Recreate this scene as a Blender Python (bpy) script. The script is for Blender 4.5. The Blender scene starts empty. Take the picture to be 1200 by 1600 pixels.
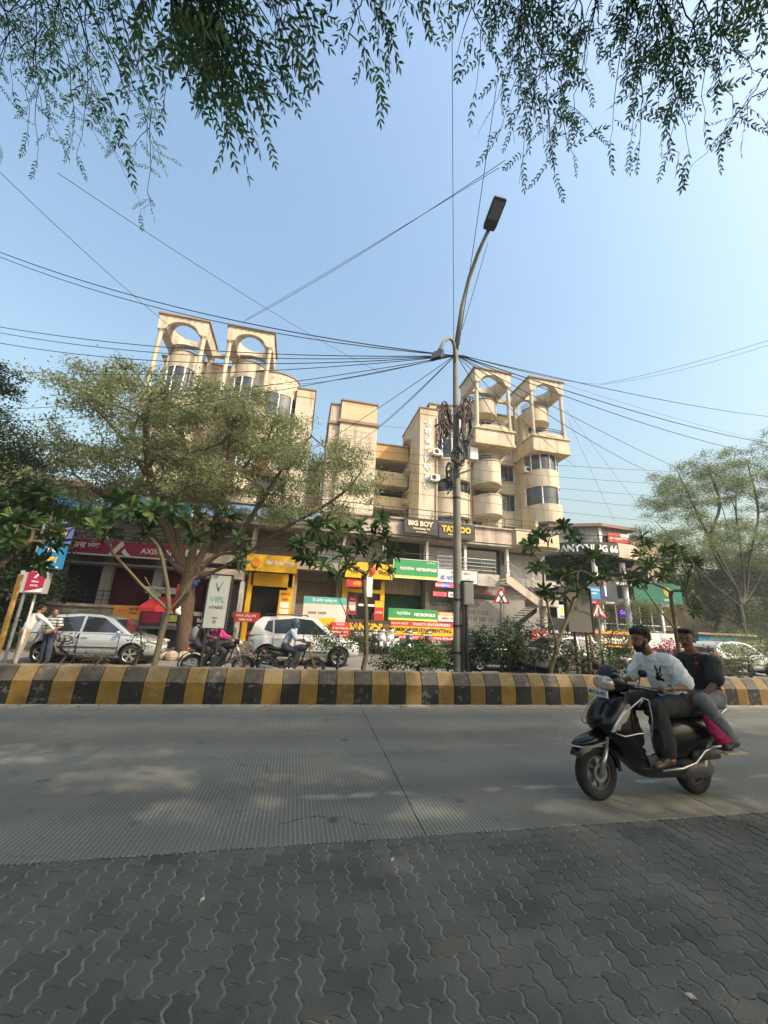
import bpy, bmesh, math, random
import numpy as np
from mathutils import Vector, Matrix, Euler
sc = bpy.context.scene
COL = sc.collection
# ------------------------------------------------------------------ camera
EYE = Vector((0, 0, 1.65))
YAW, PITCH, ROLL = math.radians(12), math.radians(16), math.radians(2.6)
F_ = Vector((math.sin(YAW)*math.cos(PITCH), math.cos(YAW)*math.cos(PITCH), math.sin(PITCH)))
R0 = Vector((math.cos(YAW), -math.sin(YAW), 0)); U0 = R0.cross(F_)
R_ = R0*math.cos(ROLL) + U0*math.sin(ROLL); U_ = U0*math.cos(ROLL) - R0*math.sin(ROLL)
cam = bpy.data.objects.new('camera', bpy.data.cameras.new('camera')); COL.objects.link(cam)
cam.matrix_world = Matrix(((R_.x, U_.x, -F_.x, EYE.x), (R_.y, U_.y, -F_.y, EYE.y), (R_.z, U_.z, -F_.z, EYE.z), (0, 0, 0, 1)))
cam.data.sensor_fit = 'VERTICAL'; cam.data.sensor_height = 24.0; cam.data.lens = 601/1600*24
cam.data.clip_start = 0.05; cam.data.clip_end = 3000
sc.camera = cam
# ------------------------------------------------------------------ sky and sun
SUN = Vector((0.60, -0.62, 0.80)).normalized()
w = bpy.data.worlds.new('World'); sc.world = w; w.use_nodes = True
nt = w.node_tree; bg = nt.nodes['Background']
sky = nt.nodes.new('ShaderNodeTexSky'); sky.sky_type = 'NISHITA'; sky.sun_disc = False
sky.sun_elevation = math.asin(SUN.z); sky.sun_rotation = math.atan2(SUN.x, SUN.y)
sky.altitude = 100; sky.air_density = 2.4; sky.dust_density = 7.0; sky.ozone_density = 5.0
nt.links.new(sky.outputs[0], bg.inputs[0]); bg.inputs[1].default_value = 0.14
sl = bpy.data.lights.new('sun', 'SUN'); sl.energy = 2.1; sl.angle = math.radians(0.6); sl.color = (1.0, 0.87, 0.70)
so = bpy.data.objects.new('sun', sl); COL.objects.link(so); so.location = (20, -20, 30)
so.rotation_euler = (-SUN).to_track_quat('-Z', 'Y').to_euler()
sc.view_settings.view_transform = 'Standard'; sc.view_settings.look = 'None'
sc.view_settings.gamma = 1; sc.view_settings.use_curve_mapping = False
sc.view_settings.exposure = 1.05
try:
    sc.cycles.max_bounces = 6; sc.cycles.transparent_max_bounces = 8
    sc.cycles.use_denoising = True
except Exception: pass
# ------------------------------------------------------------------ helpers
def ray(px, py): return F_ + R_*((px-600)/601) - U_*((py-800)/601)
def at(px, py, Y): d = ray(px, py); return EYE + d*(Y/d.y)
def atd(px, py, D): return EYE + ray(px, py).normalized()*D
def proj(p):
    v = Vector(p)-EYE; k = v.dot(F_)
    if k < 0.05: return None
    return (600+601*v.dot(R_)/k, 800-601*v.dot(U_)/k)

def tag(o, label=None, cat=None, group=None, kind=None):
    if label: o['label'] = label
    if cat: o['category'] = cat
    if group: o['group'] = group
    if kind: o['kind'] = kind
    return o
def empty(name, loc=(0, 0, 0), rz=0, label=None, cat=None, group=None, kind=None):
    o = bpy.data.objects.new(name, None); COL.objects.link(o); o.location = loc; o.rotation_euler = (0, 0, rz)
    o.empty_display_size = 0.1
    return tag(o, label, cat, group, kind)
def children(o): return KIDS.get(o.name, [])
KIDS = {}
def setpar(o, p):
    if p is not None:
        o.parent = p; KIDS.setdefault(p.name, []).append(o)
def copy_tree(o, parent=None):
    c = o.copy(); COL.objects.link(c); setpar(c, parent)
    for ch in children(o): copy_tree(ch, c)
    return c
def rnd_unit(rng, n):
    v = rng.normal(size=(n, 3)); return v/np.linalg.norm(v, axis=1, keepdims=True)

class MB:
    def __init__(s): s.v = []; s.f = []; s.m = []; s.M = None
    def add(s, vs, fs, m=0):
        b = len(s.v)
        for p in vs:
            p = Vector(p)
            if s.M is not None: p = s.M @ p
            s.v.append(p[:])
        for f in fs: s.f.append(tuple(b+i for i in f)); s.m.append(m)
    def box(s, x0, x1, y0, y1, z0, z1, m=0):
        s.add([(x0, y0, z0), (x1, y0, z0), (x1, y1, z0), (x0, y1, z0), (x0, y0, z1), (x1, y0, z1), (x1, y1, z1), (x0, y1, z1)],
              [(3, 2, 1, 0), (4, 5, 6, 7), (0, 1, 5, 4), (1, 2, 6, 5), (2, 3, 7, 6), (3, 0, 4, 7)], m)
    def cbox(s, c, sx, sy, sz, m=0): s.box(c[0]-sx/2, c[0]+sx/2, c[1]-sy/2, c[1]+sy/2, c[2]-sz/2, c[2]+sz/2, m)
    def bar(s, a, b, w, h, m=0):
        a = Vector(a); b = Vector(b); d = (b-a).normalized(); up = Vector((0, 0, 1))
        if abs(d.z) > 0.95: up = Vector((0, 1, 0))
        sd = d.cross(up).normalized(); up = sd.cross(d)
        q = [sd*(w/2*i)+up*(h/2*j) for i, j in ((-1, -1), (1, -1), (1, 1), (-1, 1))]
        s.add([a+k for k in q]+[b+k for k in q], [(0, 1, 2, 3), (7, 6, 5, 4), (0, 4, 5, 1), (1, 5, 6, 2), (2, 6, 7, 3), (3, 7, 4, 0)], m)
    def prism(s, poly, ax, a, b, m=0):
        n = len(poly)
        if ax == 'y': P = lambda p, t: (p[0], t, p[1])
        elif ax == 'x': P = lambda p, t: (t, p[0], p[1])
        else: P = lambda p, t: (p[0], p[1], t)
        s.add([P(p, a) for p in poly]+[P(p, b) for p in poly],
              [tuple(range(n)), tuple(range(2*n-1, n-1, -1))]+[(i, i+n, (i+1) % n+n, (i+1) % n) for i in range(n)], m)
    def tube(s, pts, r, n=8, m=0, cap=True, flat=1.0):
        pts = [Vector(p) for p in pts]; k = len(pts)
        rs = r if isinstance(r, (list, tuple)) else [r]*k
        vs = []; prev = None
        for i, p in enumerate(pts):
            d = (pts[min(i+1, k-1)]-pts[max(i-1, 0)])
            if d.length < 1e-9: d = Vector((0, 0, 1))
            d.normalize()
            if prev is None:
                u = d.cross(Vector((0, 0, 1)) if abs(d.z) < 0.9 else Vector((1, 0, 0))).normalized()
            else: u = (prev-d*prev.dot(d)).normalized()
            prev = u; q = d.cross(u)
            for j in range(n):
                t = 2*math.pi*j/n; vs.append(p+u*(math.cos(t)*rs[i])+q*(math.sin(t)*rs[i]*flat))
        fs = [(i*n+j, i*n+(j+1) % n, (i+1)*n+(j+1) % n, (i+1)*n+j) for i in range(k-1) for j in range(n)]
        if cap: fs += [tuple(range(n-1, -1, -1)), tuple((k-1)*n+j for j in range(n))]
        s.add(vs, fs, m)
    def loft(s, rings, m=0, cap=True):
        n = len(rings[0]); k = len(rings); vs = [p for r in rings for p in r]
        fs = [(i*n+j, i*n+(j+1) % n, (i+1)*n+(j+1) % n, (i+1)*n+j) for i in range(k-1) for j in range(n)]
        if cap: fs += [tuple(range(n-1, -1, -1)), tuple((k-1)*n+j for j in range(n))]
        s.add(vs, fs, m)
    def lathe(s, prof, n=24, c=(0, 0, 0), ax='z', m=0, a0=0, a1=2*math.pi, closed=True):
        c = Vector(c); vs = []; N = n if closed else n+1
        for r, h in prof:
            for j in range(N):
                t = a0+(a1-a0)*j/n; x, y = r*math.cos(t), r*math.sin(t)
                vs.append(c+Vector({'z': (x, y, h), 'y': (x, h, y), 'x': (h, x, y)}[ax]))
        fs = []
        for i in range(len(prof)-1):
            for j in range(n):
                j2 = (j+1) % N
                fs.append((i*N+j, i*N+j2, (i+1)*N+j2, (i+1)*N+j))
        s.add(vs, fs, m)
    def ball(s, c, r, nu=12, nv=8, m=0, R=None):
        c = Vector(c); r = (r, r, r) if not hasattr(r, '__len__') else r; vs = []
        for i in range(1, nv):
            t = math.pi*i/nv
            for j in range(nu):
                a = 2*math.pi*j/nu; vs.append(Vector((r[0]*math.sin(t)*math.cos(a), r[1]*math.sin(t)*math.sin(a), r[2]*math.cos(t))))
        vs += [Vector((0, 0, r[2])), Vector((0, 0, -r[2]))]
        if R is not None: vs = [R @ v for v in vs]
        fs = [(i*nu+j, (i+1)*nu+j, (i+1)*nu+(j+1) % nu, i*nu+(j+1) % nu) for i in range(nv-2) for j in range(nu)]
        T = len(vs)-2
        fs += [(T, j, (j+1) % nu) for j in range(nu)]+[(T+1, (nv-2)*nu+(j+1) % nu, (nv-2)*nu+j) for j in range(nu)]
        s.add([c+v for v in vs], fs, m)
    def mesh(s, name, mats, smooth=False):
        me = bpy.data.meshes.new(name); me.from_pydata(s.v, [], s.f)
        mats = mats if isinstance(mats, (list, tuple)) else [mats]
        for m in mats: me.materials.append(m)
        if len(mats) > 1: me.polygons.foreach_set('material_index', s.m)
        if smooth: me.polygons.foreach_set('use_smooth', [True]*len(s.f))
        me.update(); return me
    def build(s, name, mats, parent=None, smooth=False, bevel=0, sub=0, angle=None, loc=None):
        me = s.mesh(name, mats, smooth)
        o = bpy.data.objects.new(name, me); COL.objects.link(o); setpar(o, parent)
        if loc: o.location = loc
        if smooth and angle:
            try: me.set_sharp_from_angle(angle=math.radians(angle))
            except Exception: pass
        if bevel:
            b = o.modifiers.new('bevel', 'BEVEL'); b.width = bevel; b.segments = 2; b.limit_method = 'ANGLE'
        if sub:
            b = o.modifiers.new('subd', 'SUBSURF'); b.levels = sub; b.render_levels = sub
        return o

# ------------------------------------------------------------------ materials
def lin(c):
    if isinstance(c, str):
        c = [int(c[i:i+2], 16)/255 for i in (0, 2, 4)]
        return tuple(x/12.92 if x <= .04045 else ((x+.055)/1.055)**2.4 for x in c)+(1,)
    return tuple(c)+(1,)
MATS = {}
def mat(name, col, rough=0.7, var=0.12, vscale=3.0, metal=0.0, bump=0.0, bscale=40.0, spec=0.4, coat=0.0, dirt=0.0, dcol=(0.12, 0.09, 0.06),
        emit=0.0, trans=0.0, streak=False, objrnd=0.0, island=0.0, flake=0.0):
    if name in MATS: return MATS[name]
    m = bpy.data.materials.new(name); m.use_nodes = True; t = m.node_tree; N = t.nodes; L = t.links
    b = N['Principled BSDF']; c = lin(col)
    b.inputs['Roughness'].default_value = rough; b.inputs['Metallic'].default_value = metal
    b.inputs['Specular IOR Level'].default_value = spec
    if coat: b.inputs['Coat Weight'].default_value = coat; b.inputs['Coat Roughness'].default_value = 0.06
    g = N.new('ShaderNodeNewGeometry')
    def noise(scale, det=4, stretch=None):
        n = N.new('ShaderNodeTexNoise'); n.inputs['Scale'].default_value = scale; n.inputs['Detail'].default_value = det
        src = g.outputs['Position']
        if stretch:
            mp = N.new('ShaderNodeMapping'); mp.inputs['Scale'].default_value = stretch; L.new(src, mp.inputs[0]); src = mp.outputs[0]
        L.new(src, n.inputs['Vector']); return n.outputs['Fac']
    def math_(op, a, bb):
        n = N.new('ShaderNodeMath'); n.operation = op
        for i, x in enumerate((a, bb)):
            if isinstance(x, (int, float)): n.inputs[i].default_value = x
            else: L.new(x, n.inputs[i])
        return n.outputs[0]
    def mixc(f, a, bb, mode='MIX'):
        n = N.new('ShaderNodeMix'); n.data_type = 'RGBA'; n.blend_type = mode
        for i, x in ((0, f), (6, a), (7, bb)):
            if isinstance(x, (int, float)): n.inputs[i].default_value = x
            elif isinstance(x, tuple): n.inputs[i].default_value = x
            else: L.new(x, n.inputs[i])
        return n.outputs[2]
    k = math_('ADD', math_('MULTIPLY', math_('SUBTRACT', noise(vscale), 0.5), 2.6*var), 1.0)
    if objrnd:
        oi = N.new('ShaderNodeObjectInfo'); k = math_('MULTIPLY', k, math_('ADD', math_('MULTIPLY', oi.outputs['Random'], objrnd*2), 1-objrnd))
    if island:
        k = math_('MULTIPLY', k, math_('ADD', math_('MULTIPLY', g.outputs['Random Per Island'], island*2), 1-island))
    cc = N.new('ShaderNodeVectorMath'); cc.operation = 'SCALE'; cc.inputs[0].default_value = c[:3]; L.new(k, cc.inputs['Scale'])
    out = cc.outputs[0]
    if dirt:
        f = noise(1.3 if not streak else 2.2, 6, (1, 1, 0.16) if streak else None)
        mr = N.new('ShaderNodeMapRange'); mr.inputs[1].default_value = 0.48; mr.inputs[2].default_value = 0.75; mr.inputs[3].default_value = 0; mr.inputs[4].default_value = dirt
        L.new(f, mr.inputs[0]); out = mixc(mr.outputs[0], out, lin(dcol))
    L.new(out, b.inputs['Base Color'])
    if flake:
        mr = N.new('ShaderNodeMapRange'); mr.inputs[1].default_value = .57; mr.inputs[2].default_value = .61; mr.inputs[4].default_value = flake
        L.new(math_('ADD', math_('MULTIPLY', noise(11, 7), .75), math_('MULTIPLY', noise(1.7, 2), .25)), mr.inputs[0]); out = mixc(mr.outputs[0], out, (.16, .15, .125, 1)); L.new(out, b.inputs['Base Color'])
    if bump:
        bn = N.new('ShaderNodeBump'); bn.inputs['Strength'].default_value = bump; bn.inputs['Distance'].default_value = 0.02
        L.new(noise(bscale, 5), bn.inputs['Height']); L.new(bn.outputs[0], b.inputs['Normal'])
    if emit: b.inputs['Emission Color'].default_value = c; b.inputs['Emission Strength'].default_value = emit
    if trans:
        tr = N.new('ShaderNodeBsdfTranslucent'); L.new(out, tr.inputs[0]); ms = N.new('ShaderNodeMixShader'); ms.inputs[0].default_value = trans
        L.new(b.outputs[0], ms.inputs[1]); L.new(tr.outputs[0], ms.inputs[2]); L.new(ms.outputs[0], N['Material Output'].inputs[0])
    MATS[name] = m; return m
def glass(name='dark_glass', col=(0.02, 0.025, 0.03), rough=0.06):
    return mat(name, col, rough, var=0.3, vscale=1.5, spec=0.8)
# text ------------------------------------------------------------------
TXT = {}
def text_mesh(s, fat=0.0):
    out = []
    for ch in s:                      # the short i sign is drawn before its consonant
        if ch == '\u093f' and out:
            k = len(out)-1
            while k > 1 and out[k-1] == '\u094d': k -= 2
            out.insert(k, ch)
        else: out.append(ch)
    s = ''.join(out)
    key = (s, fat)
    if key in TXT: return TXT[key]
    c = bpy.data.curves.new('lettering', 'FONT'); c.body = s; c.resolution_u = 2; c.offset = fat
    o = bpy.data.objects.new('lettering_tmp', c); COL.objects.link(o)
    dg = bpy.context.evaluated_depsgraph_get(); me = bpy.data.meshes.new_from_object(o.evaluated_get(dg))
    vs = np.zeros(len(me.vertices)*3); me.vertices.foreach_get('co', vs); vs = vs.reshape(-1, 3)
    fs = [tuple(p.vertices) for p in me.polygons]
    bpy.data.objects.remove(o); bpy.data.curves.remove(c); bpy.data.meshes.remove(me)
    if len(vs): vs[:, :2] -= vs[:, :2].min(0)
    TXT[key] = (vs, fs); return TXT[key]
def put_text(mb, s, cx, cz, h, y=0, maxw=None, m=0, fat=0.02, w=None, slope=0.0, thick=0.0):
    """text centred at (cx, cz) on the plane y (seen from -Y)"""
    vs, fs = text_mesh(s, fat)
    if not len(vs): return
    W, Hh = vs[:, 0].max(), vs[:, 1].max(); k = h/max(Hh, 1e-6); kx = k
    if w: kx = w/W
    elif maxw and W*k > maxw: kx = maxw/W
    P = [((p[0]-W/2)*kx+cx, y, (p[1]-Hh/2)*k+cz+slope*(p[0]-W/2)*kx) for p in vs]
    mb.add(P, fs, m)
    if thick: mb.add([(p[0], y+thick, p[2]) for p in P], fs, m)
# ------------------------------------------------------------------ materials of the ground
def ground_mat(name, base, groove=False, far=False):
    m = bpy.data.materials.new(name); m.use_nodes = True; t = m.node_tree; N = t.nodes; L = t.links; b = N['Principled BSDF']
    g = N.new('ShaderNodeNewGeometry'); pos = g.outputs['Position']
    def nz(scale, det=5, st=None, rough=.55):
        n = N.new('ShaderNodeTexNoise'); n.inputs['Scale'].default_value = scale; n.inputs['Detail'].default_value = det; n.inputs['Roughness'].default_value = rough
        s = pos
        if st: mp = N.new('ShaderNodeMapping'); mp.inputs['Scale'].default_value = st; L.new(s, mp.inputs[0]); s = mp.outputs[0]
        L.new(s, n.inputs['Vector']); return n.outputs['Fac']
    def ma(op, a, bb=0.0, cc=None):
        n = N.new('ShaderNodeMath'); n.operation = op
        for i, x in enumerate((a, bb, cc)):
            if x is None: continue
            if isinstance(x, (int, float)): n.inputs[i].default_value = x
            else: L.new(x, n.inputs[i])
        return n.outputs[0]
    def rng(x, a, bb, c, d):
        n = N.new('ShaderNodeMapRange'); L.new(x, n.inputs[0])
        for i, v in enumerate((a, bb, c, d)): n.inputs[i+1].default_value = v
        return n.outputs[0]
    def mix(f, a, bb):
        n = N.new('ShaderNodeMix'); n.data_type = 'RGBA'
        for i, x in ((0, f), (6, a), (7, bb)):
            if isinstance(x, (int, float, tuple)): n.inputs[i].default_value = x
            else: L.new(x, n.inputs[i])
        return n.outputs[2]
    c = Vector(base)
    k = ma('ADD', ma('MULTIPLY', nz(1.1, 6), .5), ma('MULTIPLY', nz(60, 3), .9)); k = ma('ADD', k, .3)
    sc_ = N.new('ShaderNodeVectorMath'); sc_.operation = 'SCALE'; sc_.inputs[0].default_value = c; L.new(k, sc_.inputs['Scale']); col = sc_.outputs[0]
    # sandy dust in patches, dark tyre and oil marks
    col = mix(rng(nz(.55, 6), .50, .72, 0, .55), col, (.235, .19, .135, 1))
    col = mix(rng(nz(3.3, 3), .64, .74, 0, .45), col, (.035, .033, .03, 1))
    col = mix(rng(nz(1.4, 5, (.10, 1, 1)), .56, .70, 0, .35), col, (.05, .048, .045, 1))
    h = nz(90, 4)
    if groove:
        sep = N.new('ShaderNodeSeparateXYZ'); L.new(pos, sep.inputs[0])
        wob = ma('MULTIPLY', nz(1.2, 2), .018)
        s1 = ma('SINE', ma('MULTIPLY', ma('ADD', sep.outputs[0], wob), 2*math.pi/.037))
        line = rng(s1, .45, .95, 0, 1)
        amt = ma('MULTIPLY', line, rng(nz(.9, 4), .36, .60, .38, 1)); amt = ma('MULTIPLY', amt, rng(nz(55, 3), .35, .6, .35, 1))
        col = mix(ma('MULTIPLY', amt, .85), col, (.37, .345, .28, 1))
        edge = rng(sep.outputs[1], 8.15, 8.55, 0, 1); edge = ma('MULTIPLY', edge, rng(nz(4, 5), .35, .6, .3, 1))
        col = mix(edge, col, (.34, .31, .25, 1))
        sy = sep.outputs[1]; wv = ma('MULTIPLY', ma('SUBTRACT', nz(.6, 3), .5), .5)
        def band(y0, w_, lo=0.0): return rng(ma('ABSOLUTE', ma('SUBTRACT', ma('ADD', sy, wv), y0)), w_, w_*.2, lo, 1)
        for y0, w_ in ((4.55, .55), (6.35, .5), (7.6, .5)): col = mix(ma('MULTIPLY', ma('MULTIPLY', band(y0, w_), nz(2.2, 5, (.12, 1, 1))), .55), col, (.045, .046, .044, 1))
        st = ma('MULTIPLY', rng(ma('ABSOLUTE', ma('SUBTRACT', ma('ADD', sy, ma('MULTIPLY', wv, .35)), 4.36)), .075, .02, 0, 1), rng(nz(2.6, 6), .47, .6, 0, 1)); st = ma('MULTIPLY', st, rng(sep.outputs[0], -.6, .6, 0, 1)); col = mix(ma('MULTIPLY', st, .75), col, (.36, .34, .29, 1))
        vo = N.new('ShaderNodeTexVoronoi'); vo.feature = 'DISTANCE_TO_EDGE'; vo.inputs['Scale'].default_value = .42; vv = N.new('ShaderNodeVectorMath'); vv.operation = 'ADD'; nv = N.new('ShaderNodeTexNoise'); nv.inputs['Scale'].default_value = 1.7; nv.inputs['Detail'].default_value = 6; L.new(pos, nv.inputs['Vector'])
        L.new(pos, vv.inputs[0]); L.new(nv.outputs['Color'], vv.inputs[1]); L.new(vv.outputs[0], vo.inputs['Vector']); ck = ma('MULTIPLY', rng(vo.outputs['Distance'], .0, .0045, 1, 0), rng(nz(.35, 2), .50, .56, 0, 1)); col = mix(ma('MULTIPLY', ck, .8), col, (.02, .02, .018, 1))
        sp = N.new('ShaderNodeTexVoronoi'); sp.inputs['Scale'].default_value = 1.5; L.new(pos, sp.inputs['Vector']); col = mix(ma('MULTIPLY', rng(sp.outputs['Distance'], .04, .12, .75, 0), rng(nz(9, 4), .4, .6, .3, 1)), col, (.03, .03, .028, 1))
        h = ma('ADD', ma('MULTIPLY', h, .5), ma('MULTIPLY', line, -.7))
    L.new(col, b.inputs['Base Color']); b.inputs['Roughness'].default_value = .85; b.inputs['Specular IOR Level'].default_value = .3
    bn = N.new('ShaderNodeBump'); bn.inputs['Strength'].default_value = .55; bn.inputs['Distance'].default_value = .012
    L.new(h, bn.inputs['Height']); L.new(bn.outputs[0], b.inputs['Normal']); return m
M_CONC = ground_mat('concrete_slab', (.150, .144, .120), True)
M_CONC2 = ground_mat('far_road_concrete', (.21, .20, .18))
M_EARTH = mat('earth', (.12, .085, .055), .95, var=.3, bump=.8, bscale=18)
M_SAND = mat('joint_sand', (.27, .255, .21), .95, var=.35, vscale=2.5, bump=.6, bscale=60)
M_PAVE = mat('paver_concrete', (.112, .111, .097), .85, var=.42, vscale=2.0, bump=.55, bscale=130, objrnd=.19, island=.10, dirt=.75, dcol=(.17, .15, .11))

# ------------------------------------------------------------------ ground, roads
mb = MB(); mb.box(-900, 900, -600, 1500, -.6, -.12); tag(mb.build('ground', M_EARTH), kind='structure')
road = tag(empty('road', (0, 0, 0)), kind='structure')
mb = MB(); mb.box(-60, 60, 3.50, 8.9, -.115, -.016); mb.build('roadbed', mat('joint_dark', (.03, .028, .025), .95), road)
rg = random.Random(4)
def slab(x0, x1, y0, y1, sk=.0):
    m_ = MB(); e = .0038
    n = max(2, int((x1-x0)/.5)); top = []; 
    P = [(x0+e+sk*(y0-6), y0+e), (x1-e+sk*(y0-6), y0+e), (x1-e+sk*(y1-6), y1-e), (x0+e+sk*(y1-6), y1-e)]
    m_.prism(P, 'z', -.012, 0.0)
    o = m_.build('concrete_slab', M_CONC, road, bevel=.004)
    o.location.z = 0
xs1 = [-60, -45, -30, -21.0, -16.5, -12.1, -7.7, -3.2, 1.36, 5.9, 10.4, 14.9, 19.4, 24, 33, 46, 60]
xs2 = [-60, -45, -30, -21.0, -16.5, -12.1, -7.7, -3.2, 1.36, 4.45, 8.9, 13.4, 18.0, 24, 33, 46, 60]
for a, b_ in zip(xs1, xs1[1:]): slab(a, b_, 5.94, 8.62, .055 if abs(a) < 20 else 0)
for a, b_ in zip(xs2, xs2[1:]): slab(a, b_, 3.555, 5.94, .055 if abs(a) < 20 else 0)
# pavers: zigzag edge bricks laid herringbone
A = .1135
pave = tag(empty('pavement'), kind='structure')
mb = MB(); mb.box(-60, 60, -12, 3.545, -.115, -.0070); mb.build('bedding_sand', M_SAND, pave)
def zed(p, q):  # point symmetric wavy unit edge from p to q
    p = Vector(p); q = Vector(q); d = q-p; n = Vector((-d.y, d.x)) if (abs(d.x) > abs(d.y)) == (d.x+d.y > 0) or True else d
    s = 1 if (d.x+d.y) > 0 else -1
    n = Vector((-d.y, d.x))*s
    out = []
    for t, k in ((0, 0), (.17, .105), (.36, .10), (.64, -.10), (.83, -.105)):
        out.append(p+d*t+n*k*s*(1 if s > 0 else -1) if s > 0 else p+d*t-n*k*(-1)*(-1)*(-1))
    return out
def edge_pts(p, q):
    p = Vector(p); q = Vector(q); rev = (q.x+q.y) < (p.x+p.y)
    a, b_ = (q, p) if rev else (p, q); d = b_-a; n = Vector((-d.y, d.x))
    pts = [a+d*t+n*k for t, k in ((0, 0), (.18, .11), (.36, .095), (.64, -.095), (.82, -.11), (1, 0))]
    if rev: pts.reverse()
    return pts[:-1]
def paver_poly(kind):
    c = dict(H=[(0, 0), (1, 0), (2, 0), (2, 1), (1, 1), (0, 1)], V=[(0, 0), (1, 0), (1, 1), (1, 2), (0, 2), (0, 1)], U=[(0, 0), (1, 0), (1, 1), (0, 1)])[kind]
    P = []
    for i in range(len(c)): P += edge_pts(c[i], c[(i+1) % len(c)])
    cen = Vector(dict(H=(1, .5), V=(.5, 1), U=(.5, .5))[kind])
    return [(p-cen)*A for p in P], cen
def paver_mesh(kind):
    P, cen = paver_poly(kind); m_ = MB()
    L_ = max(abs(p.x) for p in P); W_ = max(abs(p.y) for p in P)
    hx, hy = dict(H=(.113, .057), V=(.057, .113), U=(.057, .057))[kind]
    def ins(e): return [Vector((p.x*(1-(e+.0014)/hx), p.y*(1-(e-.0020)/hy))) for p in P]
    e0 = .0056
    r0 = [(p.x, p.y, -.02) for p in ins(e0)]; r1 = [(p.x, p.y, -.004) for p in ins(e0)]; r2 = [(p.x, p.y, 0) for p in ins(e0+.0045)]
    m_.loft([r0, r1, r2], cap=False); n = len(r0); m_.add(r2, [tuple(range(n))])
    return m_
pm = {k: paver_mesh(k) for k in 'HVU'}; pme = {k: pm[k].mesh('paver', M_PAVE) for k in 'HVU'}
cells = []
for i in range(-45, 75):
    for j in range(8, 34):
        k = (i-j) % 4
        if k == 0: c = ((i+1)*A, (j+.5)*A, 'H')
        elif k == 3: c = ((i+.5)*A, (j+1.0)*A, 'V')
        else: continue
        if k == 3 and j == 33: c = ((i+.5)*A, 33.5*A, 'U')
        x, y = c[0]-.03, c[1]-.314
        pp = proj((x, y, 0))
        if y < 1.2: continue
        cells.append((x, y, c[2]))
vis = []
for x, y, k in cells:
    pp = proj((x, y, 0)); v = pp and -40 < pp[0] < 1240 and pp[1] < 1640
    vis.append((0 if v else 1, math.hypot(x, y), x, y, k))
vis.sort(); rest = MB()
for n_, (nv, d, x, y, k) in enumerate(vis):
    dz = rg.uniform(-.002, .0015); rz = rg.uniform(-.012, .012)
    if n_ < 300:
        o = bpy.data.objects.new('paver', pme[k]); COL.objects.link(o); setpar(o, pave)
        o.location = (x, y, dz); o.rotation_euler = (rg.uniform(-.006, .006), rg.uniform(-.006, .006), rz)
    else:
        rest.M = Matrix.Translation((x, y, dz)) @ Euler((rg.uniform(-.006, .006), rg.uniform(-.006, .006), rz)).to_matrix().to_4x4()
        rest.add(pm[k].v, pm[k].f)
rest.M = None
tag(rest.build('pavers_beyond', M_PAVE, pave), kind='stuff')
mb = MB()
mb.box(-60, -5.4, -12, 3.545, -.010, -.002); mb.box(8.6, 60, -12, 3.545, -.010, -.002); mb.box(-5.4, 8.6, -12, .9, -.010, -.002)
mb.build('outer_paving', M_PAVE, pave)
# broken mortar lip between the pavers and the slab
mb = MB(); r2 = random.Random(8)
for i in range(420):
    x = -6+i*.035; y = 3.552+r2.uniform(-.012, .010); s = r2.uniform(.006, .018)
    mb.ball((x, y, -.004), (s, s*.6, s*.28), 6, 4)
tag(mb.build('crumbled_mortar', M_SAND), 'crumbled sandy mortar along the paver edge', 'rubble', kind='stuff')

# ------------------------------------------------------------------ black and yellow barrier of the median
def paint(name, col, d):
    return mat(name, col, .75, var=.45, vscale=5, bump=.5, bscale=35, dirt=d, dcol=(.12, .10, .07), objrnd=.2, flake=.38)
M_YEL = paint('yellow_kerb_paint', (.145, .085, .008), .45); M_BLK = paint('black_kerb_paint', (.006, .006, .006), .12)
def dusty(m):
    t = m.node_tree; b = t.nodes['Principled BSDF']; src = b.inputs['Base Color'].links[0].from_socket; g = t.nodes.new('ShaderNodeNewGeometry'); s = t.nodes.new('ShaderNodeSeparateXYZ'); t.links.new(g.outputs['Normal'], s.inputs[0])
    n = t.nodes.new('ShaderNodeTexNoise'); n.inputs['Scale'].default_value = 7; n.inputs['Detail'].default_value = 5; t.links.new(g.outputs['Position'], n.inputs['Vector'])
    r = t.nodes.new('ShaderNodeMapRange'); r.inputs[1].default_value = .2; r.inputs[2].default_value = .8; r.inputs[4].default_value = .75; t.links.new(s.outputs[2], r.inputs[0]); k = t.nodes.new('ShaderNodeMath'); k.operation = 'MULTIPLY'; t.links.new(r.outputs[0], k.inputs[0]); t.links.new(n.outputs['Fac'], k.inputs[1])
    x = t.nodes.new('ShaderNodeMix'); x.data_type = 'RGBA'; t.links.new(k.outputs[0], x.inputs[0]); t.links.new(src, x.inputs[6]); x.inputs[7].default_value = (.34, .29, .21, 1); t.links.new(x.outputs[2], b.inputs['Base Color'])
dusty(M_YEL); dusty(M_BLK)
bar = empty('median_barrier', (0, 8.6, 0), 0, 'black and yellow striped concrete barrier along the near side of the median', 'barrier')
P = [(0, -.01), (0, .385), (.13, .625), (.30, .635), (.32, .60), (.32, -.01)]
bx = [-4.75, -4.49+.05, -4.12, -3.75, -3.36, -3.0, -2.62, -2.24, -1.89, -1.54, -1.19, -.83, -.48, -.1, .25, .62, 1.0, 1.37, 1.74, 2.12, 2.48, 2.84]
while bx[0] > -28: bx.insert(0, bx[0]-.365)
while bx[-1] < 44: bx.append(bx[-1]+.373)
import bisect
i0 = bisect.bisect(bx, -4.5)
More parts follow.
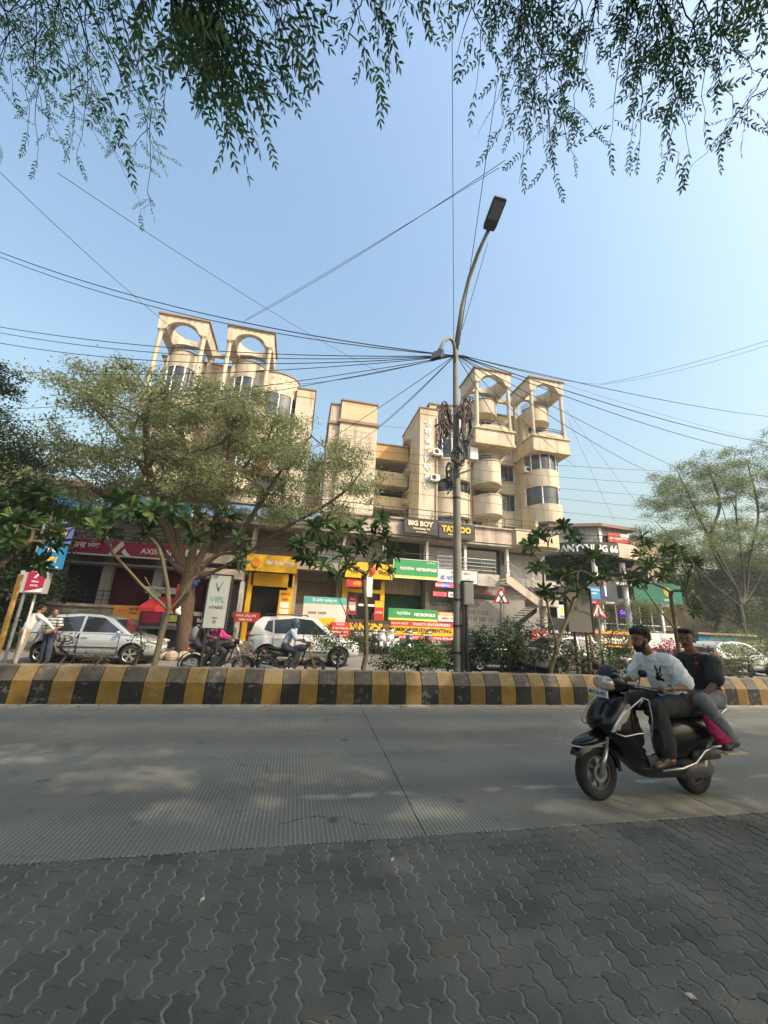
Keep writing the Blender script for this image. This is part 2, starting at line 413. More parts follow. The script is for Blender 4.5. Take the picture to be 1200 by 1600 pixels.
for i, (a, b_) in enumerate(zip(bx, bx[1:])):
    if b_ < -9 or a > 24: continue
    m_ = MB(); dz = rg.uniform(-.006, .006)
    m_.prism([(y, z+(dz if z > .1 else 0)) for y, z in P], 'x', a+.003, b_-.003)
    m_.build('kerb_block', M_BLK if (i-i0) % 2 == 0 else M_YEL, bar, bevel=.012)
    KIDS[bar.name][-1].location.y = rg.uniform(-.004, .004)
for nm, a0, a1 in (('barrier_run', bx[0], -9), ('barrier_run', 24, bx[-1])):
    m_ = MB()
    for i, (a, b_) in enumerate(zip(bx, bx[1:])):
        if a0 <= a and b_ <= a1+.4 and (b_ < -8.9 or a > 23.9): m_.prism(P, 'x', a, b_-.001, 0 if (i-i0) % 2 == 0 else 1)
    if m_.v: tag(m_.build(nm, [M_BLK, M_YEL], bar), kind='stuff')
# median soil and its far kerb
mb = MB(); n = 160
for i in range(n):
    pass
def sheet(name, x0, x1, y0, y1, nx, ny, zf, m_, parent=None):
    vs = [(x0+(x1-x0)*i/nx, y0+(y1-y0)*j/ny, zf(x0+(x1-x0)*i/nx, y0+(y1-y0)*j/ny)) for j in range(ny+1) for i in range(nx+1)]
    fs = [(j*(nx+1)+i, j*(nx+1)+i+1, (j+1)*(nx+1)+i+1, (j+1)*(nx+1)+i) for j in range(ny) for i in range(nx)]
    m = MB(); m.add(vs, fs); return m.build(name, m_, parent, smooth=True)
from mathutils import noise as mn
tag(sheet('median_soil', -28, 44, 8.9, 10.98, 240, 10, lambda x, y: .30+.06*mn.noise(Vector((x*1.3, y*1.3, 3)))+.03*mn.noise(Vector((x*6, y*6, 1))), M_EARTH), kind='structure')
M_KERB = mat('old_kerb_stone', (.20, .175, .14), .9, var=.4, vscale=4, bump=.4, dirt=.6, dcol=(.06, .05, .04))
fk = empty('median_far_kerb', (0, 11, 0), 0, 'low weathered stone kerb on the far side of the planted median', 'kerb')
x = -28
while x < 44:
    m_ = MB(); m_.box(x+.006, x+.894, 10.95, 11.13, -.05, .40+rg.uniform(-.012, .012)); m_.build('kerb_stone', M_KERB, fk, bevel=.015); x += .9
# far carriageway, far kerb, far forecourt
mb = MB(); mb.box(-60, 80, 11.13, 19.82, -.115, 0); tag(mb.build('far_road', M_CONC2), kind='structure')
fkk = empty('forecourt_kerb', (0, 19.9, 0), 0, 'low yellow and black kerb in front of the shops', 'kerb')
M_YEL2 = paint('faded_yellow', (.45, .33, .12), .5); M_BLK2 = paint('faded_black', (.12, .11, .10), .5)
x = -22; i = 0
while x < 34:
    m_ = MB(); m_.box(x+.005, x+.595, 19.82, 20.0, -.05, .15); m_.build('kerb_block', M_YEL2 if i % 2 else M_BLK2, fkk, bevel=.012); x += .6; i += 1
mb = MB(); mb.box(-60, 80, 20.0, 60, -.115, .10); tag(mb.build('forecourt', mat('forecourt_paving', (.19, .17, .145), .9, var=.3, dirt=.5, bump=.4)), kind='structure')
# litter: small leaf and paper scraps lying on the road
def scrap(px, py, col, s, name, label, cat):
    p = at(px, py, 1); d = ray(px, py); t = (0.004-EYE.z)/d.z; p = EYE+d*t
    m_ = MB(); a = rg.uniform(0, 3); R = Euler((0, 0, a)).to_matrix()
    q = [R @ Vector(v) for v in ((-s, -.3*s, .0), (-.2*s, -.5*s, .01), (s, -.2*s, .004), (.8*s, .35*s, .014), (0, .5*s, .004), (-.8*s, .3*s, .012))]
    m_.add([p+v for v in q]+[p+v-Vector((0, 0, .003)) for v in q], [(0, 1, 2, 3, 4, 5), (11, 10, 9, 8, 7, 6)]+[(i, i+6, (i+1) % 6+6, (i+1) % 6) for i in range(6)])
    tag(m_.build(name, mat(name+str(col), col, .8)), label, cat)
scrap(1079, 1558, (.55, .48, .36), .026, 'paper_scrap', 'pale crumpled paper scrap on the pavers at lower right', 'litter')
scrap(316, 1407, (.50, .50, .30), .014, 'dry_leaf', 'tiny yellowish leaf on the dark pavers', 'leaf')
scrap(613, 1344, (.6, .6, .55), .012, 'paper_scrap', 'tiny white scrap beside the slab edge', 'litter')
scrap(875, 1152, (.6, .4, .2), .03, 'dry_leaf', 'orange-brown leaf on the road in front of the scooter', 'leaf')
mb = MB(); r3 = random.Random(5)
for i in range(170):
    x = r3.uniform(-9, 16); y = 8.58-abs(r3.gauss(0, .12)); s = r3.uniform(.008, .028)
    mb.ball((x, y, .004), (s, s*.7, s*.35), 5, 3, m=r3.choice((0, 0, 1)))
tag(mb.build('leaf_litter', [mat('litter_brown', (.12, .08, .04), .9), mat('litter_pale', (.4, .36, .28), .9)]), 'dry leaf crumbs and grit along the foot of the barrier', 'leaf litter', kind='stuff')
# ------------------------------------------------------------------ thin dusty air
hz = MB(); hz.box(-62, 90, -14, 62, -1.7, 27.5)
hm = bpy.data.materials.new('dusty_air'); hm.use_nodes = True; hn = hm.node_tree; hn.nodes.remove(hn.nodes['Principled BSDF'])
hv_ = hn.nodes.new('ShaderNodeVolumePrincipled'); hv_.inputs['Color'].default_value = (.86, .90, .96, 1); hv_.inputs['Density'].default_value = .0012; hv_.inputs['Anisotropy'].default_value = .2
hn.links.new(hv_.outputs[0], hn.nodes['Material Output'].inputs['Volume'])
tag(hz.build('haze', hm), kind='stuff')
# ------------------------------------------------------------------ shop block
def wallm(name, col, d=.5, dc=(.16, .12, .08)): return mat(name, col, .85, var=.10, vscale=1.2, bump=.12, bscale=25, dirt=d, dcol=dc, streak=True)
M_CREAM = wallm('cream_wall', (.56, .485, .36), .75, (.24, .19, .13)); M_CREAM2 = wallm('yellow_wall', (.56, .45, .28), .75, (.24, .18, .11))
M_PINK = wallm('pinkish_plaster', (.55, .44, .36), .6); M_DIRTY = wallm('dirty_plaster', (.38, .34, .28), .7)
M_ORANGE = wallm('ochre_wall', (.56, .36, .14), .3)
M_GREYW = wallm('grey_wall', (.30, .29, .27), .5); M_TRIM = wallm('dark_trim', (.28, .20, .14), .5)
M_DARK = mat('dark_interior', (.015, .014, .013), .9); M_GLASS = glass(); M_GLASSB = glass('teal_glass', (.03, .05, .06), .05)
M_STEEL = mat('grey_steel', (.30, .31, .32), .4, metal=.6); M_RAIL = mat('dark_rail', (.05, .05, .055), .5, metal=.5)
M_WHITE = mat('white_paint', (.74, .73, .70), .6, dirt=.25); M_BLACK = mat('black_plastic', (.018, .018, .02), .45)
M_TXW = mat('white_letters', (.80, .80, .78), .5, var=.04); M_TXK = mat('black_letters', (.02, .02, .02), .5, var=.04)
M_TXY = mat('yellow_letters', (.85, .52, .03), .5, var=.05); M_TXR = mat('red_letters', (.62, .04, .03), .5, var=.05)
M_TXB = mat('blue_letters', (.05, .12, .45), .5, var=.05); M_TXG = mat('grey_letters', (.12, .11, .11), .7, var=.1)
def sig(name, c): return mat('sign_'+name, c, .5, var=.06, vscale=2, dirt=.22, dcol=(.25, .2, .15), streak=True)
S_MAR, S_BLUE, S_LBLUE, S_YEL, S_GRN, S_LIME, S_RED, S_ORG, S_BRN, S_CHAR, S_TEAL, S_WHT = [sig(n, c) for n, c in (
    ('maroon', (.36, .015, .06)), ('blue', (.03, .26, .48)), ('pale_blue', (.22, .38, .62)), ('yellow', (.80, .46, .02)), ('green', (.04, .30, .10)), ('lime', (.62, .66, .12)),
    ('red', (.55, .05, .035)), ('orange', (.75, .30, .05)), ('brown', (.06, .035, .025)), ('charcoal', (.05, .05, .05)), ('teal', (.10, .42, .40)), ('white', (.66, .66, .63)))]

shop = empty('shop_building', (0, 23, 0), 0, 'two storey row of shops with shutters and a pinkish parapet below the flats', 'building')
SO = Vector((0, 23, 0))
def part(name, m, mb, parent, origin=None, **k):
    """build a part given in world coordinates under a parent that stands at origin"""
    o = mb.build(name, m, parent, **k)
    org = origin if origin is not None else parent.location
    if parent.rotation_euler.z == 0: o.location = -Vector(org)
    return o
def boxp(name, m, parent, *b, bevel=0, mb=None):
    x = MB(); x.box(*b); return part(name, m, x, parent, bevel=bevel)
boxp('wall', M_GREYW, shop, -14.2, 17.3, 24.6, 38, 0, 7.6)
boxp('roof_terrace', M_DIRTY, shop, -14.2, 17.3, 23.05, 38, 7.603, 7.75)
boxp('parapet', M_PINK, shop, .95, 13.85, 22.95, 23.2, 7.02, 7.98)
boxp('parapet', M_CREAM, shop, 13.86, 17.3, 22.85, 23.2, 6.98, 8.0)
boxp('parapet', M_PINK, shop, -14.2, .945, 22.97, 23.2, 6.9, 7.9)
boxp('coping', M_DIRTY, shop, -14.3, 13.84, 22.8, 23.3, 7.99, 8.10)
boxp('coping', M_DIRTY, shop, 13.87, 17.4, 22.7, 23.3, 8.01, 8.12)
boxp('soffit_slab', M_DIRTY, shop, -14.2, 17.3, 23.0, 24.6, 6.85, 6.97)
boxp('floor_slab', M_DIRTY, shop, -5.6, 12.6, 22.95, 24.6, 4.42, 4.92)
boxp('floor_slab', M_DIRTY, shop, -14.2, -5.61, 22.9, 24.6, 4.55, 5.02)
boxp('floor_slab', M_DIRTY, shop, 12.9, 17.3, 23.9, 24.6, 4.42, 4.92)
boxp('raised_platform', M_DIRTY, shop, -14.2, -5.0, 22.0, 24.6, 0, 1.75)
boxp('platform_edge', M_PINK, shop, -14.3, -5.3, 21.9, 22.6, 1.76, 1.9)
boxp('canopy', M_PINK, shop, -5.2, -2.95, 22.2, 24.6, 3.55, 4.05)
boxp('pier', M_WHITE, shop, -3.05, -2.9, 22.5, 24.6, 0, 3.5)
for x in (-12.3, -9.95, -7.45): boxp('pillar', wallm('tile_pillar', (.40, .40, .39), .3), shop, x-.22, x+.22, 23.3, 23.7, 1.9, 4.5)
for x in (-5.45, -2.75, .1, 2.55, 5.1): boxp('pillar', M_DIRTY, shop, x-.12, x+.12, 23.35, 23.65, 4.93, 6.84)
for x in (7.92, 10.55, 13.6): boxp('pillar', M_WHITE, shop, x-.08, x+.08, 23.3, 23.5, 4.93, 6.84)
for x in (-2.75, -.15, 2.45, 8.05, 10.2): boxp('pillar', M_DIRTY, shop, x-.13, x+.13, 23.6, 24.6, 0, 4.41)
def shutter(x0, x1, z0, z1, m, y=24.45, step=.09):
    x = MB(); z = z0
    while z < z1-.01:
        t = min(step, z1-z); x.add([(x0, y, z), (x1, y, z), (x1, y-.028, z+t*.5), (x0, y-.028, z+t*.5), (x1, y, z+t), (x0, y, z+t)], [(0, 1, 2, 3), (3, 2, 4, 5)]); z += t
    x.box(x0, x1, y+.001, y+.05, z0, z1); x.box(x0-.05, x0, y-.06, y+.02, z0, z1); x.box(x1, x1+.05, y-.06, y+.02, z0, z1)
    return part('shutter', m, x, shop)
M_SH = {k: mat('shutter_'+k, c, .5, var=.15, dirt=.35, streak=True) for k, c in dict(green=(.015, .11, .06), grey=(.36, .35, .32), white=(.55, .56, .57), black=(.025, .025, .028), brown=(.20, .155, .125), maroon=(.10, .012, .025), khaki=(.30, .28, .22)).items()}
shutter(5.35, 7.8, .4, 3.4, M_SH['green']); shutter(8.2, 10.0, .4, 3.1, M_SH['grey']); shutter(5.35, 7.7, 4.93, 6.84, M_SH['black'])
shutter(8.1, 10.35, 4.93, 6.7, M_SH['white']); shutter(14.0, 16.4, 4.93, 6.7, M_SH['grey']); shutter(.0, 2.35, .3, 3.85, M_SH['brown'])
shutter(.25, 2.4, 4.93, 6.4, M_SH['white']); shutter(-4.75, -3.1, .9, 3.45, M_SH['khaki'], 23.6); shutter(10.35, 13.75, .4, 3.45, M_SH['grey'], 24.4, .16)
shutter(-9.7, -7.7, 1.9, 3.9, M_SH['maroon'], 23.9); shutter(-7.2, -5.2, 1.9, 3.9, M_SH['maroon'], 23.9)
shutter(-2.6, -.1, 4.93, 6.6, M_SH['brown']); shutter(-5.3, -2.9, 4.93, 6.6, M_SH['brown']); shutter(2.75, 5.0, 5.1, 6.7, M_SH['grey'])
boxp('shopfront_glass', M_GLASS, shop, -12.05, -10.2, 23.95, 24.0, 1.9, 3.9)
boxp('shopfront_glass', M_GLASS, shop, 10.9, 13.4, 24.0, 24.05, 4.93, 6.8)
boxp('beam', M_CREAM, shop, 5.3, 7.85, 24.3, 24.59, 3.41, 4.41); boxp('beam', M_DIRTY, shop, 8.2, 13.8, 24.3, 24.59, 3.5, 4.41)
boxp('ceiling_panel', M_GREYW, shop, -13, -5.2, 22.6, 24.5, 3.93, 4.0)
# white-lined wall above the bank with thin horizontal boards
for i in range(7):
    boxp('wall_board', mat('board_grey', (.42, .43, .42), .6, dirt=.3), shop, -13.2, -5.7, 24.50, 24.58, 5.05+i*.24, 5.25+i*.24)
def railing(parent, pts, h, n_h=4, post=1.1, m=None, r=.022, name='railing'):
    x = MB(); m = m or M_STEEL
    for a, b_ in zip(pts, pts[1:]):
        a = Vector(a); b_ = Vector(b_); L = (b_-a).length; k = max(1, round(L/post))
        for i in range(k+1):
            p = a.lerp(b_, i/k); x.tube([p, p+Vector((0, 0, h))], r, 6)
        for j in range(n_h):
            z = Vector((0, 0, h*(j+1)/n_h)); x.tube([a+z, b_+z], r*(1.3 if j == n_h-1 else .8), 6)
    return part(name, m, x, parent)
railing(shop, [(8.5, 23.05, 4.93), (12.55, 23.05, 4.93)], .95); railing(shop, [(5.2, 23.1, 4.93), (8.4, 23.1, 4.93)], .95, 2, m=M_RAIL)
railing(shop, [(-5.6, 23.1, 4.93), (5.1, 23.1, 4.93)], .95, 4, m=M_RAIL); railing(shop, [(-13.2, 22.7, 4.9), (-5.7, 22.7, 4.9)], .75, 4, .3, m=M_RAIL, r=.018)
railing(shop, [(-14, 23.0, 8.1), (17.2, 23.0, 8.1)], .7, 2, 1.3, m=M_RAIL, r=.02)
railing(shop, [(-13.9, 22.1, 1.9), (-8.6, 22.1, 1.9)], .65, 3, .8, m=M_RAIL, r=.018)
railing(shop, [(12.1, 21.9, 1.4), (13.0, 21.9, 1.4)], .9, 4, .5, m=M_RAIL); railing(shop, [(5.3, 22.9, .95), (9.6, 22.9, .95)], .9, 2, 1.5, m=M_RAIL)
# outside staircase, two flights with a rounded landing on a round column
stc = empty('staircase', (14.5, 22.6, 0), 0, 'dirty white outside staircase with steel railing and rounded landing below the first floor', 'staircase')
n = 9
for i in range(n):
    xa = 12.65+i*.24; z = 4.75-i*.155
    b_ = MB(); b_.box(xa, xa+.28, 22.0, 23.3, z-.05, z); part('tread', M_DIRTY, b_, stc)
b_ = MB(); b_.prism([(12.6, 4.92), (12.6, 4.35), (14.85, 2.95), (14.85, 3.5)], 'y', 21.86, 21.98); part('stringer', M_PINK, b_, stc)
b_ = MB(); b_.prism([(14.86+1.0*(math.sin(a)) + .6, 22.6-1.0*math.cos(a)) for a in np.linspace(0, math.pi, 12)]+[(14.86, 23.6), (14.86, 21.6)], 'z', 3.05, 3.45)
part('landing', M_DIRTY, b_, stc)
b_ = MB(); b_.lathe([(.2, 0), (.2, 3.04)], 16, (15.35, 22.4, 0)); part('column', M_DIRTY, b_, stc, smooth=True)
for i in range(9):
    xa = 15.2-i*.24; z = 3.0-i*.165
    b_ = MB(); b_.box(xa-.28, xa, 22.9, 23.9, z-.05, z); part('tread', M_DIRTY, b_, stc)
b_ = MB(); b_.prism([(15.2, 3.0), (15.2, 2.7), (13.0, 1.15), (13.0, 1.5)], 'y', 22.78, 22.88); part('stringer', M_RAIL, b_, stc)
railing(stc, [(12.6, 21.92, 4.9), (14.85, 21.92, 3.48)], .85, 4, .5); railing(stc, [(13.2, 23.35, 4.8), (15.0, 23.35, 3.6)], .85, 4, .5)
railing(stc, [(14.9, 21.7, 3.45), (15.9, 21.8, 3.45), (16.4, 22.6, 3.45)], .8, 4, .5)

# ------------------------------------------------------------------ signboards
def board(name, label, x0, x1, y, z0, z1, m, texts=(), thick=.09, frame=None, cat='signboard', strips=(), group=None, art=None):
    r = empty(name, ((x0+x1)/2, y, z0), 0, label, cat, group); O = r.location
    b_ = MB(); b_.box(x0, x1, y, y+thick, z0, z1); part('panel', m, b_, r, bevel=.006)
    if frame:
        f = MB(); e = .035
        f.box(x0-e, x1+e, y-.012, y+thick+.01, z1, z1+e); f.box(x0-e, x1+e, y-.012, y+thick+.01, z0-e, z0)
        f.box(x0-e, x0, y-.012, y+thick+.01, z0, z1); f.box(x1, x1+e, y-.012, y+thick+.01, z0, z1); part('frame', frame, f, r)
    for (a, b2, c, d, mm) in strips:
        s = MB(); s.box(a, b2, y-.006, y-.001, c, d); part('printed_strip', mm, s, r)
    by = {}
    for t in texts:
        s, cx, cz, h, mm = t[:5]; kw = t[5] if len(t) > 5 else {}
        q = by.setdefault(mm.name, (mm, MB())); put_text(q[1], s, cx, cz, h, y-.012, **kw)
    for mm, q in by.values(): part('lettering', mm, q, r)
    if art:
        for nm, mm, q in art: part(nm, mm, q, r)
    return r
# bank
art = MB(); y = 22.43
art.prism([(-9.75, 4.37), (-9.48, 4.37), (-9.06, 4.95), (-9.16, 5.13), (-9.23, 5.13)], 'y', y-.012, y-.005)
art2 = MB(); art2.prism([(-9.0, 4.78), (-8.9, 4.62), (-8.64, 4.37), (-8.93, 4.37), (-9.13, 4.58)], 'y', y-.012, y-.005)
board('bank_signboard', 'long maroon bank signboard with white lettering and a triangular emblem', -13.0, -6.15, 22.45, 4.33, 5.12, S_MAR,
      [('ॲक्सिस बँक', -11.15, 4.80, .50, M_TXW, dict(maxw=2.5, fat=.03)), ('AXIS BANK', -7.25, 4.72, .30, M_TXW, dict(w=2.0, fat=.03))], thick=.3,
      strips=[(-13.0, -6.15, 4.33, 4.40, M_TXW)], art=[('emblem', M_TXW, art), ('emblem', M_TXW, art2)])
# pots
M_TERRA = mat('terracotta', (.42, .14, .05), .8); M_LEAFP = mat('pot_leaf', (.05, .11, .025), .6, island=.4, trans=.3)
r4 = random.Random(12)
for i in range(9):
    x = -12.6+i*.78+r4.uniform(-.08, .08); p = empty('potted_plant', (x, 22.62, 4.9), 0, '%s terracotta pot from the left on the rail over the maroon bank sign' % ('first', 'second', 'third', 'fourth', 'fifth', 'sixth', 'seventh', 'eighth', 'ninth')[i], 'potted plant', 'potted plants along the rail over the bank sign')
    b_ = MB(); b_.lathe([(.0, 0), (.10, 0), (.14, .24), (.16, .24), (.16, .29), (.12, .29), (.11, .2), (0, .2)], 14); b_.build('pot', M_TERRA, p, smooth=True, angle=30)
    b_ = MB(); 
    for k in range(46):
        a = r4.uniform(0, 6.28); d = Vector((math.cos(a), math.sin(a), r4.uniform(.4, 2))).normalized(); q = Vector((0, 0, .25))+d*r4.uniform(.1, .42); s = r4.uniform(.05, .10)
        u = d.cross(Vector((r4.random(), r4.random(), .3))).normalized()*s*.4; b_.add([q, q+d*s+u, q+d*s*2, q+d*s-u], [(0, 1, 2, 3)])
    b_.build('foliage', M_LEAFP, p)
board('banner', 'blue shop banner reading POLYNOMIAL on the parapet behind the big tree', -12.9, -6.3, 22.84, 6.85, 7.62, S_BLUE,
      [('POLYNO', -11.4, 7.36, .26, M_TXW), ('PRASAD', -7.9, 7.36, .26, M_TXW), ('जाहिरात व छपाई केंद्र', -10.9, 7.06, .20, M_TXW, dict(maxw=3)), ('पहिला मजला', -7.7, 7.04, .2, M_TXW)])['label'] = 'long blue banner with white lettering on the parapet behind the big tree'
board('banner', 'pale blue banner at the left end of the pinkish parapet', -6.0, 1.0, 22.84, 7.08, 7.86, S_LBLUE,
      [('कार्यालय', -4.8, 7.5, .3, M_TXW), ('SERVICES', .0, 7.45, .22, M_TXW)])
board('banner', 'white banner between blue banner and pale blue banner', -6.25, -6.02, 22.83, 6.9, 7.6, S_WHT)
# yellow shop left
art = MB(); art.lathe([(0, -.01), (.26, -.01), (.26, -.004)], 20, (-2.35, 22.4, 4.55), 'y')
board('shop_sign', 'yellow shop sign with a round emblem and pale Devanagari letters', -2.85, -.15, 22.45, 4.12, 4.98, S_YEL,
      [('हितेश ज्वेलर्स', -1.05, 4.58, .34, M_TXW, dict(maxw=1.6)), ('BHAGAT', -2.35, 4.55, .12, M_TXR, dict(maxw=.4))], frame=M_TXY, art=[('emblem', S_ORG, art)])
y_ = MB(); y_.box(-2.6, -.3, 23.3, 23.5, 3.35, 4.1); y_.box(-2.75, -2.5, 23.3, 23.5, .1, 4.1); y_.box(-.55, -.2, 23.3, 23.5, .1, 4.1); part('yellow_doorframe', S_YEL, y_, shop)
boxp('doorway', M_DARK, shop, -2.5, -.55, 23.55, 23.6, .1, 3.35)
board('menu_board', 'tall orange menu board beside the yellow shop door', -.95, -.25, 22.9, 1.3, 3.15, S_YEL, [('MENU', -.6, 2.95, .14, M_TXR), ('थाळी', -.6, 2.65, .16, M_TXR), ('वडा पाव', -.6, 1.65, .14, M_TXR, dict(maxw=.55))], strips=[(-.85, -.35, 2.2, 2.5, M_TXW), (-.85, -.35, 1.85, 2.12, M_TXW)])
# sangini shop
art = MB(); art.ball((4.25, 22.3, 4.55), (.16, .04, .26), 12, 8)
board('shop_sign', 'yellow shop sign partly hidden by the middle plumeria, left of the green sign', 2.62, 5.45, 22.4, 4.08, 5.0, S_YEL,
      [('गणेश', 3.3, 4.45, .34, M_TXK), ('मिठाई', 4.95, 4.45, .34, M_TXK)], art=[('emblem', S_RED, art)])
board('shop_sign', 'small red sign with yellow letters below the hidden yellow sign', 2.75, 4.2, 22.5, 3.55, 4.0, S_RED, [('संगिनी', 3.45, 3.78, .26, M_TXY)])
y_ = MB(); y_.box(2.62, 2.95, 23.2, 23.5, .1, 4.05); y_.box(4.95, 5.2, 23.2, 23.5, .1, 4.05); y_.box(2.95, 4.95, 23.2, 23.5, 3.3, 3.52); part('yellow_doorframe', S_YEL, y_, shop)
boxp('shop_window', M_GLASS, shop, 2.96, 4.94, 23.5, 23.55, .1, 3.3)
x = MB(); x.box(3.7, 4.7, 23.42, 23.49, 2.55, 2.65); part('lit_shelf', mat('shelf_light', (1, .75, .45), .5, emit=1.2), x, shop)
board('poster', 'round-emblem poster on the sweet shop window', 3.0, 3.55, 23.3, 2.0, 3.1, S_MAR, [('मिठाई', 3.28, 2.9, .12, M_TXW)], strips=[(3.08, 3.47, 2.25, 2.75, M_TXW)])
board('poster', 'red and yellow poster right of the sweet shop window', 4.6, 5.15, 23.1, 1.5, 2.9, S_RED, [('OFFER', 4.87, 2.2, .12, M_TXW)], strips=[(4.62, 5.13, 2.5, 2.85, M_TXY)])
board('shop_banner', 'black garment shop banner with large yellow letters between two brass medallions', 2.55, 5.4, 22.1, .75, 1.75, S_BRN,
      [('SANGINI', 3.95, 1.38, .38, M_TXY, dict(w=1.9, fat=.05)), ('GARMENT', 3.95, .98, .2, M_TXW)])
for x, lb in ((2.55, 'left'), (5.15, 'right')):
    b_ = MB(); b_.lathe([(0, -.02), (.28, -.02), (.30, 0), (.26, .02)], 20, (x, 22.04, 1.25), 'y'); o = b_.build('brass_medallion', mat('brass', (.25, .15, .06), .5, metal=.5))
    tag(o, 'round brown medallion at the %s end of the black garment banner' % lb, 'medallion')
G = dict(frame=M_WHITE)
board('shop_sign', 'large green laboratory sign with white letters at first floor level', 5.52, 8.3, 22.4, 4.28, 5.38, S_GRN,
      [('मेट्रोपोलिस', 6.35, 4.83, .26, M_TXW, dict(maxw=1.15, fat=.03)), ('METROPOLIS', 7.58, 4.83, .2, M_TXW, dict(w=1.3, fat=.05)), ('080 3399 3939', 7.85, 5.25, .07, M_TXW)], strips=[(5.52, 8.3, 4.28, 4.42, S_LIME)], **G)
board('shop_sign', 'lower green laboratory sign above the red and yellow printing banner', 5.3, 8.3, 22.4, 1.82, 2.48, S_GRN,
      [('मेट्रोपोलिस', 6.2, 2.2, .24, M_TXW, dict(maxw=1.15, fat=.03)), ('METROPOLIS', 7.5, 2.17, .19, M_TXW, dict(w=1.3, fat=.05))], strips=[(5.3, 8.3, 1.82, 1.94, S_LIME)])
board('shop_banner', 'red and yellow banner offering printing and scanning', 5.35, 10.2, 22.3, .78, 1.78, S_YEL,
      [('JUMBO XEROX  PRINTING SCAN', 7.75, 1.28, .3, M_TXK, dict(w=4.6, fat=.02)), ('SHAKTI ENTERPRISES', 7.9, 1.64, .15, M_TXW, dict(w=2.3)), ('COLOUR XEROX', 5.95, 1.64, .1, M_TXW), ('COLOR PRINT   LAMINATION   SPIRAL BINDING   SCAN', 7.7, .9, .12, M_TXW, dict(w=4.4))],
      strips=[(5.35, 10.2, 1.5, 1.78, S_RED), (5.35, 10.2, .78, 1.03, S_RED)])
board('shop_sign', 'small white and orange notice right of the lower green sign', 8.4, 10.1, 22.6, 1.85, 2.4, S_WHT, [('PRINTING', 8.9, 2.3, .12, M_TXW), ('XEROX  SCAN', 9.1, 2.05, .11, M_TXR)], strips=[(8.4, 9.5, 2.22, 2.4, S_ORG)])
board('shop_sign', 'white doctor signboard with blue and red letters behind the lamp pole', 8.38, 11.0, 22.6, 4.22, 5.0, S_WHT,
      [('डॉ. पाटील', 9.1, 4.5, .3, M_TXB), ('क्लिनिक', 9.5, 4.82, .2, M_TXR), ('हॉस्पिटल', 10.3, 4.8, .16, M_TXR), ('वेळ ९ ते ५', 10.4, 4.5, .1, M_TXK)], frame=M_STEEL)
for cx in (8.65, 10.7):
    pass
board('shop_sign', 'dirty white quilted board left of the outside staircase', 11.05, 12.6, 22.7, 4.15, 4.9, mat('quilt_board', (.50, .44, .38), .7, var=.25, vscale=8, bump=.6, bscale=6, dirt=.4))
LR = mat('led_red', (1, .05, .06), .5, emit=1.6, var=.5, vscale=30); LB = mat('led_blue', (.08, .12, .9), .5, emit=.9, var=.5, vscale=30)
board('led_sign', 'upper red and blue LED sign under the white doctor board', 8.15, 9.55, 22.5, 3.85, 4.15, M_BLACK, [('Xerox', 8.45, 4.0, .16, M_TXW), ('Print', 8.9, 4.0, .12, M_TXW)], strips=[(8.2, 8.62, 3.88, 4.12, LR), (8.63, 9.1, 3.88, 4.12, LB), (9.12, 9.45, 3.88, 4.12, LR)])
board('led_sign', 'lower red LED sign beside a pale name plate', 8.0, 9.0, 22.5, 3.3, 3.6, M_BLACK, [('OPEN', 8.5, 3.45, .14, M_TXR)], strips=[(8.06, 8.9, 3.34, 3.56, LR)])
board('name_plate', 'pale name plate with grey letters beside the red LED sign', 9.02, 10.1, 22.5, 3.3, 3.62, S_WHT, [('SHAKTI', 9.5, 3.46, .16, M_TXG)])
board('name_plate', 'faint painted shop name on the shutter beside the green shutter', 8.25, 9.98, 24.33, 2.3, 3.0, M_SH['grey'], [('SHAKTI ENT', 9.1, 2.9, .16, M_TXG), ('ENTERPRISES PRINT', 9.1, 2.55, .14, M_TXR, dict(maxw=1.6)), ('XEROX', 9.1, 2.38, .1, M_TXG)], thick=.01)
board('painted_notice', 'grey wall painted SHOP FOR SALE with a faded phone number', 10.4, 13.6, 24.15, 1.1, 3.4, M_SH['grey'],
      [('SHOP', 11.35, 3.0, .3, M_TXG, dict(fat=.0)), ('FOR SALE', 11.7, 2.55, .28, M_TXG, dict(fat=.0)), ('9226 708 700', 11.95, 2.15, .24, M_TXG, dict(fat=0))], thick=.02)
board('shop_sign', 'faded grey and red sign above the SHOP FOR SALE wall', 10.7, 13.6, 23.9, 3.7, 4.3, M_GREYW, [('NEW FASHION', 12.0, 4.12, .2, M_TXG), ('STUDIO', 12.2, 3.86, .2, M_TXR)])
def carved(name, label, x0, x1, z0, z1, m, rows):
    r = board(name, label, x0, x1, 22.55, z0, z1, m, thick=.14, frame=M_BLACK)
    for s, cx, cz, h, mm, w_ in rows:
        b_ = MB(); put_text(b_, s, cx, cz, h, 22.50, w=w_, fat=.05 if h > .2 else .02, thick=.03); part('lettering', mm, b_, r)
M_CRM = mat('cream_letters', (.80, .66, .42), .5)
carved('shop_sign', 'charcoal clothing shop sign with raised cream letters on the parapet', 6.15, 8.35, 7.1, 8.05, S_CHAR, [('BIG BOY', 7.2, 7.74, .34, M_CRM, 1.65), ('Clothing 66', 7.25, 7.4, .17, M_CRM, 1.15), ('MENS CLOTHING', 7.25, 7.2, .06, M_CRM, .7)])
carved('shop_sign', 'charcoal sign reading TATTOO in yellow letters, behind the lamp pole', 8.45, 10.85, 7.02, 7.95, S_CHAR, [('TATTOO', 9.6, 7.58, .42, M_TXY, 2.0), ('STUDIO', 9.3, 7.22, .08, M_CRM, .5)])
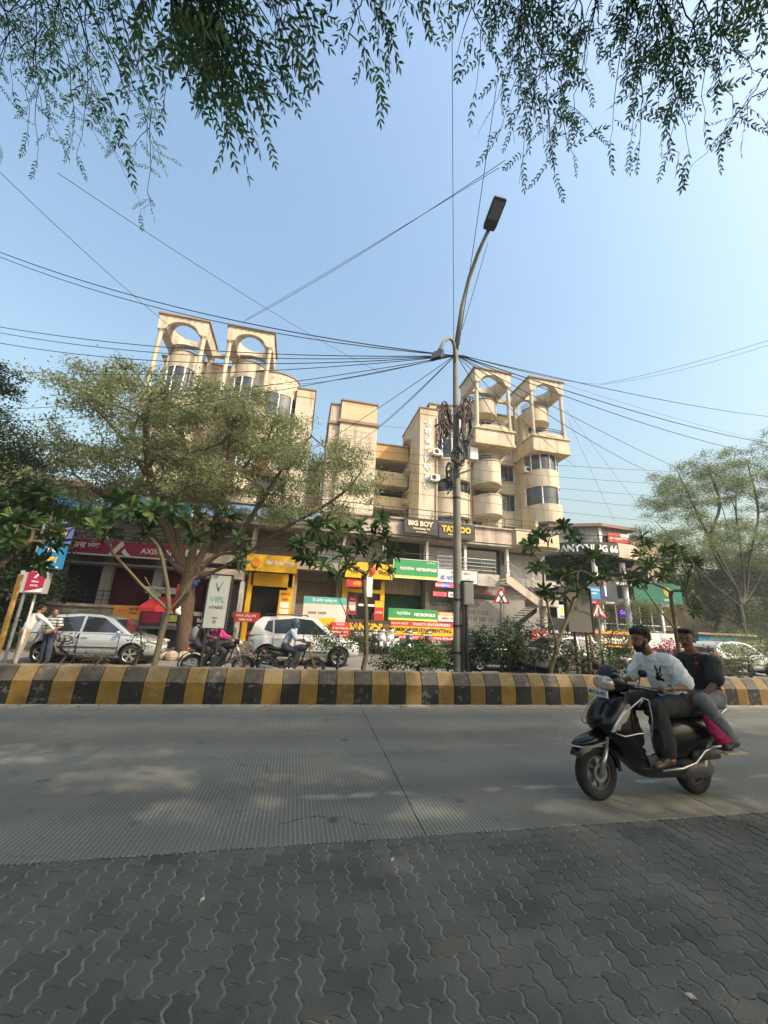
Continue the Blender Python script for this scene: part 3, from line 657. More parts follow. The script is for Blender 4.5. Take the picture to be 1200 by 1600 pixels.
board('hoarding', 'plain cream hoarding at the right end of the parapet', 13.95, 17.2, 22.7, 7.05, 7.95, sig('cream', (.62, .50, .33)), [('OFFICE SPACE', 15.4, 7.55, .2, mat('faded_letters', (.50, .38, .24), .7))])
board('shop_sign', 'teal and cream board of a clothing shop in front of the brown shutter', .42, 2.75, 21.9, .95, 2.85, sig('cream2', (.66, .62, .55)),
      [('दि अमेय कलेक्शन', 1.55, 2.66, .24, M_TXW, dict(maxw=2.1)), ('SAREE  DRESS', 1.2, 2.0, .12, M_TXG)], strips=[(.42, 2.75, 2.48, 2.85, S_TEAL), (.42, .95, .95, 1.6, S_ORG), (1.3, 2.2, .95, 1.75, S_YEL)])
board('shop_sign', 'red shop board with white lines left of the black garment banner', 1.95, 3.0, 21.7, .72, 1.55, S_RED, [('SALON', 2.48, 1.45, .1, M_TXW), ('FAMILY SALON', 2.48, 1.25, .1, M_TXW), ('MENS BEAUTY', 2.48, 1.05, .1, M_TXW), ('FIRST FLOOR', 2.48, .86, .09, M_TXW)])
board('shop_sign', 'small red board below the yellow shop door', -3.1, -1.75, 21.8, 1.35, 1.85, S_RED, [('HIRA SALON', -2.45, 1.68, .13, M_TXW), ('PARLOUR', -2.45, 1.48, .11, M_TXW)])
board('shop_banner', 'black event shop banner with white letters left of the yellow doorway', -5.1, -3.0, 21.6, .75, 1.55, M_BLACK, [('RAVI GUPTA', -4.0, 1.34, .19, M_TXW, dict(maxw=1.5)), ('EVENT & DJ', -4.1, 1.02, .22, M_TXW, dict(maxw=1.6))])
board('standing_board', 'tall narrow red board beside the black EVENT banner', -5.85, -5.15, 21.3, .2, 3.05, S_RED, [(s, -5.5, 2.85-i*.3, .1, M_TXW, dict(maxw=.55)) for i, s in enumerate(('STUDIO', 'PHOTO', 'VIDEO', 'ALBUM', 'FRAME', 'PRINT', 'PASSPORT'))])
board('name_plate', 'narrow white name strip above the black EVENT banner', -7.3, -5.9, 21.5, 2.55, 2.85, S_WHT, [('MOBILE REPAIR', -6.6, 2.72, .1, M_TXK), ('DTP SERVICE', -6.6, 2.6, .08, M_TXK)])
for x0, x1, z0, z1, m_, tx, lb in ((-8.15, -7.05, 1.28, 1.86, S_ORG, [('BEST', -7.35, 1.74, .12, M_TXK), ('TAXI', -7.35, 1.56, .12, M_TXK), ('ज्यूस सेंटर', -7.8, 1.66, .1, M_TXR, dict(maxw=.5))], 'orange taxi board at the left of the food stall boards'),
        (-7.0, -6.05, 1.0, 1.8, S_BRN, [('DOSA', -6.55, 1.72, .09, M_TXW)], 'brown food board with a dark red dish picture left of the umbrella'),
        (-5.95, -4.7, 1.05, 1.6, M_BLACK, [('BURGER POINT', -5.4, 1.12, .1, M_TXW)], 'black food board under the red umbrella'),
        (-4.2, -3.3, .9, 1.75, S_WHT, [('SNACKS', -3.75, 1.4, .12, M_TXR)], 'white food board right of the thick tree trunk')):
    sp = []
    if m_ is S_BRN: sp = [(-6.9, -6.15, 1.15, 1.6, S_MAR)]
    if m_ is M_BLACK: sp = [(-5.85, -5.4, 1.25, 1.55, S_LIME), (-5.3, -4.8, 1.25, 1.55, S_ORG)]
    board('food_board', lb, x0, x1, 20.6, z0, z1, m_, tx, strips=sp)
board('board', 'white wall board at the far left above the platform', -6.1, -5.2, 22.5, 4.6, 5.0, S_WHT)
# red umbrella and stall
u = empty('umbrella', (-5.35, 18.2, .08), 0, 'red parasol over the food stall beside the thick tree trunk', 'umbrella')
b_ = MB(); pr = []; N = 8
for k, (r_, z) in enumerate(((0.02, 2.22), (.35, 2.16), (.7, 2.0), (1.02, 1.72), (1.04, 1.60))):
    pr.append([(r_*math.cos(2*math.pi*j/N)*1., r_*math.sin(2*math.pi*j/N), z+.03*(k == 3)*(j % 2)) for j in range(N)])
b_.loft(pr, cap=False); b_.loft([[(x*.985, y, z-.012) for x, y, z in q] for q in pr], cap=False)
b_.build('canopy', mat('red_cloth', (.50, .03, .035), .8, trans=.25), u)
b_ = MB(); b_.tube([(0, 0, 0), (0, 0, 2.2)], .022, 8); b_.build('pole', M_STEEL, u)
b_ = MB(); [b_.tube([(0, 0, 1.95), (1.0*math.cos(a), 1.0*math.sin(a), 1.74)], .008, 5) for a in np.arange(8)*math.pi/4]; b_.build('ribs', M_STEEL, u)
ca = empty('food_cart', (-5.6, 19.2, 0), 0, 'low food cart with a steel counter under the red parasol', 'cart')
b_ = MB(); b_.box(-.9, .9, -.4, .4, .35, .95); b_.build('body', M_BLACK, ca, bevel=.02)
b_ = MB(); b_.box(-1, 1, -.45, .45, .96, 1.0); b_.build('counter', M_STEEL, ca)
for sx in (-.7, .7):
    b_ = MB(); b_.lathe([(0, -.03), (.22, -.03), (.25, 0), (.22, .03), (0, .03)], 18, (sx, -.44, .25), 'y'); b_.build('wheel', M_BLACK, ca)

# AC units and dish
def ac(x, y, z, face=0, s=1.0):
    r = empty('ac_unit', (x, y, z), face, None, 'AC unit')
    b_ = MB(); b_.box(-.4*s, .4*s, -.16, .16, 0, .55*s); b_.build('casing', M_WHITE, r, bevel=.02)
    b_ = MB(); b_.lathe([(0, -.005), (.2*s, -.005), (.2*s, 0)], 18, (-.1, -.165, .28*s), 'y'); [b_.bar((-.1, -.175, .28*s), (-.1+.2*s*math.cos(a), -.175, .28*s+.2*s*math.sin(a)), .02, .01) for a in np.arange(6)*math.pi/3]
    b_.build('fan_grille', M_BLACK, r)
    b_ = MB(); b_.box(-.35*s, -.3*s, -.15, .3, -.05, 0); b_.box(.3*s, .35*s, -.15, .3, -.05, 0); b_.build('bracket', M_RAIL, r)
    return r
# ------------------------------------------------------------------ blocks of flats behind the shops
def bool_frame():
    W, D, Hh = 3.55, 3.2, 1.40
    def tmp(mb):
        me = mb.mesh('t', M_CREAM); bm = bmesh.new(); bm.from_mesh(me); bmesh.ops.remove_doubles(bm, verts=bm.verts, dist=1e-5); bmesh.ops.recalc_face_normals(bm, faces=bm.faces); bm.to_mesh(me); bm.free()
        o = bpy.data.objects.new('t', me); COL.objects.link(o); return o
    a = MB(); a.box(0, W, 0, D, 0, Hh); A_ = tmp(a)
    b_ = MB(); P = [(.42, -.2), (.42, .02), (.58, .12)]+[(W/2-1.15*math.cos(t), .12+.78*math.sin(t)) for t in np.linspace(.12, math.pi-.12, 16)]+[(W-.58, .12), (W-.42, .02), (W-.42, -.2)]
    b_.prism(P, 'y', -.5, D+.5); B_ = tmp(b_)
    c = MB(); c.lathe([(0, -1), (1.22, -1), (1.22, 3), (0, 3)], 32, (W/2, D/2, 0)); C_ = tmp(c)
    d = MB(); d.prism([(.45, -.2), (.45, .1)]+[(D/2-1.05*math.cos(t), .1+.55*math.sin(t)) for t in np.linspace(.12, math.pi-.12, 12)]+[(D-.45, .1), (D-.45, -.2)], 'x', -.5, W+.5); D_ = tmp(d)
    for q in (B_, C_):
        bpy.context.view_layer.update()
        md = A_.modifiers.new('b', 'BOOLEAN'); md.operation = 'DIFFERENCE'; md.object = q; md.solver = 'EXACT'
    bpy.context.view_layer.update()
    me = bpy.data.meshes.new_from_object(A_.evaluated_get(bpy.context.evaluated_depsgraph_get()))
    for o in (A_, B_, C_, D_): bpy.data.objects.remove(o)
    me.name = 'roof_frame'; return me
FR = bool_frame()
M_WIN = glass('window_glass', (.035, .045, .055), .08)
class Apt:
    def __init__(s, name, label, ox, dr, cat='apartment building'):
        s.r = empty(name, (ox, 28, 0), 0, label, cat); s.ox = ox; s.dr = dr
    def X(s, u): return s.ox+s.dr*u
    def box(s, name, m, u0, u1, *b, **k):
        a, c = sorted((s.X(u0), s.X(u1))); return boxp(name, m, s.r, a, c, *b, **k)
    def half(s, name, m, u0, u1, y0, ry, z0, z1, n=16, e=0.0, parent=None):
        """half ellipse prism bulging towards -Y"""
        a, c = sorted((s.X(u0), s.X(u1))); cx = (a+c)/2; rx = (c-a)/2+e; ry += e
        P = [(cx-rx*math.cos(t), y0-ry*math.sin(t)) for t in np.linspace(0, math.pi, n+8)]
        b_ = MB(); b_.prism(P, 'z', z0, z1); return part(name, m, b_, s.r, smooth=True, angle=40)
    def rail(s, u0, u1, y0, ry, z0, h, m=None, n=14, bars=1.0):
        a, c = sorted((s.X(u0), s.X(u1))); cx = (a+c)/2; rx = (c-a)/2
        P = [Vector((cx-rx*math.cos(t), y0-ry*math.sin(t), z0)) for t in np.linspace(0, math.pi, n)]
        b_ = MB()
        for j in (.02, .5, 1): b_.tube([p+Vector((0, 0, h*j)) for p in P], .025, 5)
        for p in P: b_.tube([p, p+Vector((0, 0, h))], .018, 4)
        for p, q in zip(P, P[1:]): q2 = (p+q)/2; b_.tube([q2, q2+Vector((0, 0, h))], .014, 4)
        return part('railing', m or M_RAIL, b_, s.r)
    def window(s, u0, u1, y, z0, z1, cols=3, rows=1, grill=False, chajja=True, m=None):
        a, c = sorted((s.X(u0), s.X(u1))); b_ = MB(); e = .05
        b_.box(a-e, c+e, y-.06, y-.002, z1, z1+e); b_.box(a-e, c+e, y-.06, y-.002, z0-e, z0)
        b_.box(a-e, a, y-.06, y-.002, z0, z1); b_.box(c, c+e, y-.06, y-.002, z0, z1)
        for i in range(1, cols): x = a+(c-a)*i/cols; b_.box(x-.02, x+.02, y-.05, y-.004, z0, z1)
        for i in range(1, rows): z = z0+(z1-z0)*i/rows; b_.box(a, c, y-.048, y-.006, z-.02, z+.02)
        o = part('window', m or M_WHITE, b_, s.r)
        g = MB(); g.box(a, c, y-.022, y-.012, z0, z1); q = g.build('pane', M_WIN, o); q.location = (0, 0, 0)
        if grill:
            g = MB()
            for i in range(1, 9): x = a+(c-a)*i/9; g.box(x-.012, x+.012, y-.12, y-.10, z0, z1)
            for i in range(0, 5): z = z0+(z1-z0)*i/4; g.box(a, c, y-.13, y-.11, z-.012, z+.012)
            g.build('grille', M_RAIL, o)
        if chajja: s.box('window_hood', M_CREAM, u0-.1, u1+.1, y-.45, y-.003, z1+.07, z1+.15)
    def dots(s, u0, u1, y, z, n=7, sz=.11):
        b_ = MB()
        for i in range(n):
            x = s.X(u0+(u1-u0)*(i+.5)/n); b_.box(x-sz/2, x+sz/2, y-.006, y+.02, z-sz/2, z+sz/2)
        part('frieze_holes', M_TRIM, b_, s.r)
    def glazing(s, u0, u1, y0, ry, z0, z1, n=4):
        a, c = sorted((s.X(u0), s.X(u1))); cx = (a+c)/2; rx = (c-a)/2
        s.half('curved_glazing', M_WIN, u0, u1, y0, ry, z0, z1, e=-.05)
        b_ = MB()
        for t in np.linspace(.04, math.pi-.04, n+1):
            x, y = cx-rx*math.cos(t), y0-ry*math.sin(t); b_.tube([(x, y, z0), (x, y, z1)], .06, 6)
        part('mullions', M_WHITE, b_, s.r)
def frame_unit(B, a, b_, yf, zf, ledge, glazed, side):
    # roof frame on columns
    o = bpy.data.objects.new('roof_frame', FR); COL.objects.link(o); setpar(o, B.r)
    x0 = min(B.X(a), B.X(b_)); o.location = Vector((x0, yf, zf))-B.r.location
    x1 = x0+3.55
    cp = MB(); cp.box(x0-.12, x1+.12, yf-.12, yf+.02, zf+1.30, zf+1.44); cp.box(x0-.12, x1+.12, yf+3.18, yf+3.32, zf+1.30, zf+1.44)
    cp.box(x0-.12, x0+.02, yf+.02, yf+3.18, zf+1.30, zf+1.44); cp.box(x1-.02, x1+.12, yf+.02, yf+3.18, zf+1.30, zf+1.44); part('cornice', M_TRIM, cp, B.r)
    d = MB()
    for i in range(6): x = x0+.5+i*.51; d.box(x-.06, x+.06, yf-.006, yf+.02, zf+1.08, zf+1.18)
    for i in range(6):
        y = yf+.4+i*.48
        d.box(x0-.006, x0+.02, y-.06, y+.06, zf+1.08, zf+1.18); d.box(x1-.02, x1+.006, y-.06, y+.06, zf+1.08, zf+1.18)
    part('frieze_holes', M_TRIM, d, B.r)
    for x in (x0+.22, x1-.22):
        c = MB(); c.lathe([(.25, ledge), (.25, ledge+.25), (.17, ledge+.32), (.165, zf-.16), (.22, zf-.1), (.24, zf-.003)], 16, (x, yf+.25, 0)); part('column', M_CREAM, c, B.r, smooth=True, angle=35)
        c = MB(); c.box(x-.16, x+.16, yf+2.75, yf+3.1, ledge, zf-.003); part('pillar', M_CREAM, c, B.r)
    m0, m1 = (a+.42, b_-.55) if side > 0 else (a+.55, b_-.42)
    B.half('curved_balcony', M_CREAM, m0, m1, yf+2.2, 1.35, zf-2.45, zf-1.05)
    B.half('balcony_rim', M_TRIM, m0, m1, yf+2.2, 1.35, zf-1.05+.003, zf-.97, e=.06)
    B.rail(m0, m1, yf+2.2, 1.3, zf-.95, .5)
    B.box('penthouse_wall', M_CREAM, m0, m1, yf+2.21, yf+3.2, 15, zf-1.2)
    if glazed:
        B.half('curved_wall', M_CREAM, m0, m1, yf+2.2, 1.32, ledge-2, zf-4.9); B.glazing(m0, m1, yf+2.2, 1.32, zf-4.9, zf-2.46, 5)
    else:
        B.window((a+b_)/2-.8, (a+b_)/2+.8, yf+2.2, ledge+.1, ledge+1.9, 3, chajja=False)
    # projecting ledge with cap
    B.box('ledge', M_CREAM, a-.05, b_+.05, yf, yf+3.2, ledge-1.35, ledge-.16)
    B.box('ledge_cap', M_CREAM2, a-.16, b_+.16, yf-.12, yf+3.2, ledge-.155, ledge-.003)
    B.box('ledge_skirting', M_CREAM2, a-.12, b_+.12, yf-.08, yf+3.2, ledge-1.55, ledge-1.353)
    if not glazed:
        B.half('terrace_parapet', M_CREAM, a+.5, b_-.5, yf+.1, .25, ledge, ledge+.28); B.rail(a+.5, b_-.5, yf+.1, .2, ledge+.28, .45)

R = Apt('apartment_building', 'cream block of flats with vertical Devanagari letters and curved balconies, behind the right shops', 8.9, 1)
yf = 27.5; zf = 22.8
R.box('wall', M_CREAM, 1.6, 13.9, 30.8, 40, 7.8, 21.3)
R.box('roof_parapet', M_CREAM2, 1.6, 13.9, 30.75, 30.95, 21.3, 21.75); R.box('cornice', M_TRIM, 1.5, 14.0, 30.65, 40, 21.76, 21.9)
R.dots(8.5, 10, 30.75, 21.5, 4)
a1, b1, a2, b2 = 4.72, 8.27, 10.2, 13.75
frame_unit(R, a1, b1, yf, zf, 18.25, False, 1); frame_unit(R, a2, b2, yf, zf+.12, 18.35, False, 1)
R.box('roof_beam', M_CREAM2, b1, a2, yf+2.6, yf+2.9, zf+.05, zf+.4)
# unit A balconies
R.box('bay_wall', M_CREAM, a1+.1, b1-.5, 29.3, 30.8, 7.8, 16.7)
for z0, z1 in ((13.25, 15.25), (10.55, 12.15)):
    R.half('curved_balcony', M_CREAM, a1+.05, b1-.75, 29.3, 1.9, z0, z1); R.half('balcony_rim', M_CREAM2, a1+.05, b1-.75, 29.3, 1.9, z1+.002, z1+.08, e=.05)
R.rail(a1+.1, b1-.8, 29.3, 1.85, 15.33, .5, M_STEEL); R.rail(a1+.1, b1-.8, 29.3, 1.85, 12.23, .45)
R.window(a1+.5, b1-1.2, 29.3, 13.6+1.9, 16.6, 2, chajja=False); R.box('door', M_WIN, a1+.6, a1+1.9, 29.25, 29.298, 10.6, 13.1); R.box('door', M_WIN, a1+1.9, a1+2.7, 29.24, 29.298, 8.0, 10.1)
R.box('window_box', M_WHITE, a1-.35, a1+.35, 28.0, 28.6, 15.4, 16.5)
R.window(a1+.3, a1+1.2, 29.3, 8.9, 10.2, 2, grill=True, chajja=False)
# gap windows
for z in (14.9, 12.0, 8.9): R.window(8.55, 10.0, 30.8, z, z+1.45, 3, grill=True)
R.window(8.9, 9.8, 30.8, 17.7, 19.7, 2, grill=True)
# unit B enclosed balconies
R.box('bay_wall', M_CREAM, a2+.1, b2-.05, 29.4, 30.8, 7.8, 16.8)
R.glazing(a2+.1, b2-.25, 29.4, 1.5, 15.35, 16.8, 6); R.half('curved_balcony', M_CREAM, a2+.1, b2-.25, 29.4, 1.55, 13.75, 15.35)
R.glazing(a2+.1, b2-.25, 29.4, 1.5, 12.1, 13.74, 3); R.half('curved_balcony', M_CREAM, a2+.1, b2-.25, 29.4, 1.75, 10.5, 12.1)
R.box('door', M_WIN, a2+1.2, a2+2.0, 29.34, 29.398, 8.0, 10.2); R.box('pier', M_CREAM2, a2+.1, a2+.35, 28.2, 29.39, 7.8, 10.5)
R.box('door', M_WIN, a2+2.6, a2+3.2, 29.34, 29.398, 8.8, 10.2)
# bow
R.box('wall', M_CREAM, 1.62, 4.75, 29.0, 30.79, 7.8, 20.4)
def bow(B, u0, u1, y0, ry, items):
    for k, z0, z1 in items:
        if k == 'w': B.half('curved_wall', M_CREAM, u0, u1, y0, ry, z0, z1)
        if k == 'g': B.glazing(u0, u1, y0, ry, z0, z1, 5)
        if k == 'r': B.half('balcony_recess', M_GLASS, u0+.2, u1-.2, y0, ry*.35, z0, z1); B.rail(u0+.05, u1-.05, y0, ry, z0, .6)
        if k == 't': B.half('moulding', M_TRIM, u0, u1, y0, ry, z0, z1, e=.08)
        if k == 'c': B.half('moulding', M_CREAM2, u0, u1, y0, ry, z0, z1, e=.06)
        if k == 'd':
            a, c = sorted((B.X(u0), B.X(u1))); cx = (a+c)/2; rx = (c-a)/2; q = MB()
            for t in np.linspace(.25, math.pi-.25, 11): q.cbox((cx-rx*math.cos(t), y0-ry*math.sin(t), (z0+z1)/2), .10, .05, .10)
            part('frieze_holes', M_TRIM, q, B.r)
bow(R, 1.65, 4.7, 29.0, .95, [('w', 17.0, 20.2), ('d', 19.6, 19.9), ('t', 20.2, 20.32), ('g', 15.3, 17.0), ('c', 15.1, 15.3), ('w', 13.4, 15.1), ('d', 14.7, 14.9), ('r', 12.3, 13.4), ('c', 11.75, 11.9), ('d', 12.0, 12.2), ('w', 10.2, 11.75), ('w', 11.9, 12.3), ('r', 8.2, 10.2)])
# wing with letters
R.box('wing_wall', M_CREAM, 0, 1.6, 28.5, 34.2, 7.8, 19.2); R.box('wing_parapet', M_CREAM2, -.03, 1.6, 28.46, 34.23, 19.2, 19.75); R.box('cornice', M_TRIM, -.1, 1.62, 28.38, 34.3, 19.76, 19.87)
b_ = MB()
for i, s in enumerate(('श्री', 'ग', 'णे', 'श', 'वि', 'घ्न', 'ह', 'र्ता')):
    put_text(b_, s, 9.6, 18.35-i*.82, .62, 28.44, maxw=.70, fat=.035, thick=.03)
part('wall_letters', M_TXW, b_, R.r)
for z in (16.3, 13.2, 10.2):   # side windows facing -X
    x = R.X(0); y0 = 31.2
    q = MB(); q.box(x-.03, x-.002, y0, y0+1.1, z, z+1.5); o = part('window', M_WHITE, q, R.r)
    q = MB(); q.box(x-.045, x-.032, y0+.08, y0+1.02, z+.08, z+1.42); q.build('pane', M_WIN, o)
    q = MB(); q.box(x-.5, x-.003, y0-.15, y0+1.25, z+1.62, z+1.75); part('window_hood', M_CREAM2, q, R.r)
    q = MB(); q.box(x-.10, x-.003, y0-.12, y0+1.22, z-.22, z-.1); part('window_sill', M_CREAM2, q, R.r)
q = MB(); q.tube([(10.35, 28.42, 8.1), (10.35, 28.42, 19)], .05, 6); q.tube([(13.3, 28.2, 8), (13.3, 28.2, 16.5)], .05, 6); part('drain_pipe', M_TRIM, q, R.r)
for i, (x, y, z, lb) in enumerate(((10.15, 28.2, 13.0, 'AC unit on the wall beside the lowest Devanagari wall letters'), (10.35, 28.2, 15.35, 'AC unit under the curved glazed windows left of the lamp pole'), (19.3, 28.9, 15.2, 'AC unit left of the enclosed balcony windows of the right tower'),
                  (23.0, 31.6, 15.8, 'upper AC unit at the right edge of the right tower'), (23.0, 31.6, 12.8, 'lower AC unit at the right edge of the right tower'))):
    tag(ac(x, y, z, math.pi/2 if y > 31 else 0), lb, 'AC unit', 'AC units on the cream flats')

L = Apt('apartment_building', 'cream block of flats with two arched roof frames behind the big tree at left', -.2, -1)
yf2 = 28.0
L.box('wall', M_CREAM, 3.6, 12.6, 31.0, 40, 7.8, 21.9); L.box('cornice', M_TRIM, 3.5, 12.8, 30.85, 40, 22.2, 22.33); L.box('roof_parapet', M_CREAM2, 3.6, 12.6, 30.95, 31.15, 21.9, 22.2)
frame_unit(L, 3.75, 7.3, yf2, 22.75, 17.6, True, 1); frame_unit(L, 8.8, 12.35, yf2, 22.7, 17.5, True, 1)
L.box('roof_beam', M_CREAM2, 7.3, 8.8, yf2+2.7, yf2+3.0, 22.95, 23.25); L.dots(7.4, 8.9, 30.95, 21.9, 4)
bow(L, 1.4, 5.4, 29.9, 1.3, [('w', 19.1, 20.9), ('d', 20.3, 20.6), ('t', 20.9, 21.02), ('g', 17.0, 19.1), ('c', 16.8, 17.0), ('w', 15.0, 16.8), ('r', 13.8, 15.0), ('w', 12.2, 13.8), ('r', 10.8, 12.2), ('w', 8.9, 10.8)])
L.box('wall', M_CREAM, 1.45, 5.4, 29.9, 31, 7.8, 20.6)
L.box('wing_wall', M_CREAM, 0, 1.45, 29.0, 36, 7.8, 19.3); L.box('wing_parapet', M_CREAM2, -.03, 1.45, 28.96, 36.03, 19.3, 20.0); L.box('cornice', M_TRIM, -.1, 1.5, 28.88, 36.1, 20.01, 20.12)
for a, b_ in ((3.75, 7.3), (8.8, 12.35)):
    L.box('bay_wall', M_CREAM, a+.1, b_-.4, 29.6, 31, 7.8, 16)
    for z in (13.6, 10.6): L.half('curved_balcony', M_CREAM, a+.2, b_-.5, 29.6, 1.6, z, z+1.2); L.rail(a+.2, b_-.5, 29.6, 1.55, z+1.2, .4); L.window(a+.6, b_-.9, 29.6, z+1.3, z+2.4, 3, chajja=False)
cl = empty('laundry', (-3.6, 28.0, 12.5), 0, 'white, pink and red washing hung on a balcony behind the big tree', 'laundry')
for i, (x, c) in enumerate(((-5.4, (.7, .68, .7)), (-4.6, (.62, .55, .62)), (-3.8, (.6, .08, .15)), (-3.1, (.7, .5, .5)), (-2.5, (.1, .25, .2)))):
    b_ = MB(); pts = [(x+.7*k/6, 28.0+.05*math.sin(k*2.1+i)) for k in range(7)]
    b_.add([(a, y, 13.4) for a, y in pts]+[(a, y+.03, 12.3-.2*(i % 2)) for a, y in pts], [(k, k+1, k+8, k+7) for k in range(6)])
    part('cloth', mat('laundry%d' % i, c, .9), b_, cl)
# stair tower and open gallery between the two
T = Apt('stair_tower', 'tall plain cream tower with a dark band between the blocks of flats', 1.2, 1, 'tower')
T.box('wall', M_CREAM, .83, 3.88, 28.0, 33, 7.8, 17.0); T.box('wall', M_PINK, 0, .82, 28.35, 33, 7.8, 16.9)  # pinkish left strip paints in the weaker light on the tower's left side
T.box('band', M_TRIM, .70, 4.0, 27.85, 33.1, 17.003, 17.25); T.box('band', M_TRIM, -.1, .69, 28.2, 33.1, 16.92, 17.15)
T.box('upper_wall', M_CREAM2, .85, 3.8, 28.05, 32.9, 17.253, 19.0); T.box('upper_wall', M_PINK, .03, .83, 28.4, 32.9, 17.16, 18.7)  # pinkish strip again carries the left side's weaker light in its colour
T.box('cornice', M_TRIM, .76, 3.9, 27.95, 33, 19.003, 19.12); T.box('cornice', M_TRIM, -.05, .75, 28.3, 33, 18.71, 18.82); T.dots(1.1, 3.5, 28.05, 18.75, 11, .08)
b_ = MB()
for i in range(6): b_.box(1.2+1.3+i*.42, 1.2+1.3+i*.42+.02, 27.99, 28.0, 13.5, 16.4)
for i in range(7): b_.box(1.2+1.3, 1.2+3.4, 27.988, 27.998, 13.6+i*.46, 13.62+i*.46)
part('wall_joints', M_TRIM, b_, T.r)
Gl = Apt('gallery_block', 'ochre gallery block with dark openings between the tower and right flats', 5.1, 1, 'building')
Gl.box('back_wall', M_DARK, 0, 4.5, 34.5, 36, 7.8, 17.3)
for z0, z1 in ((16.1, 17.5), (13.6, 14.9), (11.4, 12.5), (7.8, 10.2)): Gl.box('parapet', M_ORANGE if z0 > 16 else M_CREAM2, 0, 4.5, 32.0, 32.2, z0, z1); Gl.box('floor_slab', M_CREAM2, 0, 4.5, 32.21, 34.49, z0, z0+.2)
Gl.box('coping', M_TRIM, 0, 4.5, 31.9, 36, 17.503, 17.6)
G2 = Apt('gallery_block', 'lower shaded gallery between the left flats and the stair tower', -.15, 1, 'building')
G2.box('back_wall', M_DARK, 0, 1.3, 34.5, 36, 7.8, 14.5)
for z0, z1 in ((13.2, 14.5), (10.4, 11.9), (7.8, 9.2)): G2.box('parapet', M_CREAM2, 0, 1.3, 32.0, 32.2, z0, z1)
# further block at the far left glimpsed through the tree
FL = Apt('apartment_building', 'pale building with a dark parapet glimpsed through the big tree at far left', -22, 1, 'building')
FL.box('wall', M_PINK, 0, 8.2, 27, 38, 0, 9.4); FL.box('coping', M_TRIM, -.1, 8.3, 26.9, 38, 9.4, 9.55); FL.window(2, 4, 27, 6.5, 8.2, 3); FL.window(5, 7, 27, 6.5, 8.2, 3)

# ------------------------------------------------------------------ cafe building at the corner
cf = empty('cafe_building', (24, 25, 0), 0, 'corner building with a dark curved fascia and a glazed ground floor', 'building')
def poly(name, m, P, z0, z1): b_ = MB(); b_.prism(P, 'z', z0, z1); return part(name, m, b_, cf)
curve = [(19.2, 26.2), (19.9, 25.2), (20.8, 24.6), (21.9, 24.3), (23.4, 24.2)]
back = [(30, 38), (19.2, 38)]
poly('fascia', S_CHAR, curve+[(23.4, 38), (19.2, 38)], 7.25, 8.2)
poly('fascia', M_PINK, [(23.41, 24.25), (25.0, 24.5), (26.6, 25.4), (27.4, 26.8), (27.4, 38), (23.41, 38)], 7.15, 8.25)
poly('floor_slab', M_DARK, [(19.4, 26.4), (21, 25), (25.5, 25), (27.2, 27), (27.2, 37), (19.4, 37)], 6.95, 7.14)
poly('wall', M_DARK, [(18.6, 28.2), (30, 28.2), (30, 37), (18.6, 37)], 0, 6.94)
poly('upper_wall', M_GREYW, [(20.5, 28), (23.7, 26.4), (27, 26.8), (27, 37), (20.5, 37)], 8.26, 10.0)
poly('roof', M_TRIM, [(20.2, 27.8), (23.7, 25.9), (27.6, 26.4), (27.6, 37), (20.2, 37)], 10.003, 10.25)
poly('upper_window', M_WHITE, [(23.72, 26.30), (24.0, 26.33), (24.0, 26.39), (23.72, 26.37)], 8.3, 9.95)
b_ = MB(); b_.box(24.1, 26.6, 26.2, 26.35, 8.35, 9.3); part('window_panel', M_GLASS, b_, cf)
b_ = MB()
vs, fs = text_mesh('ANYTHING 66', .04)
W = vs[:, 0].max(); Hh = vs[:, 1].max()
def on_curve(t):
    L_ = [0]
    for p, q in zip(curve, curve[1:]): L_.append(L_[-1]+math.dist(p, q))
    s = t*L_[-1]
    for i in range(len(L_)-1):
        if s <= L_[i+1] or i == len(L_)-2:
            k = (s-L_[i])/(L_[i+1]-L_[i]); p, q = curve[i], curve[i+1]; d = Vector((q[0]-p[0], q[1]-p[1])).normalized()
            return p[0]+(q[0]-p[0])*k+d.y*.05, p[1]+(q[1]-p[1])*k-d.x*.05
P = []
for p in vs: x, y = on_curve(.12+.86*p[0]/W); P.append((x, y, 7.42+p[1]/Hh*.58))
b_.add(P, fs); part('lettering', M_TXW, b_, cf)
railing(cf, [(20.6, 25.4, 8.25), (23.4, 24.5, 8.25), (25.0, 24.8, 8.25), (26.6, 25.7, 8.25)], .6, 2, 1.2, m=M_RAIL)
board('shop_sign', 'small red and white board above the dark curved fascia', 24.3, 26.3, 26.0, 8.75, 9.5, S_RED, [('RESTAURANT', 25.0, 9.05, .2, M_TXW, dict(maxw=1.1))], strips=[(25.5, 26.3, 9.1, 9.5, S_WHT)])
for x, y in ((21.8, 25.0), (24.6, 25.3)):
    b_ = MB(); b_.lathe([(.2, 0), (.2, 6.94)], 14, (x, y, 0)); part('column', M_WHITE, b_, cf, smooth=True)
poly('first_floor', M_GREYW, [(18.8, 26.6), (30, 26.6), (30, 28.19), (18.8, 28.19)], 3.85, 4.3)
for i in range(7):
    x = 22.6+i*1.12; b_ = MB(); b_.box(x-.05, x+.05, 26.7, 26.8, 1.9, 3.84); part('window_mullion', M_WHITE, b_, cf)
    if i < 6:
        b_ = MB(); b_.box(x+.055, x+1.06, 26.74, 26.76, 1.9, 3.84); part('window_pane', M_GLASS, b_, cf)
b_ = MB(); b_.box(22.3, 30, 26.4, 26.9, 1.0, 1.88); part('low_wall', M_GREYW, b_, cf)
railing(cf, [(22.3, 26.0, 1.5), (30, 26.0, 1.5)], .8, 2, 1.2)
pu = mat('purple_neon', (.22, .06, 1), .5, emit=2.2)
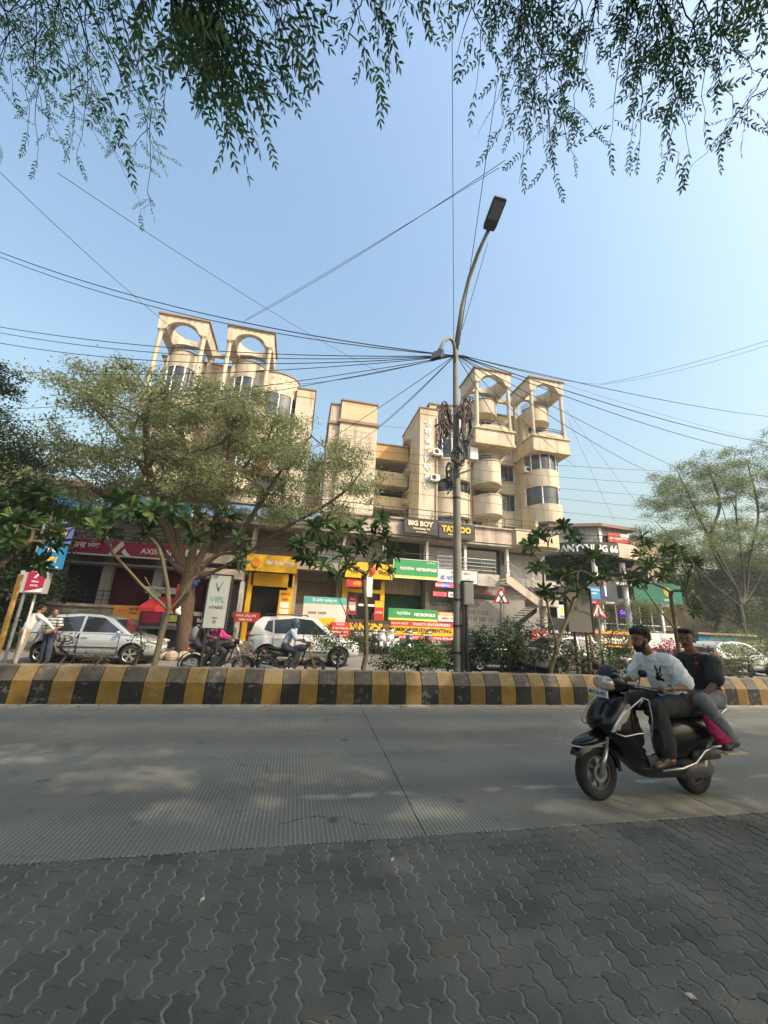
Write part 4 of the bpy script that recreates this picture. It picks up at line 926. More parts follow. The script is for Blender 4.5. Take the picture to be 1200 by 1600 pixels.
b_ = MB(); put_text(b_, 'Coffee', 25.6, 3.25, .3, 26.5, fat=.02); put_text(b_, 'cakes', 25.8, 2.85, .22, 26.5)
tag(part('neon_sign', pu, b_, empty('neon_sign', (25.6, 26.5, 2.9), 0, 'purple neon script sign behind the glass front of the corner building', 'neon sign')), None)
# hoardings in front
art = []
q = MB(); q.prism([(21.62, 4.05), (22.5, 4.05), (22.45, 4.75), (22.2, 4.95), (21.95, 4.95), (21.7, 4.75)], 'y', 24.48, 24.49); art.append(('printed_suit', mat('suit_print', (.03, .06, .14), .6), q))
q = MB(); q.prism([(22.02, 4.2), (22.14, 4.2), (22.16, 4.94), (22.0, 4.94)], 'y', 24.472, 24.478); art.append(('printed_shirt', M_TXW, q))
q = MB(); q.lathe([(0, 0), (.2, 0)], 18, (22.08, 24.474, 5.16), 'y'); q.v = [(x, y, 5.16+(z-5.16)*1.3) for x, y, z in q.v]; art.append(('printed_face', mat('skin_print', (.42, .24, .16), .6), q))
q = MB(); q.prism([(21.86, 5.2), (21.88, 5.4), (22.0, 5.5), (22.2, 5.48), (22.3, 5.36), (22.3, 5.2), (22.22, 5.32), (21.95, 5.32)], 'y', 24.466, 24.472); art.append(('printed_hair', M_BLACK, q))
board('hoarding', 'dark hoarding with a portrait of a man in a suit and tie', 20.6, 23.1, 24.5, 3.6, 5.65, S_CHAR, [('ADMISSION', 21.1, 4.6, .14, M_TXW), ('OPEN', 21.1, 4.35, .14, M_TXW), ('CALL NOW', 21.0, 3.72, .1, M_TXW), ('ACADEMY', 22.4, 3.75, .12, M_TXW)], strips=[(20.65, 21.6, 3.95, 4.8, S_BLUE), (20.65, 21.3, 3.63, 3.9, S_MAR)], art=art)
board('shop_sign', 'white lettered dark sign reading AND MORE above the glass front', 22.9, 24.9, 24.8, 5.05, 5.5, M_BLACK, [('BAKES & MORE', 24, 5.27, .2, M_TXW, dict(maxw=1.5))])['label'] = 'dark sign with small white letters right of the portrait hoarding'
q = MB(); q.lathe([(0, 0), (.36, 0)], 20, (28.5, 25.28, 4.95), 'y'); q2 = MB(); put_text(q2, 'gd', 28.5, 4.95, .5, 25.26, fat=.04)
board('shop_sign', 'green canopy board with a gold round emblem, right of the portrait hoarding', 25.4, 29.9, 25.3, 4.0, 5.6, mat('sign_deepgreen', (.01, .14, .09), .5, dirt=.2), [('SINCE 1998', 28.6, 4.3, .14, M_TXW)], art=[('emblem', mat('gold', (.45, .30, .06), .5), q)])
board('shop_sign', 'small dark sign reading CHINESE beside the plumeria crown', 16.9, 18.4, 24.0, 4.2, 5.0, M_BLACK, [('CHINESE', 17.6, 4.78, .24, M_TXW, dict(maxw=1.2))])
board('hoarding', 'green and grey hoarding under the staircase landing', 15.6, 17.0, 22.2, 1.4, 2.4, M_BLACK, [('NAIL ART &', 16.4, 1.55, .2, M_TXW)])
board('shop_sign', 'dark sign reading NAIL ART above the silver saloon car', 15.9, 18.3, 21.5, 1.0, 1.5, M_BLACK, [('NAIL ART &', 17.2, 1.24, .28, M_TXW, dict(w=1.9, fat=.05))])
board('shop_sign', 'pale poster with a yellow leaf mark beside the round column', 17.0, 17.9, 23.2, 2.3, 3.3, S_WHT, [('GREEN', 17.4, 2.55, .12, M_TXG)], strips=[(17.25, 17.6, 2.75, 3.1, S_LIME)])
board('hoarding', 'maroon and white board behind the round column of the staircase', 13.9, 15.0, 21.5, 1.05, 1.55, S_RED, [('SALON', 14.5, 1.3, .2, M_TXW)])
board('shop_sign', 'brown and ochre board with large cream letters left of the white banner', 18.3, 22.3, 22.6, .75, 1.75, S_BRN, [('Sarthak', 20.6, 1.2, .48, mat('sar_letters', (.70, .60, .45), .5), dict(w=2.3, fat=.04))], strips=[(18.3, 22.3, 1.58, 1.75, S_ORG), (18.3, 22.3, .75, .85, S_ORG)])
board('shop_banner', 'white and pale green banner with two round marks, right of the brown board', 22.4, 28.2, 22.8, .75, 1.75, sig('mint', (.50, .58, .55)), [('Tasty', 23.3, 1.3, .26, M_TXG), ('Treats', 25.2, 1.3, .26, M_TXG), ('SALE', 27.3, 1.0, .24, M_TXR), ('MENU', 27.3, 1.45, .3, M_TXG)], strips=[(26.7, 27.9, .85, 1.65, S_WHT)])
q = MB(); q.tube([(28.3, 25.9, 0), (28.3, 25.9, 7.6)], .09, 8); q.tube([(21.9, 24.9, 0), (21.9, 24.9, 0.1)], .09, 8)
tag(q.build('pipe', M_WHITE), 'thin white pipe standing at the right of the glass front', 'pipe')
# pale building beyond, blue cabin, fence
pb = empty('pale_building', (33, 34, 0), 0, 'pale yellow building with a dark roof edge behind the right tree', 'building')
boxp('wall', M_CREAM2, pb, 31, 40, 34, 44, 0, 11.6); boxp('roof_edge', M_TRIM, pb, 30.8, 40.2, 33.8, 44, 11.6, 11.8)
cb = empty('cabin', (30, 23, 0), 0, 'blue painted roadside cabin with a brown side behind the passenger', 'cabin')
BL = mat('cabin_blue', (.02, .17, .27), .6, dirt=.3)
boxp('body', BL, cb, 27.4, 31.2, 22.5, 24.6, .1, 1.75, bevel=.03); boxp('side_panel', mat('cabin_brown', (.16, .12, .08), .8, dirt=.4), cb, 31.21, 32.2, 22.5, 24.6, .1, 1.8)
boxp('roof', M_TRIM, cb, 27.2, 32.4, 22.3, 24.8, 1.82, 1.95)
# ------------------------------------------------------------------ street lamp
M_POLE = mat('lamp_pole_paint', (.22, .205, .175), .7, var=.35, vscale=3, dirt=.5, dcol=(.10, .085, .05), streak=True)
M_LAMP = mat('lamp_grey', (.045, .048, .052), .6)
lx, ly = 4.28, 10.0
lamp = empty('street_lamp', (lx, ly, .3), 0, 'tall two armed street lamp with a weathered grey pole standing in the median', 'street lamp')
LO = Vector((lx, ly, .3))
b_ = MB(); b_.lathe([(.128, 0), (.124, 1.5), (.112, 4), (.098, 7), (.086, 10.3)], 16, (lx, ly, .3)); part('pole', M_POLE, b_, lamp, smooth=True)
b_ = MB()
e1 = [Vector((4.28, 10, 10.4)), Vector((4.35, 9.95, 11.2)), Vector((4.48, 9.8, 12.1)), Vector((4.70, 9.6, 13.0)), Vector((4.98, 9.35, 13.7)), Vector((5.2, 9.15, 14.05))]
# long arm leans over the near road
tip = at(762, 362, 8.6); base = Vector((4.28, 10, 10.3))
ctl = [base, at(722, 480, 9.85), at(733, 435, 9.55), at(747, 395, 9.1), tip]
b_.tube(ctl, [.086, .076, .07, .064, .058], 12); part('arm', M_POLE, b_, lamp, smooth=True)
hd = (at(778, 320, 7.9)-tip); b_ = MB(); hv = hd.normalized(); hdv = Vector((hv.x, hv.y, hv.z*1)).normalized()
def head(nm, p, d, L_, Wd):
    sd = d.cross(Vector((0, 0, 1))).normalized(); up = sd.cross(d).normalized(); M_ = Matrix((sd, d, up)).transposed().to_4x4(); M_.translation = p
    h = MB(); h.M = M_
    h.prism([(-Wd*.42, 0), (Wd*.42, 0), (Wd*.5, L_*.15), (Wd*.5, L_*.92), (Wd*.44, L_), (-Wd*.44, L_), (-Wd*.5, L_*.92), (-Wd*.5, L_*.15)], 'z', -.05, .05)
    o = part('lamp_head', M_LAMP, h, lamp, bevel=.012)
    g = MB(); g.M = M_; g.box(-Wd*.4, Wd*.4, L_*.35, L_*.9, -.062, -.052); q = g.build('lens', mat('lamp_lens', (.16, .17, .18), .3), o)
    f = MB(); f.M = M_; f.box(-.05, .05, -.12, .05, -.04, .04); f.build('socket', M_LAMP, o)
head('lamp_head', tip+hdv*.05, hdv, .88, .42)
a2 = [Vector((4.26, 9.98, 9.7)), at(711, 545, 9.9), at(707, 532, 9.8), at(701, 528, 9.65), at(693, 534, 9.4), at(686, 549, 9.1)]
b_ = MB(); b_.tube(a2, .05, 10); part('short_arm', M_POLE, b_, lamp, smooth=True)
d2 = (at(677, 570, 8.75)-a2[-1]).normalized(); head('lamp_head', a2[-1]+d2*.02, d2, .50, .34)
b_ = MB(); [b_.lathe([(r+.008, z), (r+.008, z+.05)], 16, (lx, ly, 0)) for r, z in ((.128, .95), (.126, 1.62), (.124, 2.3), (.108, 5.2), (.104, 6.6), (.096, 8.2))]; part('clamp_band', M_RAIL, b_, lamp)
b_ = MB(); b_.tube([(4.34, 9.84, .3), (4.36, 9.83, 2.0), (4.36, 9.83, 2.2)], .035, 6); b_.tube([(4.5, 9.9, .3), (4.46, 9.9, 2.2)], .055, 6); part('conduit', M_RAIL, b_, lamp)
jb = empty('junction_box', (4.50, 9.9, 2.2), 0, 'grey metal junction box strapped to the right side of the lamp pole', 'junction box')
b_ = MB(); b_.box(-.13, .15, -.12, .14, 0, .62); b_.build('casing', mat('box_grey', (.22, .22, .21), .6, dirt=.4), jb, bevel=.015)
b_ = MB(); b_.box(-.10, .12, -.13, -.121, .05, .57); b_.build('door', mat('box_door', (.19, .19, .18), .6), jb); b_ = MB(); b_.box(-.15, .17, -.14, .16, .621, .64); b_.build('lid', M_RAIL, jb)
# cable coils on cross brackets
M_CABLE = mat('cable', (.03, .03, .034), .6); M_CW = mat('cable_white', (.10, .105, .11), .5); M_CO = mat('cable_rust', (.16, .07, .03), .6)
br = empty('cable_bracket', (lx, ly, 6.5), 0, 'slanting steel cross bars on the lamp pole that carry the coiled cables', 'bracket')
for z0, z1 in ((7.15, 8.35), (5.35, 6.15)):
    b_ = MB(); b_.bar((lx-.75, ly-.16, z0+.2), (lx+.45, ly-.16, z1), .05, .05); part('cross_bar', M_RAIL, b_, br)
rg = random.Random(21)
def coil(px, py, rx, rz, tilt, n, lb, mats, y=9.72):
    rx *= .72; rz *= .74
    c = at(px, py, y); r = empty('cable_coil', c, 0, lb, 'cable coil', 'coils of cable tied to the lamp pole')
    for k, m_ in enumerate(mats):
        b_ = MB()
        for j in range(n):
            ph = rg.uniform(0, 6); a = rx*rg.uniform(.55, 1.05); bb = rz*rg.uniform(.55, 1.02); ox, oz = rg.uniform(-.06, .06), rg.uniform(-.16, .12); tl = tilt+rg.uniform(-.16, .16)
            P = []
            for t in np.linspace(0, 2*math.pi, 22):
                x, z = a*math.cos(t), bb*math.sin(t); P.append((ox+x*math.cos(tl)-z*math.sin(tl)+.03*math.sin(3*t+ph), rg.uniform(-.02, .02)+.06*math.sin(t+ph), oz+x*math.sin(tl)+z*math.cos(tl)+.04*math.sin(2*t+ph)))
            b_.tube(P, .014, 5, cap=False)
        b_.build('cable_loop', m_, r)
coil(697, 652, .20, .75, .10, 7, 'upper left coil of black, white and rust cable beside the lamp pole', [M_CABLE, M_CW, M_CO])
coil(695, 672, .28, .95, -.06, 5, 'lower left long black cable loop beside the lamp pole', [M_CABLE])
coil(728, 640, .22, .60, -.2, 7, 'upper right bundle of cables beside the lamp pole', [M_CABLE, M_CO])
coil(730, 672, .24, .85, -.12, 8, 'lower right coil of black and pale cable beside the lamp pole', [M_CABLE, M_CW])
coil(716, 717, .28, .40, 0, 8, 'round black cable coil in front of the lamp pole at mid height', [M_CABLE], 9.78)
coil(704, 746, .12, .48, 0, 9, 'narrow black cable coil hanging low at the left of the lamp pole', [M_CABLE])
# ------------------------------------------------------------------ overhead wires
POL = Vector((4.28, 9.95, 10.1))
def wire(a, b, sag=.5, r=.014, lb=None):
    r = .005+r*.48
    P = []
    for t in np.linspace(0, 1, 17): p = a.lerp(b, t); P.append(p-Vector((0, 0, 4*sag*t*(1-t))))
    m_ = MB(); m_.tube(P, r, 5); o = m_.build('overhead_wire', M_CABLE, smooth=True); tag(o, lb or 'thin black overhead wire crossing the sky to the lamp pole', 'wire', 'overhead wires')
def wpx(a, ya, b, yb, sag=.3, r=.012, lb=None): wire(at(a[0], a[1], ya), at(b[0], b[1], yb), sag, r, lb)
PX = (713, 550)
for (p, Y, s, r, lb) in (((-60, 370), 16, .8, .026, 'thick black wire from the upper left edge of the frame down to the lamp pole'), ((-60, 376), 16.4, .95, .02, 'wire just below the thick one at the upper left edge'),
        ((-60, 500), 17, .55, .02, 'topmost of the level wires from the left edge to the lamp pole'), ((-60, 508), 18, .7, .018, 'second of the level wires from the left edge to the lamp pole'), ((-60, 524), 19, .8, .02, 'third of the level wires from the left edge to the lamp pole'),
        ((-60, 575), 18, .5, .016, 'lowest level wire from the left edge passing above the tree crown'), ((-60, 640), 22, .5, .016, 'wire entering at left between the dark tree and the big tree'), ((-60, 660), 22, .6, .014, 'lower wire entering at left beside the dark tree')):
    wire(at(p[0], p[1], Y), POL, s, r, lb)
for (p, Y, s, r, lb) in (((1260, 655), 22, .5, .022, 'topmost wire from the lamp pole to the right edge'), ((1260, 700), 20, .6, .028, 'thick wire from the lamp pole to the right edge above the bare tree'), ((1260, 718), 20, .8, .02, 'lower wire from the lamp pole to the right edge above the bare tree'),
        ((1010, 735), 26, .3, .022, 'wire from the lamp pole descending to the left side of the bare tree'), ((830, 740), 26, .1, .02, 'wire crossing in front of the left arched frame of the right flats'),
        ((590, 668), 27, .1, .02, 'steep wire from the small lamp down past the stair tower'), ((560, 690), 24, .3, .016, 'wire from the small lamp down toward the stair tower'), ((420, 600), 25, .4, .015, 'wire from the small lamp down to the left flats'),
        ((455, 720), 22, .2, .014, 'wire from the small lamp into the big tree crown'), ((1130, 760), 30, .4, .016, 'thin wire from the lamp pole to the top of the bare tree'), ((900, 730), 24, .2, .014, 'thin wire down to the edge of the right flats')):
    wire(POL+Vector((0, 0, .05)), at(p[0], p[1], Y), s, r, lb)
wpx((380, 503), 22, (790, 250), 9, .3, .016, 'wire rising from the left flats to the leaves at upper right'); wpx((384, 499), 22.4, (780, 262), 9, .1, .012, 'twin wire rising from the left flats to the leaves at upper right')
wpx((709, 530), 9.9, (706, -30), 5.2, .0, .011, 'straight upright wire above the lamp pole'); wpx((717, 540), 9.8, (778, 120), 6, .05, .012, 'wire rising beside the long lamp arm'); wpx((722, 515), 9.6, (762, 380), 8.7, .02, .010, 'short wire hanging beside the long lamp arm')
wpx((-20, 250), 12, (330, 560), 25, .3, .014, 'thin wire slanting down across the left sky'); wpx((90, 270), 12, (600, 585), 25, .4, .014, 'thin wire slanting from the left leaves to the stair tower')
wpx((940, 600), 26, (1260, 513), 14, .3, .018, 'wire rising to the right edge of the sky'); wpx((940, 601), 26.4, (1260, 519), 14.3, .5, .014, 'twin wire rising to the right edge of the sky')
wpx((722, 555), 10, (942, 600), 26, .3, .018, 'wire from the lamp pole to the crossing above the right flats')
for i, (y0, y1, lb) in enumerate(((690, 742, 'topmost'), (702, 765, 'second'), (713, 788, 'third'), (722, 810, 'fourth'), (740, 832, 'lowest'))):
    wpx((430, y0), 20, (1240, y1), 21+i*.4, .4, .015, '%s of the wires crossing in front of the right flats balconies' % lb)
wpx((590, 664), 27, (640, 668), 28, .1, .014, 'short wire between the stair tower and the right flats'); wpx((880, 600), 28, (1240, 700), 30, .4, .014, 'wire behind the right flats toward the bare tree'); wpx((885, 640), 28, (1030, 830), 30, .2, .012, 'wire sloping behind the cafe corner')
wpx((888, 655), 28, (960, 815), 30, .1, .010, 'steep thin wire at the right of the right flats')

# ------------------------------------------------------------------ road signs in the median
def at_y(px, py, y): return at(px, py, y)
M_LITE = mat('lightbox_white', (.40, .42, .39), .5, dirt=.25, streak=True); M_GRN2 = mat('faded_green_letters', (.10, .30, .28), .6)
s1 = empty('lightbox_sign', (-1.85, 9.9, .3), 0, 'white upright lightbox sign on two dark legs in the median', 'sign')
O = s1.location; x0, x1 = -2.03, -1.55
b_ = MB(); b_.box(x0, x1, 9.86, 10.02, 1.35, 2.56); part('panel', M_LITE, b_, s1, bevel=.01)
b_ = MB(); e = .025
for bx0, bx1, z0, z1 in ((x0-e, x0, 1.325, 2.585), (x1, x1+e, 1.325, 2.585), (x0, x1, 2.56, 2.585), (x0, x1, 1.325, 1.35)): b_.box(bx0, bx1, 9.85, 10.03, z0, z1)
part('frame', M_RAIL, b_, s1)
b_ = MB(); put_text(b_, 'VIPL', -1.79, 2.0, .13, 9.853, w=.33, fat=.0); part('lettering', M_GRN2, b_, s1)
b_ = MB(); put_text(b_, 'I-PARK', -1.79, 1.82, .07, 9.853, w=.32); put_text(b_, 'वीपीएल', -1.79, 1.58, .05, 9.853); b_.bar((-1.80, 9.852, 2.2), (-1.86, 9.852, 2.38), .02, .004); b_.bar((-1.80, 9.852, 2.2), (-1.72, 9.852, 2.42), .02, .004); b_.bar((-1.8, 9.852, 2.19), (-1.8, 9.852, 2.28), .04, .004); b_.tube([(-1.79+.03*math.cos(t), 9.852, 1.50+.03*math.sin(t)) for t in np.linspace(0, 6.28, 10)], .006, 4); part('small_print', M_TXG, b_, s1)
for x in (-1.94, -1.66): b_ = MB(); b_.tube([(x, 9.94, .3), (x, 9.94, 1.33)], .03, 8); part('leg', M_RAIL, b_, s1)
s2 = empty('lightbox_sign', (8.2, 10.2, .3), 0, 'grey upright sign seen from its blank back on two dark posts, right of the shrubs', 'sign')
b_ = MB(); b_.box(7.75, 8.55, 10.12, 10.28, 1.62, 2.75); part('panel', mat('sign_back', (.11, .105, .09), .7, dirt=.5), b_, s2, bevel=.01)
b_ = MB(); b_.box(8.551, 8.60, 10.10, 10.30, 1.58, 2.9); part('frame', M_BLACK, b_, s2)
for x in (7.98, 8.36): b_ = MB(); b_.tube([(x, 10.2, .3), (x, 10.2, 1.62)], .035, 8); part('leg', M_RAIL, b_, s2)
def tri_sign(px, py, y, sz, lb, kind):
    c = at(px, py, y); r = empty('warning_sign', (c.x, y, .2), 0, lb, 'road sign')
    def P(s, dz=0): return [(c.x-s, c.z-s*.62+dz), (c.x+s, c.z-s*.62+dz), (c.x+s*.12, c.z+s*1.05+dz), (c.x-s*.12, c.z+s*1.05+dz)]
    b_ = MB(); b_.prism(P(sz), 'y', y-.012, y); part('red_border', mat('sign_redb', (.42, .03, .035), .4, dirt=.3), b_, r)
    b_ = MB(); b_.prism(P(sz*.70, -.005), 'y', y-.018, y-.0125); part('white_face', M_TXW, b_, r)
    b_ = MB()
    if kind == 'x':
        b_.bar((c.x-.07, y-.024, c.z-.13), (c.x+.07, y-.024, c.z+.09), .008, .035); b_.bar((c.x+.07, y-.026, c.z-.13), (c.x-.07, y-.026, c.z+.09), .008, .035)
    else:
        b_.ball((c.x+.005, y-.024, c.z+.11), (.022, .004, .026), 8, 6); b_.bar((c.x, y-.024, c.z+.08), (c.x-.005, y-.024, c.z-.02), .006, .045); b_.bar((c.x, y-.024, c.z-.01), (c.x-.06, y-.024, c.z-.12), .006, .022); b_.bar((c.x, y-.024, c.z-.01), (c.x+.05, y-.024, c.z-.12), .006, .022)
        for k in range(5): b_.bar((c.x-.15+k*.075, y-.026, c.z-.15), (c.x-.12+k*.06, y-.026, c.z-.08), .006, .03)
    part('symbol', M_TXK, b_, r)
    for z0, z1, m_ in ((.2, 1.15, M_BLACK), (1.15, 1.45, M_TXW), (1.45, c.z+.1, M_STEEL)):
        b_ = MB(); b_.tube([(c.x, y+.03, z0), (c.x, y+.03, z1-.003)], .035, 8); part('post', m_, b_, r)
    return r, c
tri_sign(783, 934, 10.6, .27, 'triangular crossroads warning sign with a black cross, right of the lamp pole', 'x')
tri_sign(935, 956, 10.6, .30, 'triangular pedestrian crossing warning sign beside the blank backed sign', 'p')
b_ = MB(); b_.tube([(9.02, 10.8, .2), (8.94, 10.8, 2.95)], .045, 8); tag(b_.build('bamboo_pole', mat('bamboo', (.42, .26, .10), .7, var=.3)), 'upright tan wooden pole right of the pedestrian warning sign', 'pole')
b_ = MB(); b_.tube([at(-12, 1050, 11.5), at(33, 898, 11.0)], .055, 8); tag(b_.build('wooden_pole', mat('yellow_wood', (.58, .34, .10), .7, var=.3)), 'leaning yellow wooden pole in front of the stacked adverts at far left', 'pole')
# advert stack at far left
c = at(38, 900, 12.5); AX, AZ = c.x, 0
s3 = empty('advert_sign', (AX, 12.5, 0), 0, 'blue advert above a red box sign on a white post at left', 'sign')
p_t = at(32, 815, 12.5); p_b = at(15, 1010, 12.5)
b_ = MB(); b_.tube([(p_b.x-.02, 12.5, 0), (p_b.x-.02, 12.5, p_t.z)], .038, 8); part('post', M_STEEL, b_, s3)
px = p_b.x
b_ = MB(); b_.box(px+.06, px+.72, 12.45, 12.55, 3.40, 4.02); part('upper_panel', sig('navy', (.10, .13, .34)), b_, s3)
b_ = MB(); b_.box(px+.04, px+.68, 12.44, 12.56, 2.68, 3.38); part('middle_panel', mat('sign_cyan', (.02, .20, .40), .5), b_, s3)
b_ = MB(); put_text(b_, 'ऑफर', px+.40, 3.72, .22, 12.44, maxw=.5, fat=.03); put_text(b_, 'शाखा', px+.34, 2.92, .17, 12.43, maxw=.45, fat=.03); part('lettering', M_TXY, b_, s3)
b_ = MB(); put_text(b_, '9%', px+.36, 3.22, .18, 12.43); b_.box(px+.10, px+.62, 12.43, 12.439, 2.70, 2.74); part('small_print', M_TXW, b_, s3)
b_ = MB(); b_.box(px-.2, px+.40, 12.42, 12.72, 2.0, 2.58); part('box_panel', mat('box_cream', (.42, .41, .37), .6, dirt=.4), b_, s3)
b_ = MB(); b_.box(px-.01, px+.41, 12.411, 12.419, 2.03, 2.57); part('red_face', S_MAR, b_, s3)
b_ = MB(); b_.prism([(px+.14, 2.40), (px+.20, 2.40), (px+.26, 2.50), (px+.23, 2.53)], 'y', 12.402, 12.409); put_text(b_, 'ॲक्सिस', px+.2, 2.30, .07, 12.405); put_text(b_, 'BANK', px+.2, 2.20, .05, 12.405); part('lettering', M_TXW, b_, s3); b_ = MB(); b_.prism([(px-.01, 2.03), (px+.41, 2.03), (px+.41, 2.14), (px+.25, 2.09)], 'y', 12.404, 12.409); part('printed_corner', M_TXW, b_, s3)
b_ = MB(); b_.box(px+.16, px+.20, 12.6, 12.64, 0, 1.97); part('second_post', M_WHITE, b_, s3)
# bus-shelter like name board in front of the brown shutter
s4 = empty('pole_board', (1.1, 17, 0), 0, 'thin post with a small white plate in front of the clothing shop board', 'sign')
c = at(577, 890, 17.0)
b_ = MB(); b_.tube([(c.x, 17, 0), (c.x, 17, 3.6)], .03, 6); part('post', M_RAIL, b_, s4); b_ = MB(); b_.box(c.x-.09, c.x+.18, 16.95, 16.97, 2.7, 3.55); part('plate', M_WHITE, b_, s4)
# ------------------------------------------------------------------ vegetation
def bark(name, c, s=8): return mat(name, c, .9, var=.35, vscale=s, bump=.9, bscale=14, dirt=.4, dcol=tuple(x*.45 for x in c))
M_BARK = bark('bark_brown', (.095, .062, .038)); M_BARKG = bark('bark_grey', (.085, .072, .06)); M_BARKD = bark('bark_dark', (.045, .034, .03)); M_BARKP = bark('bark_pale', (.24, .20, .15))
def leafm(name, c, tr=.35, isl=.45, rough=.6): return mat(name, c, rough, var=.30, vscale=.9, trans=tr, island=isl, spec=.3)
def quads(name, V, m, parent=None, per=4):
    n = V.shape[0]; me = bpy.data.meshes.new(name); me.vertices.add(n*per); me.vertices.foreach_set('co', V.reshape(-1).astype(np.float32))
    me.loops.add(n*per); me.loops.foreach_set('vertex_index', np.arange(n*per, dtype=np.int32)); me.polygons.add(n)
    me.polygons.foreach_set('loop_start', np.arange(0, n*per, per, dtype=np.int32)); me.polygons.foreach_set('loop_total', np.full(n, per, dtype=np.int32))
    me.materials.append(m); me.update(calc_edges=True); me.validate(); o = bpy.data.objects.new(name, me); COL.objects.link(o); setpar(o, parent); return o
def leafquads(rng, C, size, asp=.45, up=.6, droop=0.0):
    n = len(C); d = rnd_unit(rng, n); d[:, 2] = d[:, 2]*.6-droop; d /= np.linalg.norm(d, axis=1, keepdims=True)
    nn = rnd_unit(rng, n); nn[:, 2] += up*2; nn /= np.linalg.norm(nn, axis=1, keepdims=True)
    s = np.cross(d, nn); s /= np.linalg.norm(s, axis=1, keepdims=True)+1e-9
    L = size*(.6+.8*rng.random((n, 1))); W = L*asp
    return np.stack([C-d*L*.5, C+s*W*.5-d*L*.05, C+d*L*.5, C-s*W*.5-d*L*.05], axis=1)
def grow(rng, trunk, targets, rtip=.008, rbase=None, seg=.6, wig=.08, pl=.25, power=2.45, upb=.25, seeds=()):
    pos = [np.array(p, float) for p in trunk]; par = [-1]+list(range(len(pos)-1)); dr = [np.array((0, 0, 1.))]; nt_ = len(pos); grow.chains = [list(range(nt_))]
    for sd in seeds:
        j = min(range(nt_//2, nt_), key=lambda i: np.linalg.norm(pos[i]-np.array(sd[0]))); c_ = [j]
        for p in sd: pos.append(np.array(p, float)); par.append(c_[-1]); c_.append(len(pos)-1)
        grow.chains.append(c_)
    for i in range(1, len(pos)): v = pos[i]-pos[par[i]]; dr.append(v/np.linalg.norm(v))
    path = [0.0]
    for i in range(1, len(pos)): path.append(path[par[i]]+np.linalg.norm(pos[i]-pos[par[i]]))
    P = np.zeros((len(pos)+len(targets)*14, 3)); P[:len(pos)] = pos; PL = np.zeros(len(P)); PL[:len(pos)] = path; n = len(pos)
    start = max(1, nt_//2)
    tg = sorted(targets, key=lambda t: np.linalg.norm(np.array(t)-pos[-1])); ends = []
    for t in tg:
        t = np.array(t, float); d = np.linalg.norm(P[start:n]-t, axis=1)+pl*PL[start:n]; j = int(np.argmin(d))+start
        a = P[j].copy(); L = np.linalg.norm(t-a); k = max(1, min(12, int(math.ceil(L/seg)))); c = a+dr[j]*L*.35+np.array((0, 0, upb*L*.3)); pj = j
        for i in range(1, k+1):
            u = i/k; q = (1-u)**2*a+2*u*(1-u)*c+u*u*t
            if i < k: q = q+rng.normal(size=3)*wig*L/k
            v = q-P[pj]; l = np.linalg.norm(v)+1e-9
            P[n] = q; PL[n] = PL[pj]+l; par.append(pj); dr.append(v/l); pj = n; n += 1
        ends.append(n-1)
    w = np.zeros(n); 
    ch = np.zeros(n, int)
    for i in range(n): 
        if par[i] >= 0: ch[par[i]] += 1
    R = np.zeros(n)
    for i in range(n-1, -1, -1):
        if ch[i] == 0: R[i] = rtip**power
        if par[i] >= 0: R[par[i]] += R[i]
    R = R**(1/power)
    if rbase: R = rtip+(R-rtip)*(rbase-rtip)/max(R[0]-rtip, 1e-6)
    return P[:n], par, R, ends
def limbs(name_m, P, par, R, parent, trunk_min, org=(0, 0, 0), chains=()):
    A_, B_ = MB(), MB(); org = Vector(org); done = set()
    for ch in chains:
        q = [Vector(P[i])-org for i in ch]; pts, rr = [], []
        for i in range(len(q)-1):
            a, b, c, d = q[max(i-1, 0)], q[i], q[i+1], q[min(i+2, len(q)-1)]
            for t in (0, .25, .5, .75):
                pts.append(.5*((2*b)+(c-a)*t+(2*a-5*b+4*c-d)*t*t+(3*b-a-3*c+d)*t**3)); r_ = R[ch[i]]*(1-t)+R[ch[i+1]]*t
                rr.append(r_*(1+.10*math.sin(pts[-1].z*4.1+pts[-1].x*3)))
        pts.append(q[-1]); rr.append(R[ch[-1]]); A_.tube(pts, rr, 12); done.update(ch[1:])
    for i in range(1, len(P)):
        if i in done: continue
        j = par[i]; a = Vector(P[j])-org; b_ = Vector(P[i])-org; ra = min(R[j], R[i]*1.5+.002); rb = R[i]; m_ = A_ if rb > trunk_min else B_
        d = b_-a; 
        if d.length < 1e-5: continue
        e = d.normalized()*min(rb*.5, d.length*.1); n = 9 if rb > .08 else 6 if rb > .025 else 4
        m_.tube([a-e, b_+e], [ra, rb], n, cap=False)
    if A_.v: A_.build('trunk', name_m, parent, smooth=True)
    if B_.v: tag(B_.build('branches', name_m, parent, smooth=True), kind='stuff')
def tree(name, label, base, trunk, targets, lm, bm, nleaf, spread, lsize, seed, rbase, tmin=.06, asp=.45, droop=.25, cat='tree', rtip=.008, wig=.1, seg=.6, flat=.6, group=None, pl=.25, skip=None, up=.6, seeds=()):
    rng = np.random.default_rng(seed); r = empty(name, base, 0, label, cat, group); b0 = np.array(base)
    P, par, R, ends = grow(rng, trunk, targets, rtip, rbase, seg, wig, pl, seeds=seeds)
    limbs(bm, P, par, R, r, tmin, base, grow.chains)
    E = P[ends]; C = np.repeat(E, nleaf, axis=0)+rng.normal(size=(len(E)*nleaf, 3))*np.array((spread, spread, spread*flat))
    if skip is not None: C = C[skip(C)]
    tag(quads('crown', leafquads(rng, C-b0, lsize, asp, up, droop), lm, r), kind='stuff'); return r
